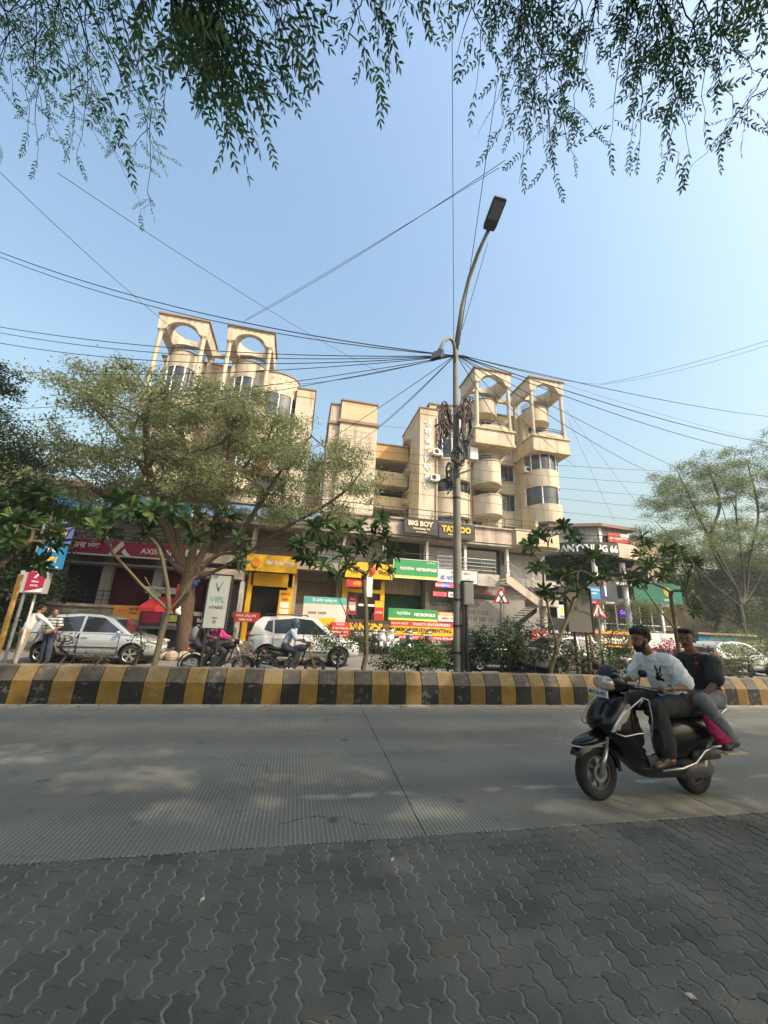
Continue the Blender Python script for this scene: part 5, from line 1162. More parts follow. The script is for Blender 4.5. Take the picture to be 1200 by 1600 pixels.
# the big tree at left
L_BIG = leafm('leaf_olive', (.225, .25, .115), .45, .5); L_DARK = leafm('leaf_dark', (.040, .062, .022), .25); L_RIGHT = leafm('leaf_yellowgreen', (.19, .24, .09)); L_FAR = leafm('leaf_far', (.07, .095, .05), .3)
rng = np.random.default_rng(3); T = []
top = lambda x: np.interp(x, [-11.4, -10.8, -9.4, -6, -2.6, -.8, 1.2, 3.3], [8.6, 10.6, 12.0, 12.5, 12.1, 10.9, 9.6, 8.8])
bot = lambda x: np.interp(x, [-11.4, -9, -6, -3, 0, 3.3], [6.0, 5.3, 5.6, 5.8, 5.6, 6.0])
YT = lambda px: np.interp(px, [55, 75, 110, 190, 260, 330, 400, 450, 500, 545, 590, 620], [650, 588, 568, 562, 590, 600, 602, 640, 672, 700, 745, 800])
def fits(p, m=14):
    q = proj(p); return q and q[0] > 62+m and q[0] < 606 and q[1] > YT(q[0])+m*.8
pads = []; tries = 0
while len(pads) < 128 and tries < 40000:
    tries += 1; x = rng.uniform(-11.4, 3.6); y = rng.uniform(13.8, 20.4); z = rng.uniform(5.8, 13.2); e = 1-((y-17)/3.6)**2; b_2 = bot(x)
    if e <= 0 or z < b_2+(1-math.sqrt(e))*1.2 or not fits((x, y, z)): continue
    if rng.random() > (1 if x < -.6 else .5): continue
    if any((x-a_)**2+(y-b_)**2+(2.0*(z-c_))**2 < (1.0 if x < -1 else 1.4) for a_, b_, c_ in pads): continue
    pads.append((x, y, z))
for x, y, z in pads:
    for _ in range(6): T.append((x+rng.normal()*.40, y+rng.normal()*.40, z+rng.normal()*.17))
T += [(-10.6, 15.5, 5.9), (-9.6, 15, 6.1), (-2.2, 14.6, 6.1), (-1, 15, 5.8), (.2, 15.5, 5.9), (1.2, 16, 6.4), (2.6, 16, 7.4), (3.4, 16.4, 8.2), (-.5, 14.2, 5.4), (.8, 15, 5.2), (-4.2, 16, 4.9)]
trunk = [(-3.95, 17, 0), (-4.08, 17, .8), (-4.2, 17, 1.7), (-4.28, 17, 2.5), (-4.3, 17, 3.2)]
def pl_(Y0, Y1, *pts): return [tuple(at(px, py, Y0+(Y1-Y0)*i/(len(pts)-1))) for i, (px, py) in enumerate(pts)]
SEEDS = [pl_(17, 16, (284, 868), (272, 820), (240, 760), (205, 705), (165, 655), (130, 620)), pl_(17, 18, (300, 868), (308, 815), (305, 755), (285, 690), (262, 640)), pl_(17, 17.5, (312, 872), (335, 820), (352, 750), (360, 690), (352, 640)),
         pl_(17, 15.6, (322, 880), (372, 838), (410, 780), (440, 735), (478, 690)), pl_(17, 15, (330, 895), (390, 862), (450, 822), (500, 795), (545, 762), (572, 725)), pl_(17, 18.5, (270, 880), (238, 838), (205, 800), (160, 775), (115, 740)), pl_(17, 15.2, (278, 872), (250, 800), (232, 730), (228, 660))]
bt = tree('rain_tree', 'big spreading olive green tree with a thick trunk behind the silver hatchback', (-3.95, 17, 0), trunk, T, L_BIG, M_BARK, 145, .29, .125, 11, .30, tmin=.075, asp=.40, droop=.5, rtip=.0068, wig=.15, seg=.55, flat=.45, pl=.2, seeds=SEEDS)
cr = [c for c in children(bt) if c.name.startswith('branches')]
st = MB()
for t_ in np.linspace(0, 2*math.pi, 14, endpoint=False): st.box(-.9, -.0, -.12, .12, .0, .0) if False else None
pl = empty('tree_planter', (-3.95, 17, 0), 0, 'ring of rough stones round the foot of the thick tree trunk', 'planter')
for i in range(14):
    a = i*2*math.pi/14; b_ = MB(); b_.ball((math.cos(a)*.95, math.sin(a)*.95, .14), (.24, .17, .2), 8, 6); b_.build('stone', mat('planter_stone', (.36, .30, .22), .9, var=.3, bump=.6), pl)
bag = empty('plastic_bag', tuple(at(278, 955, 16.3)), 0, 'white plastic bag hanging on the thick tree trunk', 'bag')
b_ = MB(); b_.ball((0, 0, 0), (.10, .08, .11), 7, 5); b_.ball((.04, 0, .11), (.05, .04, .07), 6, 4); b_.ball((.06, 0, -.07), (.07, .06, .07), 6, 5); b_.build('bag_body', M_WHITE, bag, smooth=True)
bag = empty('cloth_bundle', tuple(at(305, 912, 16.3)), 0, 'dark blue cloth bundle hung in the fork of the thick tree', 'cloth')
b_ = MB(); b_.ball((0, 0, 0), (.10, .09, .15), 7, 5); b_.ball((.08, 0, .10), (.09, .07, .07), 6, 5); b_.ball((-.05, 0, -.14), (.06, .06, .09), 6, 4); b_.build('cloth_body', mat('blue_cloth', (.02, .04, .12), .8), bag, smooth=True)
# generic crowns given by blobs: (px, py, radius x m, radius z m, count)
def blob_targets(rng, Y, dy, blobs):
    T = []
    for px, py, rx, rz, n in blobs:
        c = at(px, py, Y)
        for _ in range(n):
            v = rnd_unit(rng, 1)[0]*rng.random()**.45; T.append((c.x+v[0]*rx, Y+v[1]*dy, c.z+v[2]*rz))
    return T
def ptree(name, label, basepx, Y, dy, blobs, lm, bm, nleaf, spread, lsize, seed, rbase, trunk_h=.35, **k):
    rng = np.random.default_rng(seed+100); b0 = at(basepx[0], basepx[1], Y); T = blob_targets(rng, Y, dy, blobs)
    cz = max(t[2] for t in T); cx = sum(t[0] for t in T)/len(T); h = cz*trunk_h; tr = [(b0.x+(cx-b0.x)*.15*i, Y, h*i/3) for i in range(4)]
    return tree(name, label, (b0.x, Y, 0), tr, T, lm, bm, nleaf, spread, lsize, seed, rbase, **k)
ptree('roadside_tree', 'tall thinly leafed tree with many upright grey limbs at the right edge', (1165, 1010), 26, 4.0,
      [(1045, 790, 2.6, 2.6, 46), (1100, 760, 2.6, 2.6, 48), (1165, 750, 2.6, 2.8, 50), (1225, 790, 3, 3.2, 46), (1030, 850, 2.4, 1.6, 30), (1110, 840, 3, 2.2, 50), (1180, 850, 3, 2.6, 50), (1165, 705, .9, 1.2, 10), (1070, 735, 1.4, 1.0, 12)],
      L_RIGHT, M_BARKG, 300, .36, .13, 21, .22, .22, tmin=.09, rtip=.009, seg=.8, wig=.1, pl=.1, asp=.42, seeds=[pl_(26, 25, (1155, 930), (1130, 880), (1098, 820), (1072, 765), (1058, 735)), pl_(26, 27, (1163, 925), (1158, 860), (1150, 800), (1152, 740)), pl_(26, 25.5, (1166, 925), (1172, 870), (1185, 800), (1168, 725)), pl_(26, 26, (1148, 940), (1100, 900), (1058, 850), (1020, 810)), pl_(26, 27, (1172, 930), (1200, 880), (1225, 820), (1240, 780)), pl_(26, 24, (1150, 920), (1110, 850), (1125, 790), (1110, 740))])
ptree('roadside_tree', 'darker leafy tree behind the cafe at the right, below the thin upright tree', (1110, 1010), 31, 3.0,
      [(1080, 920, 3.4, 2.2, 60), (1130, 900, 3.4, 2.6, 60), (1190, 900, 3.5, 3.2, 70), (1150, 960, 4, 2.0, 60), (1230, 950, 3.5, 3, 50), (1040, 880, 2.0, 1.4, 22)], leafm('leaf_mid', (.060, .082, .030), .25), M_BARKG, 120, .6, .20, 22, .4, .3, tmin=.09)
ptree('roadside_tree', 'hazy far tree at the right edge behind the blue cabin', (1200, 1015), 42, 4.0,
      [(1130, 930, 4, 4, 50), (1200, 900, 5, 6, 70), (1260, 900, 5, 6, 50)], L_FAR, M_BARKG, 130, .8, .28, 23, .4, .3, tmin=.09)
ptree('evergreen_tree', 'dark dense tree at the left edge behind the advert stack', (-25, 1000), 19, 2.6,
      [(-5, 720, 1.5, 1.5, 60), (-60, 700, 2.4, 2.4, 50), (15, 775, 1.5, 1.2, 60), (0, 830, 1.8, 1.4, 60), (40, 830, .9, .8, 30), (0, 920, 2.0, 1.5, 60), (-60, 850, 2.6, 3, 50), (0, 990, 1.6, 1, 24)], L_DARK, M_BARKD, 230, .42, .14, 24, .3, .2, tmin=.07)
ptree('evergreen_tree', 'dark tree whose crown only peeks in high at the left edge', (-130, 1050), 13, 1.5,
      [(-40, 570, 1.0, .7, 40), (-12, 585, .45, .35, 22), (-90, 620, 1.6, 1.2, 40)], L_DARK, M_BARKD, 70, .14, .10, 25, .2, .5)
# ---- plumerias with single leaves
M_PLB = bark('plumeria_bark', (.13, .11, .065), 10)
PL_D = leafm('plumeria_leaf', (.040, .075, .024), .25, 0, .55); PL_D2 = leafm('plumeria_leaf_young', (.10, .16, .035), .35, 0, .5)
PL_D.node_tree.nodes['Principled BSDF'].inputs['Specular IOR Level'].default_value = .2
for m_ in (PL_D, PL_D2): pass
def plum_leaf(m_):
    b_ = MB(); prof = [(0, .010), (.15, .06), (.38, .115), (.62, .155), (.8, .145), (.93, .08), (1.0, .01)]; vs = []
    for u, w_ in prof:
        z = -.34*u*u+.06*u; vs += [(u, -w_, z+w_*.35), (u, 0, z), (u, w_, z+w_*.35)]
    fs = []
    for i in range(len(prof)-1):
        for j in range(2): a = i*3+j; fs.append((a, a+1, a+4, a+3))
    b_.add(vs, fs); return b_.mesh('leaf', m_, smooth=True)
PLL = [plum_leaf(PL_D), plum_leaf(PL_D2)]; PLV = ([v.co[:] for v in PLL[0].vertices], [tuple(p.vertices) for p in PLL[0].polygons])
def plumeria(label, base, forks, tips, Y, seed, L=.41, depth=.7, r0=.062):
    rg = random.Random(seed); r = empty('plumeria_tree', at(base[0], base[1], Y), 0, label, 'tree', 'plumeria trees along the median'); O = Vector(r.location); O.z = .28; r.location.z = .28
    b0 = Vector((O.x, O.y, 0)); F = [at(*f, Y)-O for f in forks]
    rn = np.random.default_rng(seed); f0 = F[0]; TT = []; b_ = MB()
    for (px, py) in tips:
        TT.append(tuple(at(px, py, Y+rg.uniform(-depth, depth))-O))
        if rg.random() < .65: TT.append(tuple(at(px+rg.uniform(-24, 24), py+rg.uniform(-16, 18), Y+rg.uniform(-depth, depth))-O))
    trunk = [(0, 0, -.05)]+[tuple(f0*u+Vector((.05*math.sin(u*5+seed), .03, 0))) for u in (.35, .7)]+[tuple(f0)]; sd_ = []
    for f in F[1:]: sd_.append([tuple(f0.lerp(f, .5)+Vector((rg.uniform(-.05, .05), 0, -.04))), tuple(f)])
    NP, pa_, RR, en = grow(rn, trunk, TT, .013, r0, .16, .22, .12, power=2.4, upb=.5, seeds=sd_)
    for i in range(1, len(NP)): e_ = (Vector(NP[i])-Vector(NP[pa_[i]]))*.12; b_.tube([Vector(NP[pa_[i]])-e_, Vector(NP[i])+e_], [min(RR[pa_[i]], RR[i]*1.25), RR[i]], 8, cap=False)
    order = sorted(range(len(TT)), key=lambda q: np.linalg.norm(np.array(TT[q])-NP[3])); tp = []
    for i in en: t = Vector(NP[i]); tp.append((t, (t-Vector(NP[pa_[i]])).normalized()))
    b_.build('trunk', M_PLB, r, smooth=True)
    k = 0; X_ = MB()
    for t, d in tp:
        n = rg.randint(15, 19); d = (d+Vector((0, 0, .6))).normalized(); u = d.cross(Vector((.3, .9, .1))).normalized(); v = d.cross(u)
        for i in range(n):
            
            a = i*2.4+rg.uniform(-.3, .3); lean = .25+.95*(i/n); dd = (u*math.cos(a)+v*math.sin(a))*math.sin(lean*1.3)+d*math.cos(lean*1.3)
            dd.normalize(); nn = (d-dd*d.dot(dd)); nn.normalize(); sd = nn.cross(dd)
            s = L*rg.uniform(.75, 1.15)*(.75+.25*i/n); M_ = Matrix((dd*s, sd*s, nn*s)).transposed().to_4x4(); M_.translation = t+d*rg.uniform(-.08, .05)
            k += 1; yg = 1 if (i < 2 or rg.random() < .08) else 0
            if k <= 298: o = bpy.data.objects.new('leaf', PLL[yg]); COL.objects.link(o); setpar(o, r); o.matrix_local = M_
            else: X_.M = M_; X_.add(PLV[0], PLV[1])
    X_.M = None
    if X_.v: tag(X_.build('leaves_inside', PL_D, r, smooth=True), kind='stuff')
    return r
plumeria('plumeria tree whose branches reach in at the left edge over the advert stack', (-70, 1052), [(-60, 930), (-20, 850), (40, 850)], [(20, 812), (48, 775), (72, 800), (84, 822), (56, 842), (18, 840), (34, 818), (78, 772), (8, 778), (-20, 810), (-40, 780), (100, 806), (66, 880), (-10, 880), (90, 850)], 9.4, 1, .34)
plumeria('plumeria tree with a curved pale trunk in front of the silver hatchback', (240, 1042), [(264, 955), (228, 905), (255, 880), (300, 905), (180, 868)], [(120, 822), (150, 826), (188, 780), (160, 806), (215, 812), (236, 824), (262, 806), (286, 812), (312, 808), (332, 842), (350, 826), (304, 838), (378, 862), (205, 790), (132, 805), (360, 808), (272, 788), (240, 796)], 9.9, 2, .36)
plumeria('plumeria tree with two slender stems in front of the yellow sweet shop', (572, 1047), [(572, 1008), (545, 950), (583, 960), (520, 915), (568, 905)], [(470, 848), (492, 826), (508, 852), (526, 830), (478, 872), (505, 882), (540, 868), (560, 858), (586, 828), (602, 842), (618, 862), (562, 822), (577, 850), (606, 892), (545, 885), (590, 878), (596, 812), (530, 895)], 9.9, 3, .35)
plumeria('plumeria tree with a bent stem beside the blank backed sign', (858, 1050), [(870, 1005), (855, 960), (850, 915), (895, 945)], [(832, 862), (860, 838), (882, 822), (906, 848), (930, 868), (926, 905), (885, 898), (862, 892), (838, 888), (850, 922), (902, 925), (880, 868), (945, 900), (905, 880), (840, 838)], 9.9, 4, .34)
plumeria('plumeria tree behind the scooter passenger with a forked stem', (1066, 1052), [(1056, 985), (1010, 925), (1048, 930)], [(958, 880), (976, 898), (1000, 868), (990, 905), (1022, 882), (1052, 876), (1076, 902), (1082, 930), (1062, 866), (1035, 900), (1084, 955), (1010, 850), (945, 905), (1040, 860)], 10.1, 5, .34)
# ---- shrubs in the median
SH = leafm('shrub_leaf', (.065, .125, .028), .3, .5); SHD = leafm('shrub_dark', (.030, .055, .016), .2, .5); SHR = leafm('shrub_dry', (.075, .060, .030), .2, .4)
def shrub(px, py0, wpx, hpx, Y, seed, lb, lm, nleaf=46, ls=.075, n=26, base=1052, stems=5, spread=.10):
    rng = np.random.default_rng(seed); c = at(px, py0, Y); b0 = (c.x, Y, .28); k = abs(at(px+10, py0, Y).x-c.x)/10; T = []
    for _ in range(n): v = rnd_unit(rng, 1)[0]*rng.random()**.4; T.append((c.x+v[0]*wpx/2*k, Y+v[1]*min(.7, wpx/2*k), max(.42, c.z+v[2]*hpx/2*k)))
    r = empty('shrub', b0, 0, lb, 'shrub', 'shrubs in the median')
    tr = [(c.x, Y, .25), (c.x+.02, Y, .40), (c.x, Y+.02, .5)]; P, par, R, ends = grow(rng, tr, T, .004, .03, .25, .12, .15)
    b_ = MB(); o = Vector(b0)
    for i in range(1, len(P)): b_.tube([Vector(P[par[i]])-o, Vector(P[i])-o], [max(R[i], .006)*1.2, max(R[i], .006)], 4, cap=False)
    b_.build('stems', M_BARKD, r); E = P[ends]; C = np.repeat(E, nleaf, axis=0)+rng.normal(size=(len(E)*nleaf, 3))*spread
    C[:, 2] = np.maximum(C[:, 2], .36); tag(quads('foliage', leafquads(rng, C-np.array(b0), ls, .5, .6, .1), lm, r), kind='stuff')
shrub(655, 1024, 88, 38, 9.9, 1, 'green shrub in front of the printing banner, left of the lamp pole', SH, 70, .07, 46)
shrub(782, 1005, 118, 60, 9.9, 2, 'broad dark green shrub right of the lamp pole below the crossroads sign', SHD, 70, .075, 60)
shrub(735, 1015, 60, 50, 10.3, 3, 'narrow shrub right against the lamp pole', SHD, 60, .07, 26)
shrub(832, 1000, 60, 60, 10.2, 14, 'dark shrub left of the bent plumeria stem', SHD, 50, .07, 26)
shrub(700, 1022, 60, 40, 10.4, 41, 'low green shrub just left of the lamp pole base', SH, 60, .07, 26)
shrub(870, 1022, 60, 40, 10.5, 42, 'low shrub behind the bent plumeria stem', SHD, 55, .07, 26)
shrub(925, 1028, 70, 34, 10.4, 43, 'low hedge plant under the blank backed sign', SH, 55, .07, 28)
shrub(1000, 1030, 80, 34, 10.3, 44, 'low hedge plant behind the rider', SHD, 55, .07, 28)
shrub(605, 1034, 50, 22, 10.3, 45, 'very low shrub right of the middle plumeria stem', SHD, 50, .06, 18)
shrub(530, 1000, 95, 36, 10.2, 4, 'light green leafy shrub behind the helmeted rider handlebars', SH, 46, .07, 28)
shrub(103, 998, 44, 62, 9.9, 5, 'bare twiggy shrub in front of the silver hatchback rear door', SHR, 10, .06, 24, spread=.05)
shrub(218, 1000, 38, 44, 9.9, 6, 'small twiggy shrub in front of the hatchback bonnet', SHD, 12, .06, 16, spread=.06)
shrub(905, 1018, 70, 50, 9.6, 7, 'thin grey green shrub below the blank backed sign', SHR, 26, .06, 22, spread=.08)
shrub(960, 1005, 60, 50, 10.4, 8, 'leafy shrub behind the scooter handlebars', SH, 36, .07, 26)
shrub(1165, 1020, 90, 50, 10.6, 9, 'olive shrub at the right edge behind the barrier', L_RIGHT, 50, .07, 44)
shrub(1120, 1030, 70, 30, 10.3, 10, 'low sparse shrub behind the passenger', SHR, 26, .06, 22)
shrub(385, 1015, 50, 40, 10.2, 12, 'small twiggy shrub between the two motorcycles', SHR, 10, .055, 14, spread=.06)
shrub(150, 1030, 80, 18, 10.0, 13, 'low dry ground shrub beside the bare shrub', SHR, 12, .05, 16, spread=.06)
for i, (px, py, w_, h_) in enumerate(((1000, 985, 60, 40), (1150, 1010, 80, 40), (930, 965, 30, 26), (1010, 950, 60, 26), (1175, 985, 70, 50))):
    shrub(px, py, w_, h_, 24.5 if i != 1 else 20.5, 30+i, ('leafy plant at the foot of the cafe glass front', 'bushy plant beside the blue cabin', 'palm like plant left of the glass front', 'row plant on the low wall of the glass front', 'high bush at the right edge behind the blue cabin')[i], L_RIGHT if i % 2 else SH, 40, .12, 40, spread=.2)
# dry weeds on the shop roof
rng = np.random.default_rng(9); C = np.stack([rng.uniform(-5, 9.6, 900), rng.uniform(23.2, 24.2, 900), 8.1+rng.random(900)**2*.5], 1)
tag(quads('weeds', leafquads(rng, C, .28, .10, .1, -.4), leafm('weed', (.20, .18, .09), .2), None), 'dry weeds growing on the roof edge above the shops', 'weeds', kind='stuff')

# ------------------------------------------------------------------ the neem tree overhead
L_NEEM = leafm('neem_leaf', (.095, .175, .075), .60, .40, .4)
def neem_leaf(seed, n=6, L=.33):
    rg = random.Random(seed); b_ = MB(); b_.tube([(0, 0, 0), (L*.5, 0, -.01), (L, 0, -.05)], .0016, 3, cap=False)
    for i in range(n):
        u = (.14+.82*i/(n-1)); z = -.05*u*u
        for s in (-1, 1):
            a = rg.uniform(.65, 1.15); d = Vector((math.cos(a), s*math.sin(a), rg.uniform(-.7, .05))).normalized(); q = Vector((L*u+rg.uniform(-.006, .006), 0, z)); l = .074*(1-.30*abs(u-.5))*rg.uniform(.85, 1.1)
            w_ = Vector((-d.y*s, d.x*s, .25*rg.uniform(-1, 1))).normalized()*l*.17; k = -w_*.55
            b_.add([q, q+d*l*.3+w_*.9, q+d*l*.65+w_*.7+k*.6, q+d*l+k*1.6, q+d*l*.6-w_*.9+k*.4, q+d*l*.25-w_*.9], [(0, 1, 2, 3, 4, 5)])
    q = Vector((L, 0, -.05)); b_.add([q, q+Vector((.03, .012, -.012)), q+Vector((.065, 0, -.03)), q+Vector((.03, -.012, -.012))], [(0, 1, 2, 3)])
    return b_
NL = [neem_leaf(0, 6, .33), neem_leaf(1, 5, .28), neem_leaf(2, 7, .38), neem_leaf(3, 4, .24)]; NM = [b_.mesh('leaf', L_NEEM) for b_ in NL]
NV = [(np.array(b_.v), b_.f) for b_ in NL]
neem = empty('neem_tree', (-1.6, -3.4, 0), 0, 'neem tree whose hanging leafy branches fill the top of the view', 'tree'); NO = Vector(neem.location)
twigs = []   # (start px, end px, distance, leaves, bow)
def tw(sx, sy, ex, ey, D, n, D2=None, r=.006): twigs.append((sx, sy, ex, ey, D, D2 or D, n, r))
# feathery, farther, at the left
for e in ((40, 225), (105, 240), (215, 352), (70, 150), (20, 150), (0, 240), (95, 110), (208, 300), (165, 215), (238, 272), (60, 265), (125, 265), (195, 260), (-10, 180), (35, 90), (75, 195), (150, 120), (228, 225)):
    tw(e[0]*.45-30+e[0]*.1, -60, e[0], e[1], 7.2, 26, 7.6, .007)
for e in ((190, 205), (235, 160), (118, 70), (170, 100), (255, 165), (205, 120), (215, 60), (150, 40), (200, 175)): tw(e[0]*.8, -60, e[0], e[1], 4.9, 19, 5.2, .007)
# dense bough, close
for e in ((372, 225), (402, 165), (330, 160), (425, 105), (298, 150), (350, 100), (432, 60), (300, 70), (385, 60), (345, 185), (380, 130), (318, 110), (415, 190), (270, 50), (330, 30), (400, 20), (360, 150)): tw(240+(e[0]-300)*.5, -70, e[0], e[1], 3.5, 17, 3.7, .008)
for e in ((495, 108), (465, 92), (485, 55), (440, 122), (450, 30), (505, 30)): tw(e[0]-60, -60, e[0], e[1], 3.8, 12, 4.0)
for e in ((592, 88), (560, 35), (662, 42), (690, 38), (622, 20), (600, 40), (580, 60), (652, 20)): tw(e[0]-20, -60, e[0], e[1], 4.2, 11, 4.4)
tw(520, -60, 536, 80, 4.0, 5)
# right
for e in ((742, 150), (768, 175), (812, 282), (868, 270), (850, 225), (905, 255), (930, 205), (785, 110), (832, 165), (882, 130), (955, 225), (765, 60), (820, 60), (800, 220), (890, 200), (775, 215)): tw(e[0]*.75+215, -70, e[0], e[1], 5.4, 27, 5.7, .007)
for e in ((985, 235), (1052, 280), (1030, 230), (1000, 180), (1080, 245), (1100, 200), (1165, 190), (1192, 120), (1120, 130), (1150, 60), (1002, 90), (950, 70), (1185, 40), (1060, 120), (1040, 180), (1210, 180), (1000, 262), (920, 130), (1090, 60)): tw(e[0]*.8+215, -70, e[0], e[1], 5.4, 25, 5.8, .007)
tw(1260, 120, 1080, 262, 5.4, 8); tw(1240, 60, 1130, 215, 5.4, 14)
rg = random.Random(77); leaves = []; starts = []; tmb = MB(); DOWN = Vector((0, 0, -1))
for sx, sy, ex, ey, D, D2, n, r_ in twigs:
    n = max(3, int(n*(.90 if D < 3.65 else .58 if D < 7 else .75))); sx += rg.uniform(-95, 95); a = atd(sx, sy-rg.uniform(0, 60), D+rg.uniform(-.3, .3)); c = atd(ex, ey, D2); L = (c-a).length; mid = a.lerp(c, .5)+Vector((rg.uniform(-.28, .28), rg.uniform(-.28, .28), .10))*L*.9; starts.append(a)
    pts = []
    for i in range(13): u = i/12; pts.append((1-u)**2*a+2*u*(1-u)*mid+u*u*c+Vector((rg.gauss(0, 1), rg.gauss(0, 1), rg.gauss(0, 1)))*.013*L)
    tmb.tube([p-NO for p in pts], [r_*(1.05-.8*i/12) for i in range(13)], 5, cap=False)
    def put(p, t, last=False, sc_=1.0):
        sd = t.cross(Vector((rg.uniform(-1, 1), rg.uniform(-1, 1), rg.uniform(-1, 1)))).normalized(); d = (t*rg.uniform(.2, .6)+sd*1.0+DOWN*rg.uniform(-.1, .4)).normalized()
        if last: d = (t+sd*.35+DOWN*.15).normalized()
        up = (Vector((0, 0, 1))+Vector((rg.uniform(-.9, .9), rg.uniform(-.9, .9), 0))); up = (up-d*up.dot(d)).normalized(); s2 = up.cross(d); s = rg.uniform(.5, .98)*sc_
        M_ = Matrix((d*s, s2*s*rg.uniform(.8, 1.1), up*s)).transposed().to_4x4(); M_.translation = p-NO; leaves.append(((p-EYE).length, M_, rg.randrange(4)))
    main = max(2, int(n*.45)); far = .8 if D > 7 else 1.0
    for k in range(main):
        u = .30+.70*(k+rg.random())/main; i = min(11, int(u*12)); put(pts[i].lerp(pts[i+1], u*12-i), (pts[i+1]-pts[i]).normalized(), k == main-1, far)
    for k in range(max(1, int(n/6))):
        u = rg.uniform(.12, .85); i = min(11, int(u*12)); p = pts[i]; t = (pts[i+1]-pts[i]).normalized(); sd = t.cross(Vector((rg.uniform(-1, 1), rg.uniform(-1, 1), rg.uniform(-.3, .3)))).normalized(); l = rg.uniform(.12, .30)*(1.4 if D > 6 else 1)
        q = [p, p+(t*.5+sd*.8)*l*.5, p+(t*.5+sd*.8)*l+DOWN*l*.35]
        if proj(q[2]) and proj(q[2])[1] > ey+26: continue
        tmb.tube([x_-NO for x_ in q], [r_*.7, r_*.5, r_*.25], 4, cap=False); m_ = rg.randint(2, 4)
        for h_ in range(m_): v_ = (h_+.6)/m_; put(q[1].lerp(q[2], v_), (q[2]-q[1]).normalized(), h_ == m_-1, far)
tag(tmb.build('twigs', M_BARKD, neem, smooth=True), kind='stuff')
leaves.sort(key=lambda q: q[0])
allv, allf, off = [], [], 0
for i, (d, M_, k) in enumerate(leaves):
    if i < 298: o = bpy.data.objects.new('leaf', NM[k]); COL.objects.link(o); setpar(o, neem); o.matrix_local = M_
    else:
        v, f = NV[k]; m3 = np.array(M_)[:3]; allv.append(v@m3[:, :3].T+m3[:, 3]); allf += [tuple(x+off for x in q) for q in f]; off += len(v)
me = bpy.data.meshes.new('hanging_leaves'); me.from_pydata(np.concatenate(allv).tolist(), [], allf); me.materials.append(L_NEEM); o = bpy.data.objects.new('hanging_leaves', me); COL.objects.link(o); setpar(o, neem); tag(o, kind='stuff')
# unseen crown above and behind the viewer, shaped to shade the near road
rng = np.random.default_rng(5); T = []
def gpt(px, py): d = ray(px, py); return EYE+d*(-EYE.z/d.z)
HOLES = [(gpt(70, 1175), 1.7, .42), (gpt(240, 1215), 1.2, .36), (gpt(360, 1262), .8, .28), (gpt(660, 1265), .45, .24), (gpt(520, 1215), .9, .25), (gpt(640, 1350), .16, .5), (gpt(1080, 1262), 1.2, .28), (gpt(900, 1255), .7, .25), (gpt(1100, 1130), 3.0, .8)]  # gaps cut in the unseen crown to let sun patches onto the road
def outside(C):
    """keep what the lens does not see and what does not darken the sunny patches"""
    F, R, U = (np.array(v) for v in (F_, R_, U_)); v = C-np.array(EYE); k = v@F; kk = np.maximum(k, .05); px = 600+601*(v@R)/kk; py = 800-601*(v@U)/kk
    ok = (k < .05) | (px < -25) | (px > 1225) | (py < -25)
    s = C-np.array(SUN)[None]*(C[:, 2:3]/SUN.z)
    for g, rx, ry in HOLES: ok &= (((s[:, 0]-g.x)/rx)**2+((s[:, 1]-g.y)/ry)**2 > 1) | (np.sin(C[:, 0]*91.7+C[:, 1]*57.3+C[:, 2]*33.1) > .80)
    ok &= s[:, 1] < 9.5+.7*np.sin(s[:, 0]*1.7)+.5*np.sin(s[:, 0]*4.1)
    return ok
while len(T) < 680:
    v = rnd_unit(rng, 1)[0]*rng.random()**.4; p = np.array((5.0, -2.6, 8.6))+v*np.array((13.5, 5.8, 3.0))
    if outside(p[None])[0]: T.append(tuple(p))
while len(T) < 1120:  # higher unseen tier, added to even out the shade on the road
    v = rnd_unit(rng, 1)[0]*rng.random()**.4; p = np.array((11.5, -5.6, 14.0))+v*np.array((12.5, 5.4, 2.4))
    if outside(p[None])[0]: T.append(tuple(p))
T += [tuple(p+Vector((0, -.3, .5))) for p in starts[::2]]
trunk = [(-1.6, -3.4, 0), (-1.5, -3.45, 1.5), (-1.3, -3.5, 3), (-1.0, -3.5, 4.4), (-.6, -3.4, 5.2)]
P, par, R, ends = grow(rng, trunk, T, .010, .34, .8, .10, .25); limbs(M_BARKD, P, par, R, neem, .07, NO, grow.chains)
E = P[ends]; C = np.repeat(E, 150, axis=0)+rng.normal(size=(len(E)*150, 3))*np.array((.55, .55, .35)); C = C[outside(C)]
tag(quads('crown', leafquads(rng, C-np.array(NO), .17, .42, .6, .2), L_NEEM, neem), kind='stuff')
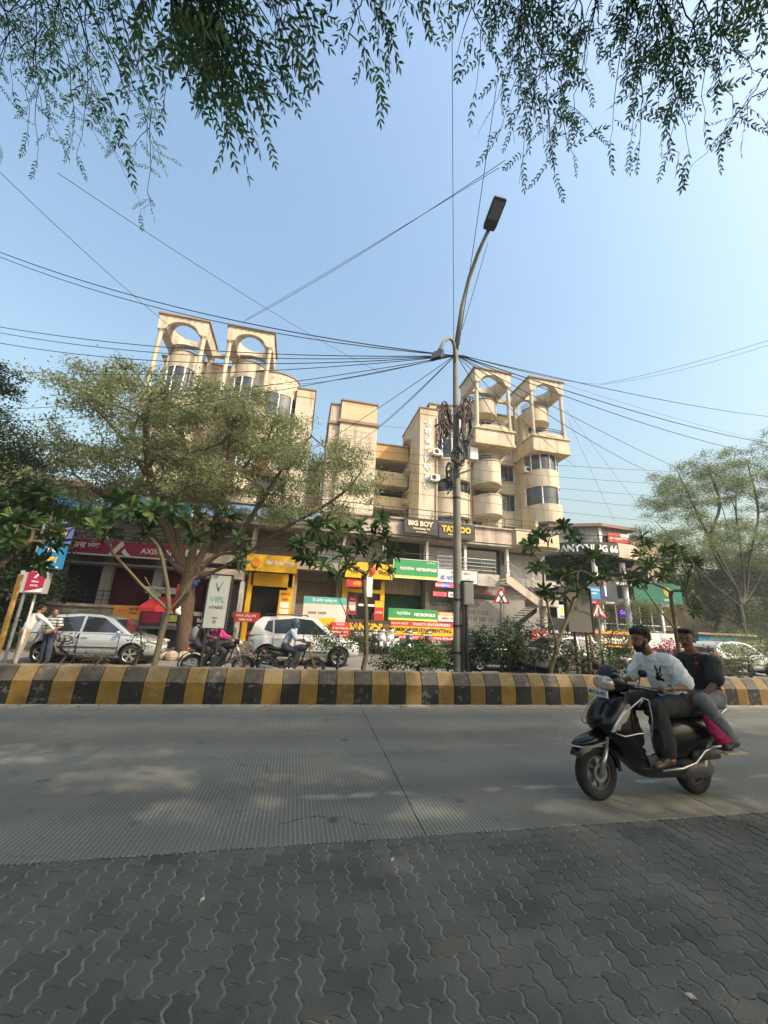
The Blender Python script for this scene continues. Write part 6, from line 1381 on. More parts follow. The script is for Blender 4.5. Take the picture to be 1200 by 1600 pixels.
# ------------------------------------------------------------------ people
def cap(mb, a, b_, ra, rb, flat=1.0, n=12):
    a = Vector(a); b_ = Vector(b_); d = (b_-a); L = d.length; d = d/L if L > 1e-6 else Vector((0, 0, 1))
    pts = [a-d*ra*.92, a-d*ra*.6, a]+[a.lerp(b_, t) for t in (.33, .66)]+[b_, b_+d*rb*.6, b_+d*rb*.92]
    mb.tube(pts, [ra*.35, ra*.8, ra, ra*.67+rb*.33, ra*.33+rb*.67, rb, rb*.8, rb*.35], n, flat=flat)
def skin_mesh(mb, name, m, parent, voxel=.012, smooth=6, fold=0.0, fs=26, seed=0):
    me = mb.mesh(name+'_raw', m); o = bpy.data.objects.new('tmp', me); COL.objects.link(o)
    md = o.modifiers.new('r', 'REMESH'); md.mode = 'VOXEL'; md.voxel_size = voxel; md.use_smooth_shade = True
    sm = o.modifiers.new('s', 'SMOOTH'); sm.factor = .5; sm.iterations = smooth
    out = bpy.data.meshes.new_from_object(o.evaluated_get(bpy.context.evaluated_depsgraph_get())); bpy.data.objects.remove(o); bpy.data.meshes.remove(me); out.name = name
    if fold:
        n = len(out.vertices); co = np.zeros(n*3); no = np.zeros(n*3); out.vertices.foreach_get('co', co); out.vertices.foreach_get('normal', no); co = co.reshape(-1, 3); no = no.reshape(-1, 3)
        h = np.empty(n); f1 = fs*.30
        for i in range(n):
            x, y, z = co[i]; q = Vector(((x+z*.75)*f1+seed*7, y*f1*.8, (z-x*.6)*f1*.34)); w_ = mn.noise(q*.6+Vector((9, 3, seed)))*.7
            r_ = 1-abs(mn.noise(q+Vector((w_, w_, w_)))*2.1); r2_ = 1-abs(mn.noise(q*2.1+Vector((w_, 4, 1)))*2.1); h[i] = max(r_, 0)**3*1.5+max(r2_, 0)**3*.55-.6
        co += no*(h*fold)[:, None]; out.vertices.foreach_set('co', co.reshape(-1)); out.update()
    out.polygons.foreach_set('use_smooth', [True]*len(out.polygons)); out.materials.clear(); out.materials.append(m)
    o = bpy.data.objects.new(name, out); COL.objects.link(o); setpar(o, parent); return o
def hand(mb, w, d, nrm, side, curl=1.0, s=1.0):
    """w wrist, d direction of the palm, nrm palm normal (fingers curl towards it), side = towards the thumb"""
    d = Vector(d).normalized(); nrm = (Vector(nrm)-d*Vector(nrm).dot(d)).normalized(); sd = Vector(side); sd = (sd-d*sd.dot(d)-nrm*sd.dot(nrm)).normalized(); w = Vector(w)
    for k in (-1, 0, 1): cap(mb, w+sd*.018*k*s, w+d*.085*s+sd*.024*k*s, .019*s, .018*s, n=8)
    for k, l in ((1.5, .072), (.5, .082), (-.5, .077), (-1.5, .06)):
        p = w+d*.09*s+sd*(.021*k)*s; ang = .15
        for j, f in enumerate((.44, .31, .25)):
            ang += curl*(.75 if j == 0 else .85); v = d*math.cos(ang)+nrm*math.sin(ang); q = p+v*l*f*s; cap(mb, p, q, .0098*s-.0008*j, .0092*s-.0008*j, n=8); p = q
    p = w+d*.03*s+sd*.026*s; v = (d*.7+sd*.6+nrm*.35).normalized(); q = p+v*.045*s; cap(mb, p, q, .0135*s, .012*s, n=8); v = (d*.7+nrm*.7*curl+sd*.1).normalized(); r_ = q+v*.034*s; cap(mb, q, r_, .0115*s, .010*s, n=8)
def frame3(f, up=(0, 0, 1)):
    f = Vector(f).normalized(); u = Vector(up); l = u.cross(f).normalized(); u = f.cross(l); return f, l, u
def person(label, loc, rz, J, skin, hair, top, legs, shoes, voxel=.018, sleeve=.9, beard=None, moust=False, top_r=1.0, leg_r=1.0, hero=False, fold=.004, hands=None, group=None, helmet=None, hairstyle=0, fold_l=.004, hem=0, hemt=.93, jean_name='trousers', top_name='shirt', cat='person'):
    r = empty('person', loc, rz, label, cat, group); V = {k: Vector(v) for k, v in J.items() if k != 'face'}
    f, l, u = frame3(J['face'][0], J['face'][1]); R3 = Matrix((f, l, u)).transposed(); c = V['head']; H = lambda x, y, z: c+f*x+l*y+u*z
    B = MB()
    B.ball(H(-.012, 0, .035), (.097, .077, .092), 16, 12, R=R3); B.ball(H(.022, 0, -.045), (.068, .058, .072), 14, 10, R=R3); B.ball(H(.058, 0, -.092), (.026, .030, .024), 10, 8, R=R3)
    cap(B, H(.088, 0, .022), H(.108, 0, -.018), .008, .0145, n=8); B.ball(H(.074, 0, .034), (.018, .052, .011), 10, 8, R=R3)
    for s in (-1, 1): B.ball(H(-.008, .079*s, .0), (.020, .010, .032), 10, 8, R=R3); B.ball(H(.052, .038*s, -.022), (.028, .024, .030), 10, 8, R=R3); B.ball(H(.098, .010*s, -.022), (.010, .007, .006), 8, 6, R=R3)
    B.ball(H(.084, 0, -.055), (.012, .024, .006), 10, 6, R=R3); B.ball(H(.082, 0, -.068), (.012, .021, .007), 10, 6, R=R3)
    cap(B, H(-.03, 0, -.06), V['neck'], .056, .062)
    ch, pe = V['chest'], V['pelvis']; cap(B, ch, pe, .135, .125, .68); cap(B, V['shL'].lerp(V['neck'], .2), V['shR'].lerp(V['neck'], .2), .055, .055)
    for s in 'LR':
        cap(B, V['sh'+s], V['el'+s], .048, .038); cap(B, V['el'+s], V['wr'+s], .038, .025); cap(B, V['hip'+s], V['kn'+s], .075, .052); cap(B, V['kn'+s], V['an'+s], .050, .034); cap(B, V['an'+s], V['toe'+s], .034, .030)
        dd = (V['wr'+s]-V['el'+s]).normalized(); hs = (hands or {}).get(s)
        if hs: hand(B, V['wr'+s]+dd*.01, *hs)
        else: hand(B, V['wr'+s]+dd*.01, dd, Vector((0, -1 if s == 'L' else 1, -.2)), Vector((.6, 0, .7)), .35)
    vb = voxel*(.55 if hero else .8); skin_mesh(B, 'body', skin, r, min(vb, .012) if hero else vb, 2 if hero else 3)
    # hair
    if helmet:
        Hm = MB(); Hm.ball(H(-.01, 0, .02), (.145, .125, .145), 16, 12, R=R3); Hm.ball(H(.06, 0, -.07), (.08, .095, .06), 12, 8, R=R3); skin_mesh(Hm, 'helmet', helmet, r, .016, 3)
        Hv = MB(); Hv.ball(H(.035, 0, .012), (.115, .112, .060), 14, 8, R=R3); skin_mesh(Hv, 'visor', M_GLASS, r, .014, 2)
    else:
        Hh = MB()
        Hh.ball(H(-.035, 0, .052), (.098, .086, .094), 16, 12, R=R3)
        if hairstyle == 1:
            g_ = random.Random(3)
            for i in range(46):
                a, b2 = g_.uniform(-2.2, 2.2), g_.uniform(.25, 1.3); Hh.ball(H(-.015+.095*math.cos(a)*math.cos(b2), .088*math.sin(a)*math.cos(b2), .060+.10*math.sin(b2)), g_.uniform(.02, .032), 7, 5, R=R3)
            Hh.ball(H(.035, 0, .118), (.075, .075, .04), 12, 8, R=R3)
        elif hairstyle == 2:
            for y in (-.04, 0, .04): Hh.ball(H(.045, y, .115), (.055, .035, .028), 10, 8, R=R3)
            Hh.ball(H(-.02, 0, .11), (.09, .08, .04), 12, 8, R=R3)
        skin_mesh(Hh, 'hair', hair, r, .009 if hero else .014, 2, .002 if hero else 0, 160)
        if beard:
            Bd = MB(); Bd.ball(H(.030, 0, -.080), (.066, .062, .050), 14, 10, R=R3)
            for s in (-1, 1): cap(Bd, H(.005, .062*s, -.01), H(.03, .052*s, -.07), .014, .022, n=8)
            cap(Bd, H(.088, -.022, -.047), H(.088, .022, -.047), .008, .008, n=8); skin_mesh(Bd, 'beard', hair, r, .008 if hero else .014, 2, .0015, 200)
        if moust: Md = MB(); cap(Md, H(.094, -.006, -.043), H(.080, -.032, -.052), .010, .006, n=8); cap(Md, H(.094, .006, -.043), H(.080, .032, -.052), .010, .006, n=8); skin_mesh(Md, 'moustache', hair, r, .005, 1)
        if hero:
            for s in (-1, 1):
                E = MB(); E.ball(H(.0775, .031*s, .012), (.0115, .0125, .0075), 12, 8); E.build('eye', mat('eye_white', (.28, .24, .21), .4), r, smooth=True); E = MB(); E.ball(H(.0862, .0315*s, .012), .0060, 10, 8); E.build('iris', M_BLACK, r, smooth=True)
                E = MB(); E.tube([H(.090, .012*s, .032), H(.088, .030*s, .038), H(.074, .050*s, .032)], [.004, .0055, .003], 6); E.build('eyebrow', hair, r)
            E = MB(); E.tube([H(.0945, -.018, -.0605), H(.098, 0, -.060), H(.0945, .018, -.0605)], .0028, 6); E.build('lips', mat('lip', (.16, .06, .05), .5), r)
    # clothes
    S = MB(); k = top_r; cap(S, ch+Vector((0, 0, .03)), pe+Vector((0, 0, .02)), .165*k, .155*k, .72, 16); cap(S, V['shL'].lerp(V['neck'], .12), V['shR'].lerp(V['neck'], .12), .072*k, .072*k)
    cap(S, V['neck'].lerp(ch, .25), ch, .085*k, .14*k, .8)
    for s in 'LR':
        e = V['sh'+s].lerp(V['el'+s], min(sleeve, 1.0)); cap(S, V['sh'+s], e, .075*k, .074*k if sleeve < 1.2 else .056)
        if sleeve >= 1.2: cap(S, V['el'+s], V['el'+s].lerp(V['wr'+s], .9), .055, .042)
    so_ = skin_mesh(S, top_name, top, r, voxel*.75, 3, fold, 30, 1)
    T = MB(); k = leg_r; cap(T, V['hipL']+Vector((0, 0, .03)), V['hipR']+Vector((0, 0, .03)), .115, .115)
    for s in 'LR':
        cap(T, V['hip'+s], V['kn'+s], .100*k, .080*k); e = V['kn'+s].lerp(V['an'+s], hemt); cap(T, V['kn'+s], e, .082*k, (.056+hem)*k)
    skin_mesh(T, jean_name, legs, r, voxel*.75, 3, fold_l, 24, 2)
    for s in 'LR':
        Sh = MB(); a, t = V['an'+s], V['toe'+s]; dn = Vector((0, 0, -.02)); cap(Sh, a+dn, t, .044, .040, .75, 10); cap(Sh, a.lerp(t, .1)+Vector((0, 0, .02)), a.lerp(t, .5), .045, .042); cap(Sh, a-(t-a).normalized()*.05+dn*1.4, a+dn, .036, .042)
        skin_mesh(Sh, 'shoe', shoes, r, .012, 3)
    return r, so_
SK1 = mat('skin_brown', (.23, .115, .065), .5, var=.12, vscale=12, spec=.4); SK2 = mat('skin_dark', (.17, .085, .052), .5, var=.12, vscale=12, spec=.4)
HAIR = mat('black_hair', (.010, .009, .009), .55, var=.5, vscale=60, bump=.8, bscale=220)
def cloth(n, c, v=.1): return mat('cloth_'+n, c, .85, var=v, vscale=9, bump=.35, bscale=420)

# ------------------------------------------------------------------ two wheelers
M_TYRE = mat('tyre_rubber', (.014, .014, .014), .8, bump=.2, bscale=90); M_CHROME = mat('silver_metal', (.50, .50, .50), .28, metal=.85, var=.05); M_ALLOY = mat('alloy_dark', (.16, .16, .16), .35, metal=.7)
M_SEAT = mat('seat_vinyl', (.014, .013, .013), .55, bump=.2, bscale=120); M_ENG = mat('engine_grey', (.10, .10, .10), .5, metal=.5, var=.3, vscale=14); M_PLATE = mat('plate_white', (.62, .62, .60), .5)
M_LENSC = mat('clear_lens', (.50, .44, .34), .12, metal=.3, var=.7, vscale=26, spec=.9, coat=.9); M_AMB = mat('amber_lens', (.75, .28, .03), .2); M_REDL = mat('red_lens', (.45, .01, .015), .15, coat=.5)  # clear lens colour is cream to paint in the headlight's reflected glow
def wheel(parent, x, z, R, W, rim, spokes=5, y=0, hub=.05, name='wheel', thin=False, disc=True):
    w_ = empty(name, (x, y, z)); setpar(w_, parent); r = R-W*.5
    b_ = MB(); pr = [(R-W*.95, -W*.30), (R-W*.7, -W*.46), (R-W*.3, -W*.5), (R-W*.06, -W*.34), (R, -W*.12), (R, W*.12), (R-W*.06, W*.34), (R-W*.3, W*.5), (R-W*.7, W*.46), (R-W*.95, W*.30), (R-W*.95, -W*.30)]
    b_.lathe(pr, 36, (0, 0, 0), 'y'); b_.build('tyre', M_TYRE, w_, smooth=True, angle=50)
    b_ = MB(); q = R-W*.93; b_.lathe([(q, -W*.33), (q-.012, -W*.34), (q-.022, -W*.2), (q-.022, W*.2), (q-.012, W*.34), (q, W*.33)], 32, (0, 0, 0), 'y'); b_.lathe([(0, -W*.4), (hub, -W*.4), (hub, W*.4), (0, W*.4)], 16, (0, 0, 0), 'y')
    for i in range(spokes):
        a = 2*math.pi*i/spokes+.3; c, s = math.cos(a), math.sin(a)
        if thin: b_.tube([(hub*c, -W*.2, hub*s), ((q-.01)*c, 0, (q-.01)*s)], .004, 4); b_.tube([(hub*c, W*.2, hub*s), ((q-.01)*math.cos(a+.2), 0, (q-.01)*math.sin(a+.2))], .004, 4)
        else: b_.bar((hub*.8*c, 0, hub*.8*s), ((q-.008)*c, 0, (q-.008)*s), W*.35, R*.13)
    b_.build('rim', rim, w_, smooth=True, angle=35)
    return w_
def oval(x, hw, z0, z1, n=14, e=2.6, cy=0):
    """super-ellipse section in the yz plane at x"""
    out = []
    for i in range(n):
        t = 2*math.pi*i/n; c, s = math.cos(t), math.sin(t)
        out.append((x, cy+hw*math.copysign(abs(c)**(2/e), c), (z0+z1)/2+(z1-z0)/2*math.copysign(abs(s)**(2/e), s)))
    return out
def hsec(z, x0, x1, hw, n=16, e=2.6):
    out = []
    for i in range(n):
        t = 2*math.pi*i/n; c, s = math.cos(t), math.sin(t); out.append(((x0+x1)/2+(x1-x0)/2*math.copysign(abs(c)**(2/e), c), hw*math.copysign(abs(s)**(2/e), s), z))
    return out
def scooter(name, label, loc, rz, paint_m, plate=None, group=None, guard=True, s=1.0):
    r = empty(name, loc, rz, label, 'scooter', group); r.scale = (s*.91, s, s); B = lambda nm, m, mb, **k: mb.build(nm, m, r, **k)
    wheel(r, .69, .254, .254, .105, M_ALLOY, 6, name='front_wheel'); wheel(r, -.69, .245, .245, .115, M_ALLOY, 5, name='rear_wheel', hub=.09)
    for y in (-.085, .085):
        b_ = MB(); b_.tube([(.695, y, .25), (.60, y, .50)], [.026, .024], 10); b_.tube([(.60, y, .5), (.52, y*.9, .70)], .018, 8); b_.build('fork_leg', M_CHROME, r, smooth=True)
    b_ = MB(); b_.lathe([(.085, -.004), (.055, -.004), (.055, .004), (.085, .004), (.085, -.004)], 26, (.69, .062, .262), 'y'); B('brake_disc', M_CHROME, b_)
    # mudguard with a pointed beak
    b_ = MB(); rings = []
    for t in np.linspace(math.radians(178), math.radians(28), 12):
        R_1 = .292+(.03 if t < .8 else 0); x = .69+R_1*math.cos(t); z = .262+R_1*math.sin(t); hw = .078 if t > .7 else .072; n = Vector((math.cos(t), 0, math.sin(t)))
        q = Vector((x, 0, z)); rings.append([q+Vector((0, -hw, 0))-n*.05, q+Vector((0, -hw*.8, 0)), q+n*.018, q+Vector((0, hw*.8, 0)), q+Vector((0, hw, 0))-n*.05, q+Vector((0, hw*.9, 0))-n*.055, q+n*.008, q+Vector((0, -hw*.9, 0))-n*.055])
    b_.loft(rings); B('front_mudguard', paint_m, b_, smooth=True, angle=50)
    b_ = MB(); b_.tube([(.98, 0, .50), (.93, .085, .505), (.80, .115, .52), (.62, .12, .56)], .009, 6); b_.tube([(.98, 0, .50), (.93, -.085, .505), (.80, -.115, .52), (.62, -.12, .56)], .009, 6); B('mudguard_trim', M_CHROME, b_)
    b_ = MB(); b_.loft([oval(.96, .02, .49, .53), oval(.90, .07, .48, .56), oval(.78, .10, .50, .60), oval(.62, .10, .52, .64)]); B('mudguard_beak', paint_m, b_, smooth=True)
    # front apron
    b_ = MB(); b_.loft([hsec(.27, -.02, .24, .13), hsec(.36, .02, .36, .17), hsec(.48, .10, .46, .195), hsec(.60, .17, .60, .21), hsec(.68, .20, .69, .215), hsec(.78, .20, .665, .21), hsec(.88, .20, .59, .185), hsec(.97, .20, .50, .15), hsec(1.02, .22, .44, .10)])
    B('apron', paint_m, b_, smooth=True, sub=1)
    b_ = MB(); b_.loft([hsec(.70, .50, .72, .13), hsec(.80, .48, .69, .12), hsec(.92, .42, .60, .09), hsec(.98, .40, .53, .05)]); B('nose_panel', paint_m, b_, smooth=True, sub=1)
    for sg in (-1, 1):
        b_ = MB(); y = sg*.205
        P = [(.60, .66), (.56, .74), (.38, .90), (.32, .93), (.33, .84), (.46, .70)]
        b_.prism([(a, z) for a, z in P], 'y', min(y, y-sg*.05), max(y, y-sg*.05)); b_.build('indicator', M_LENSC, r, bevel=.012)
        if guard:
            y = sg*.255; b_ = MB(); b_.tube([(.14, y, .62), (.10, y, .80), (.12, y, .98), (.20, y, 1.0), (.46, y, .86), (.60, y*.96, .72), (.60, y*.94, .665), (.50, y, .64), (.30, y, .665), (.14, y, .66)], .0075, 8); b_.tube([(.20, y, .98), (.22, sg*.2, .90)], .008, 6); b_.tube([(.55, y*.95, .70), (.52, sg*.18, .68)], .008, 6); b_.build('crash_guard', M_CHROME, r, smooth=True)
    # steering head and cowl
    b_ = MB(); b_.loft([oval(.17, .05, 1.03, 1.10), oval(.22, .14, 1.01, 1.16), oval(.32, .165, 1.01, 1.23), oval(.40, .16, 1.02, 1.27), oval(.46, .13, 1.03, 1.22), oval(.50, .09, 1.05, 1.18)]); B('handlebar_cowl', paint_m, b_, smooth=True, sub=1)
    b_ = MB(); b_.loft([oval(.30, .09, 1.22, 1.29), oval(.40, .10, 1.20, 1.325), oval(.47, .08, 1.17, 1.25), oval(.50, .03, 1.16, 1.2)]); B('flyscreen', M_BLACK, b_, smooth=True, sub=1)
    b_ = MB(); b_.loft([oval(.43, .135, 1.03, 1.20), oval(.48, .13, 1.035, 1.195), oval(.515, .105, 1.05, 1.18), oval(.53, .05, 1.09, 1.15)]); B('headlight', M_LENSC, b_, smooth=True)
    for sg in (-1, 1):
        b_ = MB(); b_.tube([(.26, sg*.10, 1.09), (.16, sg*.22, 1.09), (.05, sg*.36, 1.085)], [.03, .022, .016], 10); b_.build('handlebar', M_BLACK, r, smooth=True)
        b_ = MB(); b_.tube([(.13, sg*.25, 1.09), (.04, sg*.375, 1.084)], .021, 10); b_.build('grip', M_SEAT, r, smooth=True)
        b_ = MB(); b_.tube([(.22, sg*.19, 1.10), (.18, sg*.26, 1.10), (.11, sg*.37, 1.09)], .007, 6); b_.build('brake_lever', M_CHROME, r)
        b_ = MB(); b_.tube([(.20, sg*.22, 1.10), (.22, sg*.27, 1.18), (.24, sg*.30, 1.24)], .006, 6); b_.build('mirror_stem', M_BLACK, r)
        b_ = MB(); b_.ball((.24, sg*.33, 1.25), (.018, .062, .040), 12, 8); b_.build('mirror', M_BLACK, r, smooth=True)
    b_ = MB(); b_.box(.555, .567, -.14, .14, .975, 1.045); q = B('number_plate', M_PLATE, b_)
    if plate:
        t = MB(); vs, fs = text_mesh(plate, .03); W = vs[:, 0].max(); t.add([(.5695, (p[0]/W-.5)*.245*1, .990+p[1]/vs[:, 1].max()*.042) for p in vs], fs); t.build('plate_lettering', M_TXK, q)
    # floor, body, seat
    b_ = MB(); b_.loft([hsec(.20, -.62, .10, .10), hsec(.25, -.62, .20, .15), hsec(.30, -.60, .26, .185), hsec(.325, -.60, .24, .185)]); B('floorboard', M_BLACK, b_, smooth=True, angle=40)
    b_ = MB(); b_.loft([oval(-.22, .11, .30, .70), oval(-.32, .155, .32, .78), oval(-.55, .175, .34, .80), oval(-.85, .175, .44, .80), oval(-1.05, .14, .54, .79), oval(-1.22, .07, .66, .77)]); B('side_body', paint_m, b_, smooth=True, sub=1)
    b_ = MB(); b_.loft([oval(-.14, .06, .76, .80), oval(-.20, .12, .76, .835), oval(-.40, .145, .76, .85), oval(-.60, .15, .77, .845), oval(-.68, .15, .77, .875), oval(-.95, .145, .78, .88), oval(-1.12, .10, .79, .865), oval(-1.18, .04, .80, .84)]); B('seat', M_SEAT, b_, smooth=True, sub=1)
    for sg in (-1, 1):
        b_ = MB(); y = sg*.20; b_.tube([(-.02, sg*.19, .30), (-.30, y, .315), (-.50, y, .36), (-.66, y, .47), (-.80, sg*.20, .50), (-1.02, sg*.19, .51)], .014, 8); b_.build('side_rail', M_CHROME, r, smooth=True)
        b_ = MB(); b_.tube([(-.95, sg*.15, .76), (-1.10, sg*.155, .84), (-1.24, sg*.13, .87), (-1.30, sg*.02, .87)], .013, 8); b_.build('grab_rail', M_CHROME, r, smooth=True)
    b_ = MB(); b_.loft([oval(-.35, .06, .20, .34), oval(-.45, .10, .17, .38), oval(-.70, .11, .18, .38), oval(-.86, .06, .2, .34)]); o = B('engine_case', M_ENG, b_, smooth=True); o.location.y = .06
    b_ = MB(); b_.loft([oval(-.55, .04, .36, .46), oval(-.70, .055, .36, .48), oval(-.92, .05, .37, .46)]); o = B('air_filter', M_ENG, b_, smooth=True); o.location.y = .13
    b_ = MB(); b_.tube([(-.30, -.12, .24), (-.55, -.17, .24), (-.98, -.17, .34)], [.02, .045, .05], 12); B('exhaust', M_ENG, b_, smooth=True)
    b_ = MB(); b_.tube([(-.66, .14, .26), (-.86, .14, .60)], .026, 10); B('shock_absorber', M_CHROME, b_)
    b_ = MB(); b_.prism([(-.92, .60), (-1.22, .62), (-1.30, .38), (-1.12, .42)], 'y', -.08, .08); B('rear_mudguard', M_BLACK, b_, bevel=.01)
    b_ = MB(); b_.box(-1.262, -1.25, -.10, .10, .44, .58); B('rear_plate', mat('plate_yellowed', (.46, .40, .26), .6), b_)
    b_ = MB(); b_.ball((-1.20, 0, .71), (.05, .10, .04), 12, 8); B('tail_light', M_REDL, b_, smooth=True)
    b_ = MB(); b_.tube([(-.42, .05, .22), (-.50, .17, .12), (-.55, .19, .13)], .012, 6); B('stand', M_RAIL, b_)
    return r
def motorcycle(label, loc, rz, tank, group='motorcycles on the far carriageway', front=M_CHROME, s=1.0, thin=True, rim=M_ALLOY):
    r = empty('motorcycle', loc, rz, label, 'motorcycle', group); r.scale = (s, s, s); B = lambda nm, m, mb, **k: mb.build(nm, m, r, **k)
    wheel(r, .66, .30, .30, .085, rim, 18 if thin else 5, name='front_wheel', thin=thin); wheel(r, -.66, .30, .30, .10, rim, 18 if thin else 5, name='rear_wheel', thin=thin)
    for y in (-.09, .09): b_ = MB(); b_.tube([(.66, y, .30), (.52, y, .66), (.40, y, .98)], [.026, .022, .018], 8); b_.build('fork_leg', front, r, smooth=True)
    b_ = MB(); [b_.tube([(.66+.34*math.cos(t), y, .30+.34*math.sin(t)) for t in np.linspace(.5, 2.6, 9)], .03, 6, flat=.4) for y in (-.035, 0, .035)]; B('front_mudguard', tank, b_, smooth=True)
    b_ = MB(); [b_.tube([(-.66+.36*math.cos(t), y, .30+.36*math.sin(t)) for t in np.linspace(.9, 3.3, 9)], .03, 6, flat=.4) for y in (-.04, 0, .04)]; B('rear_mudguard', M_BLACK, b_, smooth=True)
    b_ = MB(); b_.loft([oval(-.08, .06, .72, .82), oval(.02, .12, .72, .90), oval(.20, .15, .72, .95), oval(.34, .13, .74, .95), oval(.42, .06, .80, .90)]); B('tank', tank, b_, smooth=True, sub=1)
    b_ = MB(); b_.loft([oval(.0, .08, .74, .80), oval(-.12, .12, .73, .81), oval(-.40, .13, .75, .83), oval(-.66, .11, .78, .87), oval(-.82, .05, .82, .87)]); B('seat', M_SEAT, b_, smooth=True, sub=1)
    b_ = MB(); b_.loft([oval(-.10, .07, .58, .74), oval(-.40, .10, .60, .76), oval(-.80, .05, .74, .82)]); B('side_panel', tank, b_, smooth=True)
    b_ = MB(); b_.box(-.20, .18, -.12, .12, .28, .52); b_.lathe([(.10, -.14), (.12, -.1), (.12, .1), (.10, .14)], 14, (-.05, 0, .38), 'y')
    for z in (.54, .58, .62, .66): b_.box(.0, .22, -.10, .10, z, z+.02)
    B('engine', M_ENG, b_, bevel=.01)
    b_ = MB(); b_.tube([(.38, 0, .92), (.02, 0, .62), (-.25, 0, .42)], .025, 8); b_.tube([(.38, 0, .88), (.26, 0, .40), (-.2, 0, .26)], .025, 8); b_.tube([(-.2, .1, .33), (-.66, .1, .30)], .022, 8); b_.tube([(-.2, -.1, .33), (-.66, -.1, .30)], .022, 8); b_.tube([(-.55, .12, .34), (-.45, .12, .66)], .03, 8); B('frame', M_BLACK, b_, smooth=True)
    b_ = MB(); b_.tube([(.2, -.12, .34), (.1, -.15, .24), (-.3, -.17, .26), (-.85, -.17, .36)], [.02, .022, .045, .05], 10); B('exhaust', M_CHROME, b_, smooth=True)
    b_ = MB(); b_.tube([(.18, -.36, 1.03), (.30, -.22, 1.05), (.36, 0, 1.0), (.30, .22, 1.05), (.18, .36, 1.03)], .013, 8); B('handlebar', M_CHROME, b_, smooth=True)
    b_ = MB(); b_.ball((.50, 0, .90), (.09, .10, .10), 14, 10); B('headlight', M_LENSC, b_, smooth=True)
    b_ = MB(); b_.box(.36, .50, -.11, .11, .86, 1.02); B('headlight_cowl', tank, b_, bevel=.03)
    for sg in (-1, 1):
        b_ = MB(); b_.tube([(.28, sg*.26, 1.05), (.26, sg*.34, 1.2)], .006, 5); b_.ball((.26, sg*.35, 1.22), (.015, .06, .035), 10, 6); b_.build('mirror', M_BLACK, r)
        b_ = MB(); b_.ball((.46, sg*.18, .84), .028, 8, 6); b_.ball((-.78, sg*.16, .74), .028, 8, 6); b_.build('indicator', M_AMB, r)
    b_ = MB(); b_.ball((-.84, 0, .78), (.03, .07, .03), 8, 6); B('tail_light', M_REDL, b_); b_ = MB(); b_.box(-.99, -.98, -.09, .09, .52, .64); B('number_plate', M_PLATE, b_)
    return r
BP = mat('black_scooter_paint', (.004, .0045, .005), .26, var=.2, spec=.35, coat=.25)
HX, HY, HR = 3.86, 4.0, math.pi+math.radians(1)
scooter('scooter', 'black scooter with silver crash guards carrying two riders across the road', (HX, HY, 0), HR, BP, 'MH12 06 4373')
SHOE = mat('brown_shoe', (.06, .035, .022), .4, spec=.5); WH_T = cloth('white', (.78, .79, .79), .06)
for s_ in ():
    pass
J = dict(head=(-.155, .0, 1.575), face=((1, -.05, -.08), (0, 0, 1)), neck=(-.245, 0, 1.44), chest=(-.36, 0, 1.24), pelvis=(-.50, 0, .95), shL=(-.33, .19, 1.36), shR=(-.33, -.19, 1.36), elL=(-.37, .335, 1.115), elR=(-.30, -.33, 1.12), wrL=(-.12, .31, 1.105), wrR=(-.10, -.31, 1.10),
         hipL=(-.48, .10, .92), hipR=(-.48, -.10, .92), knL=(-.03, .20, .885), knR=(-.0, -.20, .88), anL=(-.13, .19, .40), anR=(-.10, -.16, .40), toeL=(.06, .20, .345), toeR=(.10, -.17, .35))
dr, shirt = person('bearded rider in an oversized white T-shirt with a black hand print, steering the scooter', (HX, HY, 0), HR, J, SK1, HAIR, WH_T, cloth('black_denim', (.030, .032, .035)), SHOE, .013, sleeve=.80, beard=True, top_r=1.10, leg_r=1.12, hero=True, fold=.010, hairstyle=1, fold_l=.010, hem=.030, hemt=.80,
      hands={'L': ((.85, .02, .0), (0.35, 0, -1), (0, -1, 0), 1.25), 'R': ((.85, 0, 0), (.35, 0, -1), (0, 1, 0), 1.25)}, top_name='t_shirt')
def project_print(target, parent, polys, center, nrm, name, m, off=.004):
    from mathutils.bvhtree import BVHTree
    me = target.data; bv = BVHTree.FromPolygons([v.co[:] for v in me.vertices], [p.vertices[:] for p in me.polygons])
    n = Vector(nrm).normalized(); u = Vector((0, 0, 1)).cross(n).normalized(); v = n.cross(u); c = Vector(center); b_ = MB()
    for poly in polys:
        P = []; cx = sum(p[0] for p in poly)/len(poly); cy = sum(p[1] for p in poly)/len(poly)
        ring = []
        for a, b2 in poly:
            q = c+u*a+v*b2+n*.4; h = bv.ray_cast(q, -n); ring.append((h[0] if h[0] else q-n*.4)+n*off)
        h = bv.ray_cast(c+u*cx+v*cy+n*.4, -n); ce = (h[0] if h[0] else c)+n*off
        k = len(ring); b_.add(ring+[ce], [(i, (i+1) % k, k) for i in range(k)])
    return b_.build(name, m, parent)
el = lambda cx, cy, rx, ry, t=0, n=12: [(cx+rx*math.cos(a)*math.cos(t)-ry*math.sin(a)*math.sin(t), cy+rx*math.cos(a)*math.sin(t)+ry*math.sin(a)*math.cos(t)) for a in np.linspace(0, 2*math.pi, n, endpoint=False)]
project_print(shirt, dr, [el(-.018, .070, .011, .042, .22), el(.022, .062, .010, .040, -.25), el(0, .008, .032, .026), el(-.012, -.032, .030, .024, .3), el(.026, -.040, .018, .016)], (-.30, .06, 1.20), (1, .62, .15), 'shirt_print', M_TXK)
b_ = MB(); b_.lathe([(.033, -.014), (.036, -.012), (.036, .012), (.033, .014)], 16, (-.145, .312, 1.105), 'x'); b_.ball((-.145, .312, 1.14), (.018, .018, .007), 10, 6); b_.build('wristwatch', mat('watch_green', (.10, .16, .13), .4), dr)
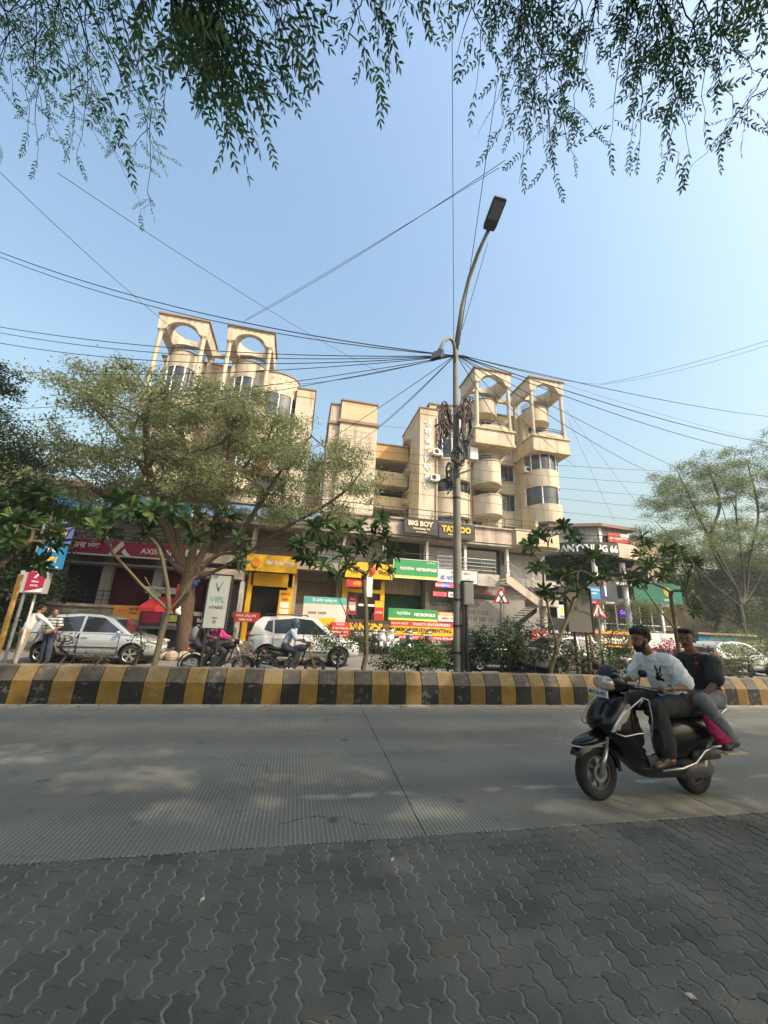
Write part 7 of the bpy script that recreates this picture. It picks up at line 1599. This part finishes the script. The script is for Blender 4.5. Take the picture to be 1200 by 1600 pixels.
b_ = MB(); cap(b_, (-.123, .19, .45), (-.122, .192, .40), .046, .044); skin_mesh(b_, 'sock', mat('orange_sock', (.85, .13, .02), .8), dr, .012, 2)
J2 = dict(head=(-.82, .02, 1.60), face=((1, .55, -.04), (0, 0, 1)), neck=(-.89, 0, 1.455), chest=(-.97, 0, 1.25), pelvis=(-1.02, 0, .98), shL=(-.93, .19, 1.375), shR=(-.95, -.19, 1.37), elL=(-.80, .30, 1.17), elR=(-.76, -.28, 1.15), wrL=(-.62, .25, 1.005), wrR=(-.58, -.20, 1.0),
          hipL=(-.98, .11, .95), hipR=(-.98, -.11, .95), knL=(-.60, .27, .985), knR=(-.58, -.27, .97), anL=(-.90, .29, .575), anR=(-.85, -.27, .57), toeL=(-.76, .31, .53), toeR=(-.70, -.28, .53))
pa, psh = person('passenger in a black shirt and grey jeans seated behind the white shirted rider', (HX, HY, 0), HR, J2, SK2, HAIR, cloth('black_shirt', (.022, .022, .024)), cloth('grey_jeans', (.17, .185, .20)), mat('dark_shoe', (.03, .027, .025), .5), .014, sleeve=.9, moust=True, top_r=1.06, leg_r=1.0, hero=True, fold=.007, hairstyle=2, fold_l=.008, hem=.005,
      hands={'L': ((1, -.3, -.5), (0, -1, -.3), (.3, 0, 1), .9)}, jean_name='jeans')
b_ = MB(); P = [(-.02, .02), (.03, -.06), (.005, -.16), (-.03, -.1)]
project_print(psh, pa, [[(-.05, .10), (.0, .12), (.05, .10), (.015, -.02), (-.005, -.06), (-.02, -.02)]], (-.90, .05, 1.36), (1, .5, .35), 'red_undershirt', mat('undershirt_red', (.40, .05, .045), .8))
b_ = MB(); b_.box(-.99, -.70, .275, .36, .470, .488); b_.build('pale_sole', mat('sole_pale', (.42, .33, .22), .7), pa, bevel=.006)
bg_ = empty('bag', (HX, HY, 0), HR, 'crumpled magenta bag hanging beside the passenger leg', 'bag')
b_ = MB(); b_.loft([oval(-.60, .02, .76, .86, 12, 2, .25), oval(-.64, .035, .66, .82, 12, 2, .26), oval(-.72, .048, .56, .76, 12, 2, .27), oval(-.83, .05, .52, .69, 12, 2, .28), oval(-.92, .035, .53, .62, 12, 2, .28)])
skin_mesh(b_, 'bag_body', mat('magenta_bag', (.36, .012, .09), .6, var=.2, vscale=14), bg_, .010, 3, .007, 42, 5)
# ------------------------------------------------------------------ riders and people beyond the median
mbk = mat('black_bike_paint', (.015, .015, .018), .25, coat=.6)
def seatpose(face=(1, 0, 0), lean=0.0, x=0.0):
    return dict(head=(-.08+lean+x, 0, 1.50), face=(face, (0, 0, 1)), neck=(-.13+lean+x, 0, 1.36), chest=(-.18+lean*.8+x, 0, 1.15), pelvis=(-.24+x, 0, .87), shL=(-.15+lean+x, .18, 1.28), shR=(-.15+lean+x, -.18, 1.28), elL=(.0+lean+x, .30, 1.08), elR=(.0+lean+x, -.30, 1.08), wrL=(.16+lean*.5+x, .32, 1.05), wrR=(.16+lean*.5+x, -.32, 1.05),
                hipL=(-.22+x, .10, .86), hipR=(-.22+x, -.10, .86), knL=(.16+x, .20, .68), knR=(.16+x, -.20, .68), anL=(-.06+x, .20, .30), anR=(-.06+x, -.20, .30), toeL=(.08+x, .20, .24), toeR=(.08+x, -.20, .24))
c1 = at(340, 1040, 12.1); c2 = at(455, 1040, 12.0)
motorcycle('black and silver motorcycle ridden by the man in a pink shirt', (c1.x, 12.1, 0), .0, mbk)
motorcycle('black motorcycle with gold fork ridden by the helmeted man', (c2.x, 12.0, 0), .0, mat('bike_grey', (.05, .06, .065), .3, coat=.5), front=mat('gold_fork', (.42, .25, .08), .35, metal=.7), thin=False)
person('man in a bright pink shirt riding a motorcycle, face hidden by the white lightbox sign', (c1.x, 12.1, 0), 0, seatpose(lean=.02), SK1, HAIR, cloth('pink', (.62, .05, .22)), cloth('dark_trousers', (.05, .05, .055)), M_BLACK, .02, sleeve=1.3)
pp, _ = person('pillion in a dark checked shirt with a backpack behind the man in pink', (c1.x, 12.1, 0), 0, seatpose(x=-.36, lean=.04), SK2, HAIR, cloth('checked', (.055, .050, .045), .6), cloth('dark_trousers', (.05, .05, .055)), M_BLACK, .02, sleeve=1.3)
bp = empty('backpack', (c1.x-.72, 12.1, 1.1), 0, 'grey backpack on the pillion behind the man in pink', 'backpack'); b_ = MB(); b_.ball((0, 0, 0), (.12, .15, .22), 10, 8); b_.ball((-.05, 0, -.08), (.1, .12, .12), 8, 6); b_.build('pack', mat('pack_grey', (.16, .15, .15), .8), bp, smooth=True)
b_ = MB(); b_.tube([(.0, .1, .2), (.16, .13, .2), (.2, .14, -.05)], .02, 6); b_.build('strap', M_BLACK, bp)
person('rider in a pale blue shirt and grey blue full face helmet', (c2.x, 12.0, 0), 0, seatpose(lean=.08), SK2, HAIR, cloth('pale_blue', (.40, .46, .58)), cloth('dark_trousers', (.05, .05, .055)), M_WHITE, .02, sleeve=.9, helmet=mat('helmet_blue', (.07, .12, .20), .25, coat=.8))
def stand(h=1.0, lean=0.0, face=(1, 0, 0), armL=None, armR=None):
    s = h/1.72; v = lambda x, y, z: ((x+lean*max(0, z-.9))*s, y*s, z*s)
    return dict(head=v(0.03, 0, 1.60), face=(face, (0, 0, 1)), neck=v(0, 0, 1.45), chest=v(0, 0, 1.25), pelvis=v(0, 0, .97), shL=v(0, .19, 1.40), shR=v(0, -.19, 1.40), elL=armL[0] if armL else v(0, .27, 1.14), wrL=armL[1] if armL else v(.1, .30, .90), elR=armR[0] if armR else v(0, -.27, 1.14), wrR=armR[1] if armR else v(.1, -.30, .90),
                hipL=v(0, .09, .92), hipR=v(0, -.09, .92), knL=v(.02, .11, .50), knR=v(-.04, -.11, .50), anL=v(0, .12, .09), anR=v(-.08, -.12, .09), toeL=v(.16, .13, .04), toeR=v(.08, -.13, .04))
a = at(58*.5, 1034, 14.2); a = at(26, 1034, 13.7); b2 = at(67, 1034, 14.15)
person('man in a white shirt and khaki trousers leaning toward the silver hatchback', (a.x, 13.7, 0), math.radians(50), stand(1.70, .32, (1, -.1, -.1), armR=((.34, -.30, 1.22), (.52, -.34, 1.02))), SK1, HAIR, cloth('cream_white', (.62, .58, .54)), cloth('khaki', (.34, .25, .16)), M_BLACK, .02, sleeve=1.3)
pm_, stp = person('man in a striped shirt and dark jeans beside the silver hatchback', (b2.x, 14.15, 0), math.radians(-100), stand(1.60, .0, (.7, .9, -.1), armL=((.10, .32, 1.1), (.28, .20, .98))), SK1, HAIR, mat('striped_shirt', (.5, .5, .48), .8), cloth('dark_jeans', (.04, .05, .08)), M_BLACK, .02, sleeve=.85)
m_ = MATS['striped_shirt']; t = m_.node_tree; g = t.nodes.new('ShaderNodeNewGeometry'); sp = t.nodes.new('ShaderNodeSeparateXYZ'); t.links.new(g.outputs['Position'], sp.inputs[0]); mt = t.nodes.new('ShaderNodeMath'); mt.operation = 'MULTIPLY'; mt.inputs[1].default_value = 75; t.links.new(sp.outputs[2], mt.inputs[0])
sn = t.nodes.new('ShaderNodeMath'); sn.operation = 'SINE'; t.links.new(mt.outputs[0], sn.inputs[0]); gt = t.nodes.new('ShaderNodeMath'); gt.operation = 'GREATER_THAN'; gt.inputs[1].default_value = .25; t.links.new(sn.outputs[0], gt.inputs[0])
mx = t.nodes.new('ShaderNodeMix'); mx.data_type = 'RGBA'; mx.inputs[6].default_value = (.48, .48, .44, 1); mx.inputs[7].default_value = (.04, .07, .06, 1); t.links.new(gt.outputs[0], mx.inputs[0]); t.links.new(mx.outputs[2], t.nodes['Principled BSDF'].inputs['Base Color'])
# parked scooters on the forecourt
for i, (px, rz, c, lb) in enumerate(((598, -1.9, (.55, .55, .53), 'white scooter parked at the kerb, nearest to the sweet shop'), (613, -2.1, (.62, .62, .60), 'white scooter parked second from the sweet shop'), (640, -1.9, (.05, .05, .05), 'dark scooter parked beside the white ones'), (668, -1.8, (.12, .015, .015), 'maroon scooter parked behind the green shrub'), (585, -1.7, (.03, .03, .035), 'black scooter parked behind the white ones'))):
    q = at(px, 1000, 20.7); r = scooter('parked_scooter', lb, (q.x, 20.7, .1), rz, mat('parked%d' % i, c, .3, coat=.6), group='scooters parked along the forecourt', guard=False)
q = at(1128, 1020, 13.6); motorcycle('dark motorcycle parked behind the barrier at the right of the passenger', (q.x, 13.6, 0), 2.7, mbk)
q = at(1098, 1000, 17.5); motorcycle('dark motorcycle in front of the blue cabin', (q.x, 17.5, 0), 3.0, mbk)
# ------------------------------------------------------------------ cars
def car(label, near, rz, paint_m, kind='hatch', cat='car', group='cars on the far carriageway', hub=None):
    r = empty('car', near, rz, label, cat, group); W = .84 if kind != 'suv' else .90; hz = dict(hatch=0, sedan=-.02, suv=.14)[kind]; wb = dict(hatch=1.2, sedan=1.28, suv=1.28)[kind]; R = .305 if kind != 'suv' else .34
    st = {'hatch': [(-1.86, .60, .48, .78), (-1.80, .76, .34, .90), (-1.5, .82, .25, .95), (-.5, .84, .2, .94), (.6, .84, .2, .93), (1.15, .83, .22, .92), (1.6, .78, .24, .82), (1.86, .68, .26, .70), (1.95, .5, .36, .60)],
          'sedan': [(-2.1, .6, .48, .86), (-2.02, .76, .34, .96), (-1.6, .83, .25, .98), (-.5, .84, .2, .94), (.6, .84, .2, .93), (1.15, .83, .22, .92), (1.7, .78, .24, .82), (2.0, .68, .26, .70), (2.1, .5, .36, .60)],
          'suv': [(-2.0, .66, .5, .95), (-1.95, .82, .38, 1.06), (-1.5, .88, .3, 1.1), (-.5, .9, .26, 1.08), (.6, .9, .26, 1.06), (1.15, .89, .28, 1.05), (1.7, .84, .3, .98), (2.0, .74, .32, .86), (2.1, .55, .42, .75)]}[kind]
    b_ = MB(); rings = []
    for x, w_, zb, zt in st:
        m = (zb+zt)/2; h = [(w_*.6, zb), (w_*.95, zb+.05), (w_, m), (w_*.99, zt-.10), (w_*.90, zt), (w_*.45, zt+.03)]; rings.append([(x, y, z) for y, z in h]+[(x, -y, z) for y, z in reversed(h)])
    b_.loft(rings); me = b_.mesh('b', paint_m, True); o = bpy.data.objects.new('t', me); COL.objects.link(o); s_ = o.modifiers.new('s', 'SUBSURF'); s_.levels = 1
    c_ = MB()
    for x in (-wb, wb):
        for y in (-1, 1): c_.lathe([(0, -.22), (R+.055, -.22), (R+.055, .22), (0, .22)], 28, (x, y*.82, R), 'y')
    co = bpy.data.objects.new('t', c_.mesh('c', M_BLACK)); COL.objects.link(co); bo = o.modifiers.new('b', 'BOOLEAN'); bo.operation = 'DIFFERENCE'; bo.object = co; bo.solver = 'FAST'
    bpy.context.view_layer.update(); out = bpy.data.meshes.new_from_object(o.evaluated_get(bpy.context.evaluated_depsgraph_get())); bpy.data.objects.remove(o); bpy.data.objects.remove(co); out.name = 'body'
    if len(out.materials) == 0: out.materials.append(paint_m)
    o = bpy.data.objects.new('body', out); COL.objects.link(o); setpar(o, r)
    b_ = MB()
    for x in (-wb, wb):
        for y in (-1, 1): b_.lathe([(R+.055, -.002), (R+.075, .002), (R+.062, .012)], 20, (x, y*(W-.006), R), 'y', a0=0, a1=math.pi, closed=False)
        b_.box(x-R, x+R, -.60, .60, .12, R*2)
    b_.build('wheel_arch', M_BLACK, r)
    gh = {'hatch': [(-1.78, .88), (-1.62, 1.20), (-1.30, 1.42), (-.5, 1.50), (.10, 1.48), (.45, 1.38), (1.12, .90)], 'sedan': [(-1.75, .92), (-1.05, 1.36), (-.5, 1.46), (.05, 1.45), (.40, 1.36), (1.12, .90)],
          'suv': [(-1.93, 1.02), (-1.80, 1.45), (-1.55, 1.66), (-.5, 1.72), (.15, 1.70), (.5, 1.60), (1.15, 1.03)]}[kind]
    zt = max(z for _, z in gh); zb = min(z for _, z in gh); wd = lambda z: (W-.07)-(.20)*(z-zb)/(zt-zb)
    b_ = MB(); b_.loft([[(x, wd(z)*s, z) for x, z in gh] for s in (-1, 1)]); b_.build('cabin', paint_m, r, bevel=.03, smooth=True, angle=50)
    def pane(nm, P, sides=(-1, 1), m=M_GLASS):
        for s in sides: p = MB(); p.prism(P, 'y', 0, .001) if False else p.add([(x, s*(wd(z)+.006), z) for x, z in P]+[(x, s*(wd(z)-.02), z) for x, z in P], [tuple(range(len(P))), tuple(range(2*len(P)-1, len(P)-1, -1))]+[(i, (i+1) % len(P), (i+1) % len(P)+len(P), i+len(P)) for i in range(len(P))]); p.build(nm, m, r)
    z1 = zb+.08; z2 = zt-.10
    pane('side_window', [(-1.08, z1+.0), (-1.12, z2-.05), (-.36, z2+.03), (-.36, z1)]); pane('side_window', [(-.28, z1), (-.28, z2+.03), (.22, z2-.01), (.88, z1)]); 
    if kind != 'sedan': pane('quarter_window', [(-1.45, z1+.12), (-1.35, z2-.1), (-1.18, z2-.06), (-1.14, z1+.02)])
    if kind == 'suv': pass
    def screen(nm, a, c2, e=.12):
        (xa, za), (xb, zb_) = a, c2; n = Vector((-(zb_-za), 0, xb-xa)).normalized(); n = -n if (n.x < 0) == (xa > 0) else n; p = MB(); q = [Vector((xa, -wd(za)+e, za)), Vector((xa, wd(za)-e, za)), Vector((xb, wd(zb_)-e, zb_)), Vector((xb, -wd(zb_)+e, zb_))]
        p.add([v+n*.012 for v in q]+[v-n*.02 for v in q], [(0, 1, 2, 3), (7, 6, 5, 4), (0, 4, 5, 1), (1, 5, 6, 2), (2, 6, 7, 3), (3, 7, 4, 0)]); p.build(nm, M_GLASS, r)
    g = gh; screen('windscreen', (g[-1][0]-.05, g[-1][1]+.06), (g[-2][0]+.03, g[-2][1]-.03)); screen('rear_window', (g[0][0]+.03, g[0][1]+.08), (g[1][0]-.0, g[1][1]-.02))
    for x in (-wb, wb):
        for s in (-1, 1):
            w_ = empty('wheel', (x, s*(W-.10), R)); setpar(w_, r); t_ = MB(); t_.lathe([(R*.62, .09), (R*.70, .10), (R*.92, .095), (R, .06), (R, -.06), (R*.92, -.095), (R*.62, -.09)], 32, (0, 0, 0), 'y'); t_.build('tyre', M_TYRE, w_, smooth=True)
            t_ = MB(); y = s*.085; t_.lathe([(R*.60, y), (R*.64, y+s*.012), (R*.66, y-s*.01)], 28, (0, 0, 0), 'y'); t_.lathe([(0, y), (R*.14, y), (R*.15, y-s*.03)], 14, (0, 0, 0), 'y'); t_.lathe([(0, y-s*.05), (R*.63, y-s*.05)], 24, (0, 0, 0), 'y', m=1)
            for i in range(5):
                a = i*2*math.pi/5+.4
                for da in (-.16, .16): t_.bar((R*.1*math.cos(a), y-s*.012, R*.1*math.sin(a)), (R*.62*math.cos(a+da), y-s*.012, R*.62*math.sin(a+da)), .02, R*.10)
            t_.build('rim', [hub or M_CHROME, M_BLACK], w_, smooth=True, angle=30)
    zs = .0 if kind != 'suv' else .12; xf = st[-2][0]; xr = st[0][0]
    for s in (-1, 1):
        b_ = MB(); b_.ball((xf-.16, s*.60, .70+zs*1.1), (.24, .14, .075), 14, 8); b_.build('headlight', M_LENSC, r, smooth=True)
        b_ = MB(); b_.ball((xr+.10, s*.68, .90+zs*1.2), (.14, .12, .09), 12, 8); b_.build('tail_light', M_REDL, r, smooth=True)
        b_ = MB(); b_.ball((.80, s*(W+.09), .98+zs), (.07, .10, .06), 12, 8); b_.build('wing_mirror', paint_m, r, smooth=True)
        for xa, xb in ((-1.10, -.33), (-.31, .82)):
            y = s*(W-.001); b_ = MB(); b_.prism([(xa, .32), (xb, .32), (xb, .90+zs), (xb-.012, .90+zs), (xb-.012, .332), (xa+.012, .332), (xa+.012, .90+zs), (xa, .90+zs)], 'y', min(y, y-s*.03), max(y, y-s*.03)); b_.build('door_gap', M_BLACK, r)
            b_ = MB(); b_.cbox((xa+.16, s*(W+.005), .80+zs), .17, .03, .03); b_.build('door_handle', paint_m, r, bevel=.008)
        b_ = MB(); b_.box(-.8, .8, min(s*(W-.02), s*(W+.008)), max(s*(W-.02), s*(W+.008)), .50, .53); b_.build('side_moulding', M_BLACK, r)
    b_ = MB(); b_.box(xf-.05, xf+.07, -.42, .42, .34+zs, .46+zs); b_.build('grille', M_BLACK, r); b_ = MB(); b_.box(xf+.08, xf+.105, -.24, .24, .48+zs, .58+zs); b_.build('number_plate', M_PLATE, r); b_ = MB(); b_.box(xr-.02, xr+.0, -.24, .24, .60+zs, .71+zs); b_.build('number_plate', M_PLATE, r)
    if kind == 'suv':
        for s in (-1, 1): b_ = MB(); b_.tube([(-1.5, s*.56, 1.72), (-1.4, s*.56, 1.77), (.0, s*.56, 1.78), (.1, s*.56, 1.73)], .015, 6); b_.build('roof_rail', M_BLACK, r)
    return r
SIL = mat('silver_paint', (.42, .44, .46), .22, metal=.35, var=.05, coat=.8); SIL2 = mat('warm_silver_paint', (.30, .27, .265), .25, metal=.35, var=.05, coat=.8); WHP = mat('white_car_paint', (.52, .52, .51), .25, var=.04, coat=.8); BLP = mat('black_car_paint', (.02, .02, .022), .18, coat=1.0)
xa = (at(73, 1025, 14.35).x+at(205, 1025, 14.35).x)/2
car('silver hatchback beyond the median beside the two standing men', (xa-.12, 15.15, 0), math.radians(1), SIL, 'hatch', hub=mat('gold_alloy', (.46, .42, .34), .35, metal=.6))
xa = at(529, 1028, 14.9).x-1.28
car('white sport utility car behind the helmeted rider', (xa, 15.8, 0), 0, WHP, 'suv')
xa = (at(878, 1040, 12.9).x+at(969, 1036, 12.9).x)/2
car('silver saloon car seen behind the blank backed sign', (xa, 13.75, 0), 0, SIL2, 'sedan')
xa = at(850, 1030, 14.6).x-1.6
car('black car behind the bent plumeria stem, left of the silver saloon', (xa, 15.4, 0), 0, BLP, 'hatch')
xa = at(1150, 1040, 15).x
car('pale car mostly hidden behind the shrubs at the right edge', (xa+.6, 15.6, 0), 0, WHP, 'hatch')
# pink flowers behind the riders
rng = np.random.default_rng(6); c = at(1045, 1012, 12.5); C = np.array(c)+rng.normal(size=(240, 3))*np.array((.45, .2, .14))
r = empty('flowering_shrub', (c.x, 12.5, 0), 0, 'shrub with pink flowers glimpsed between the two scooter riders', 'shrub'); tag(quads('flowers', leafquads(rng, C-np.array((c.x, 12.5, 0)), .10, .8), mat('pink_flower', (.60, .04, .14), .7), r), kind='stuff')
b_ = MB(); [b_.tube([(0, 0, 0), (.3*math.cos(i), .15*math.sin(i), c.z)], .012, 5) for i in range(6)]; b_.build('stems', M_BARKD, r)
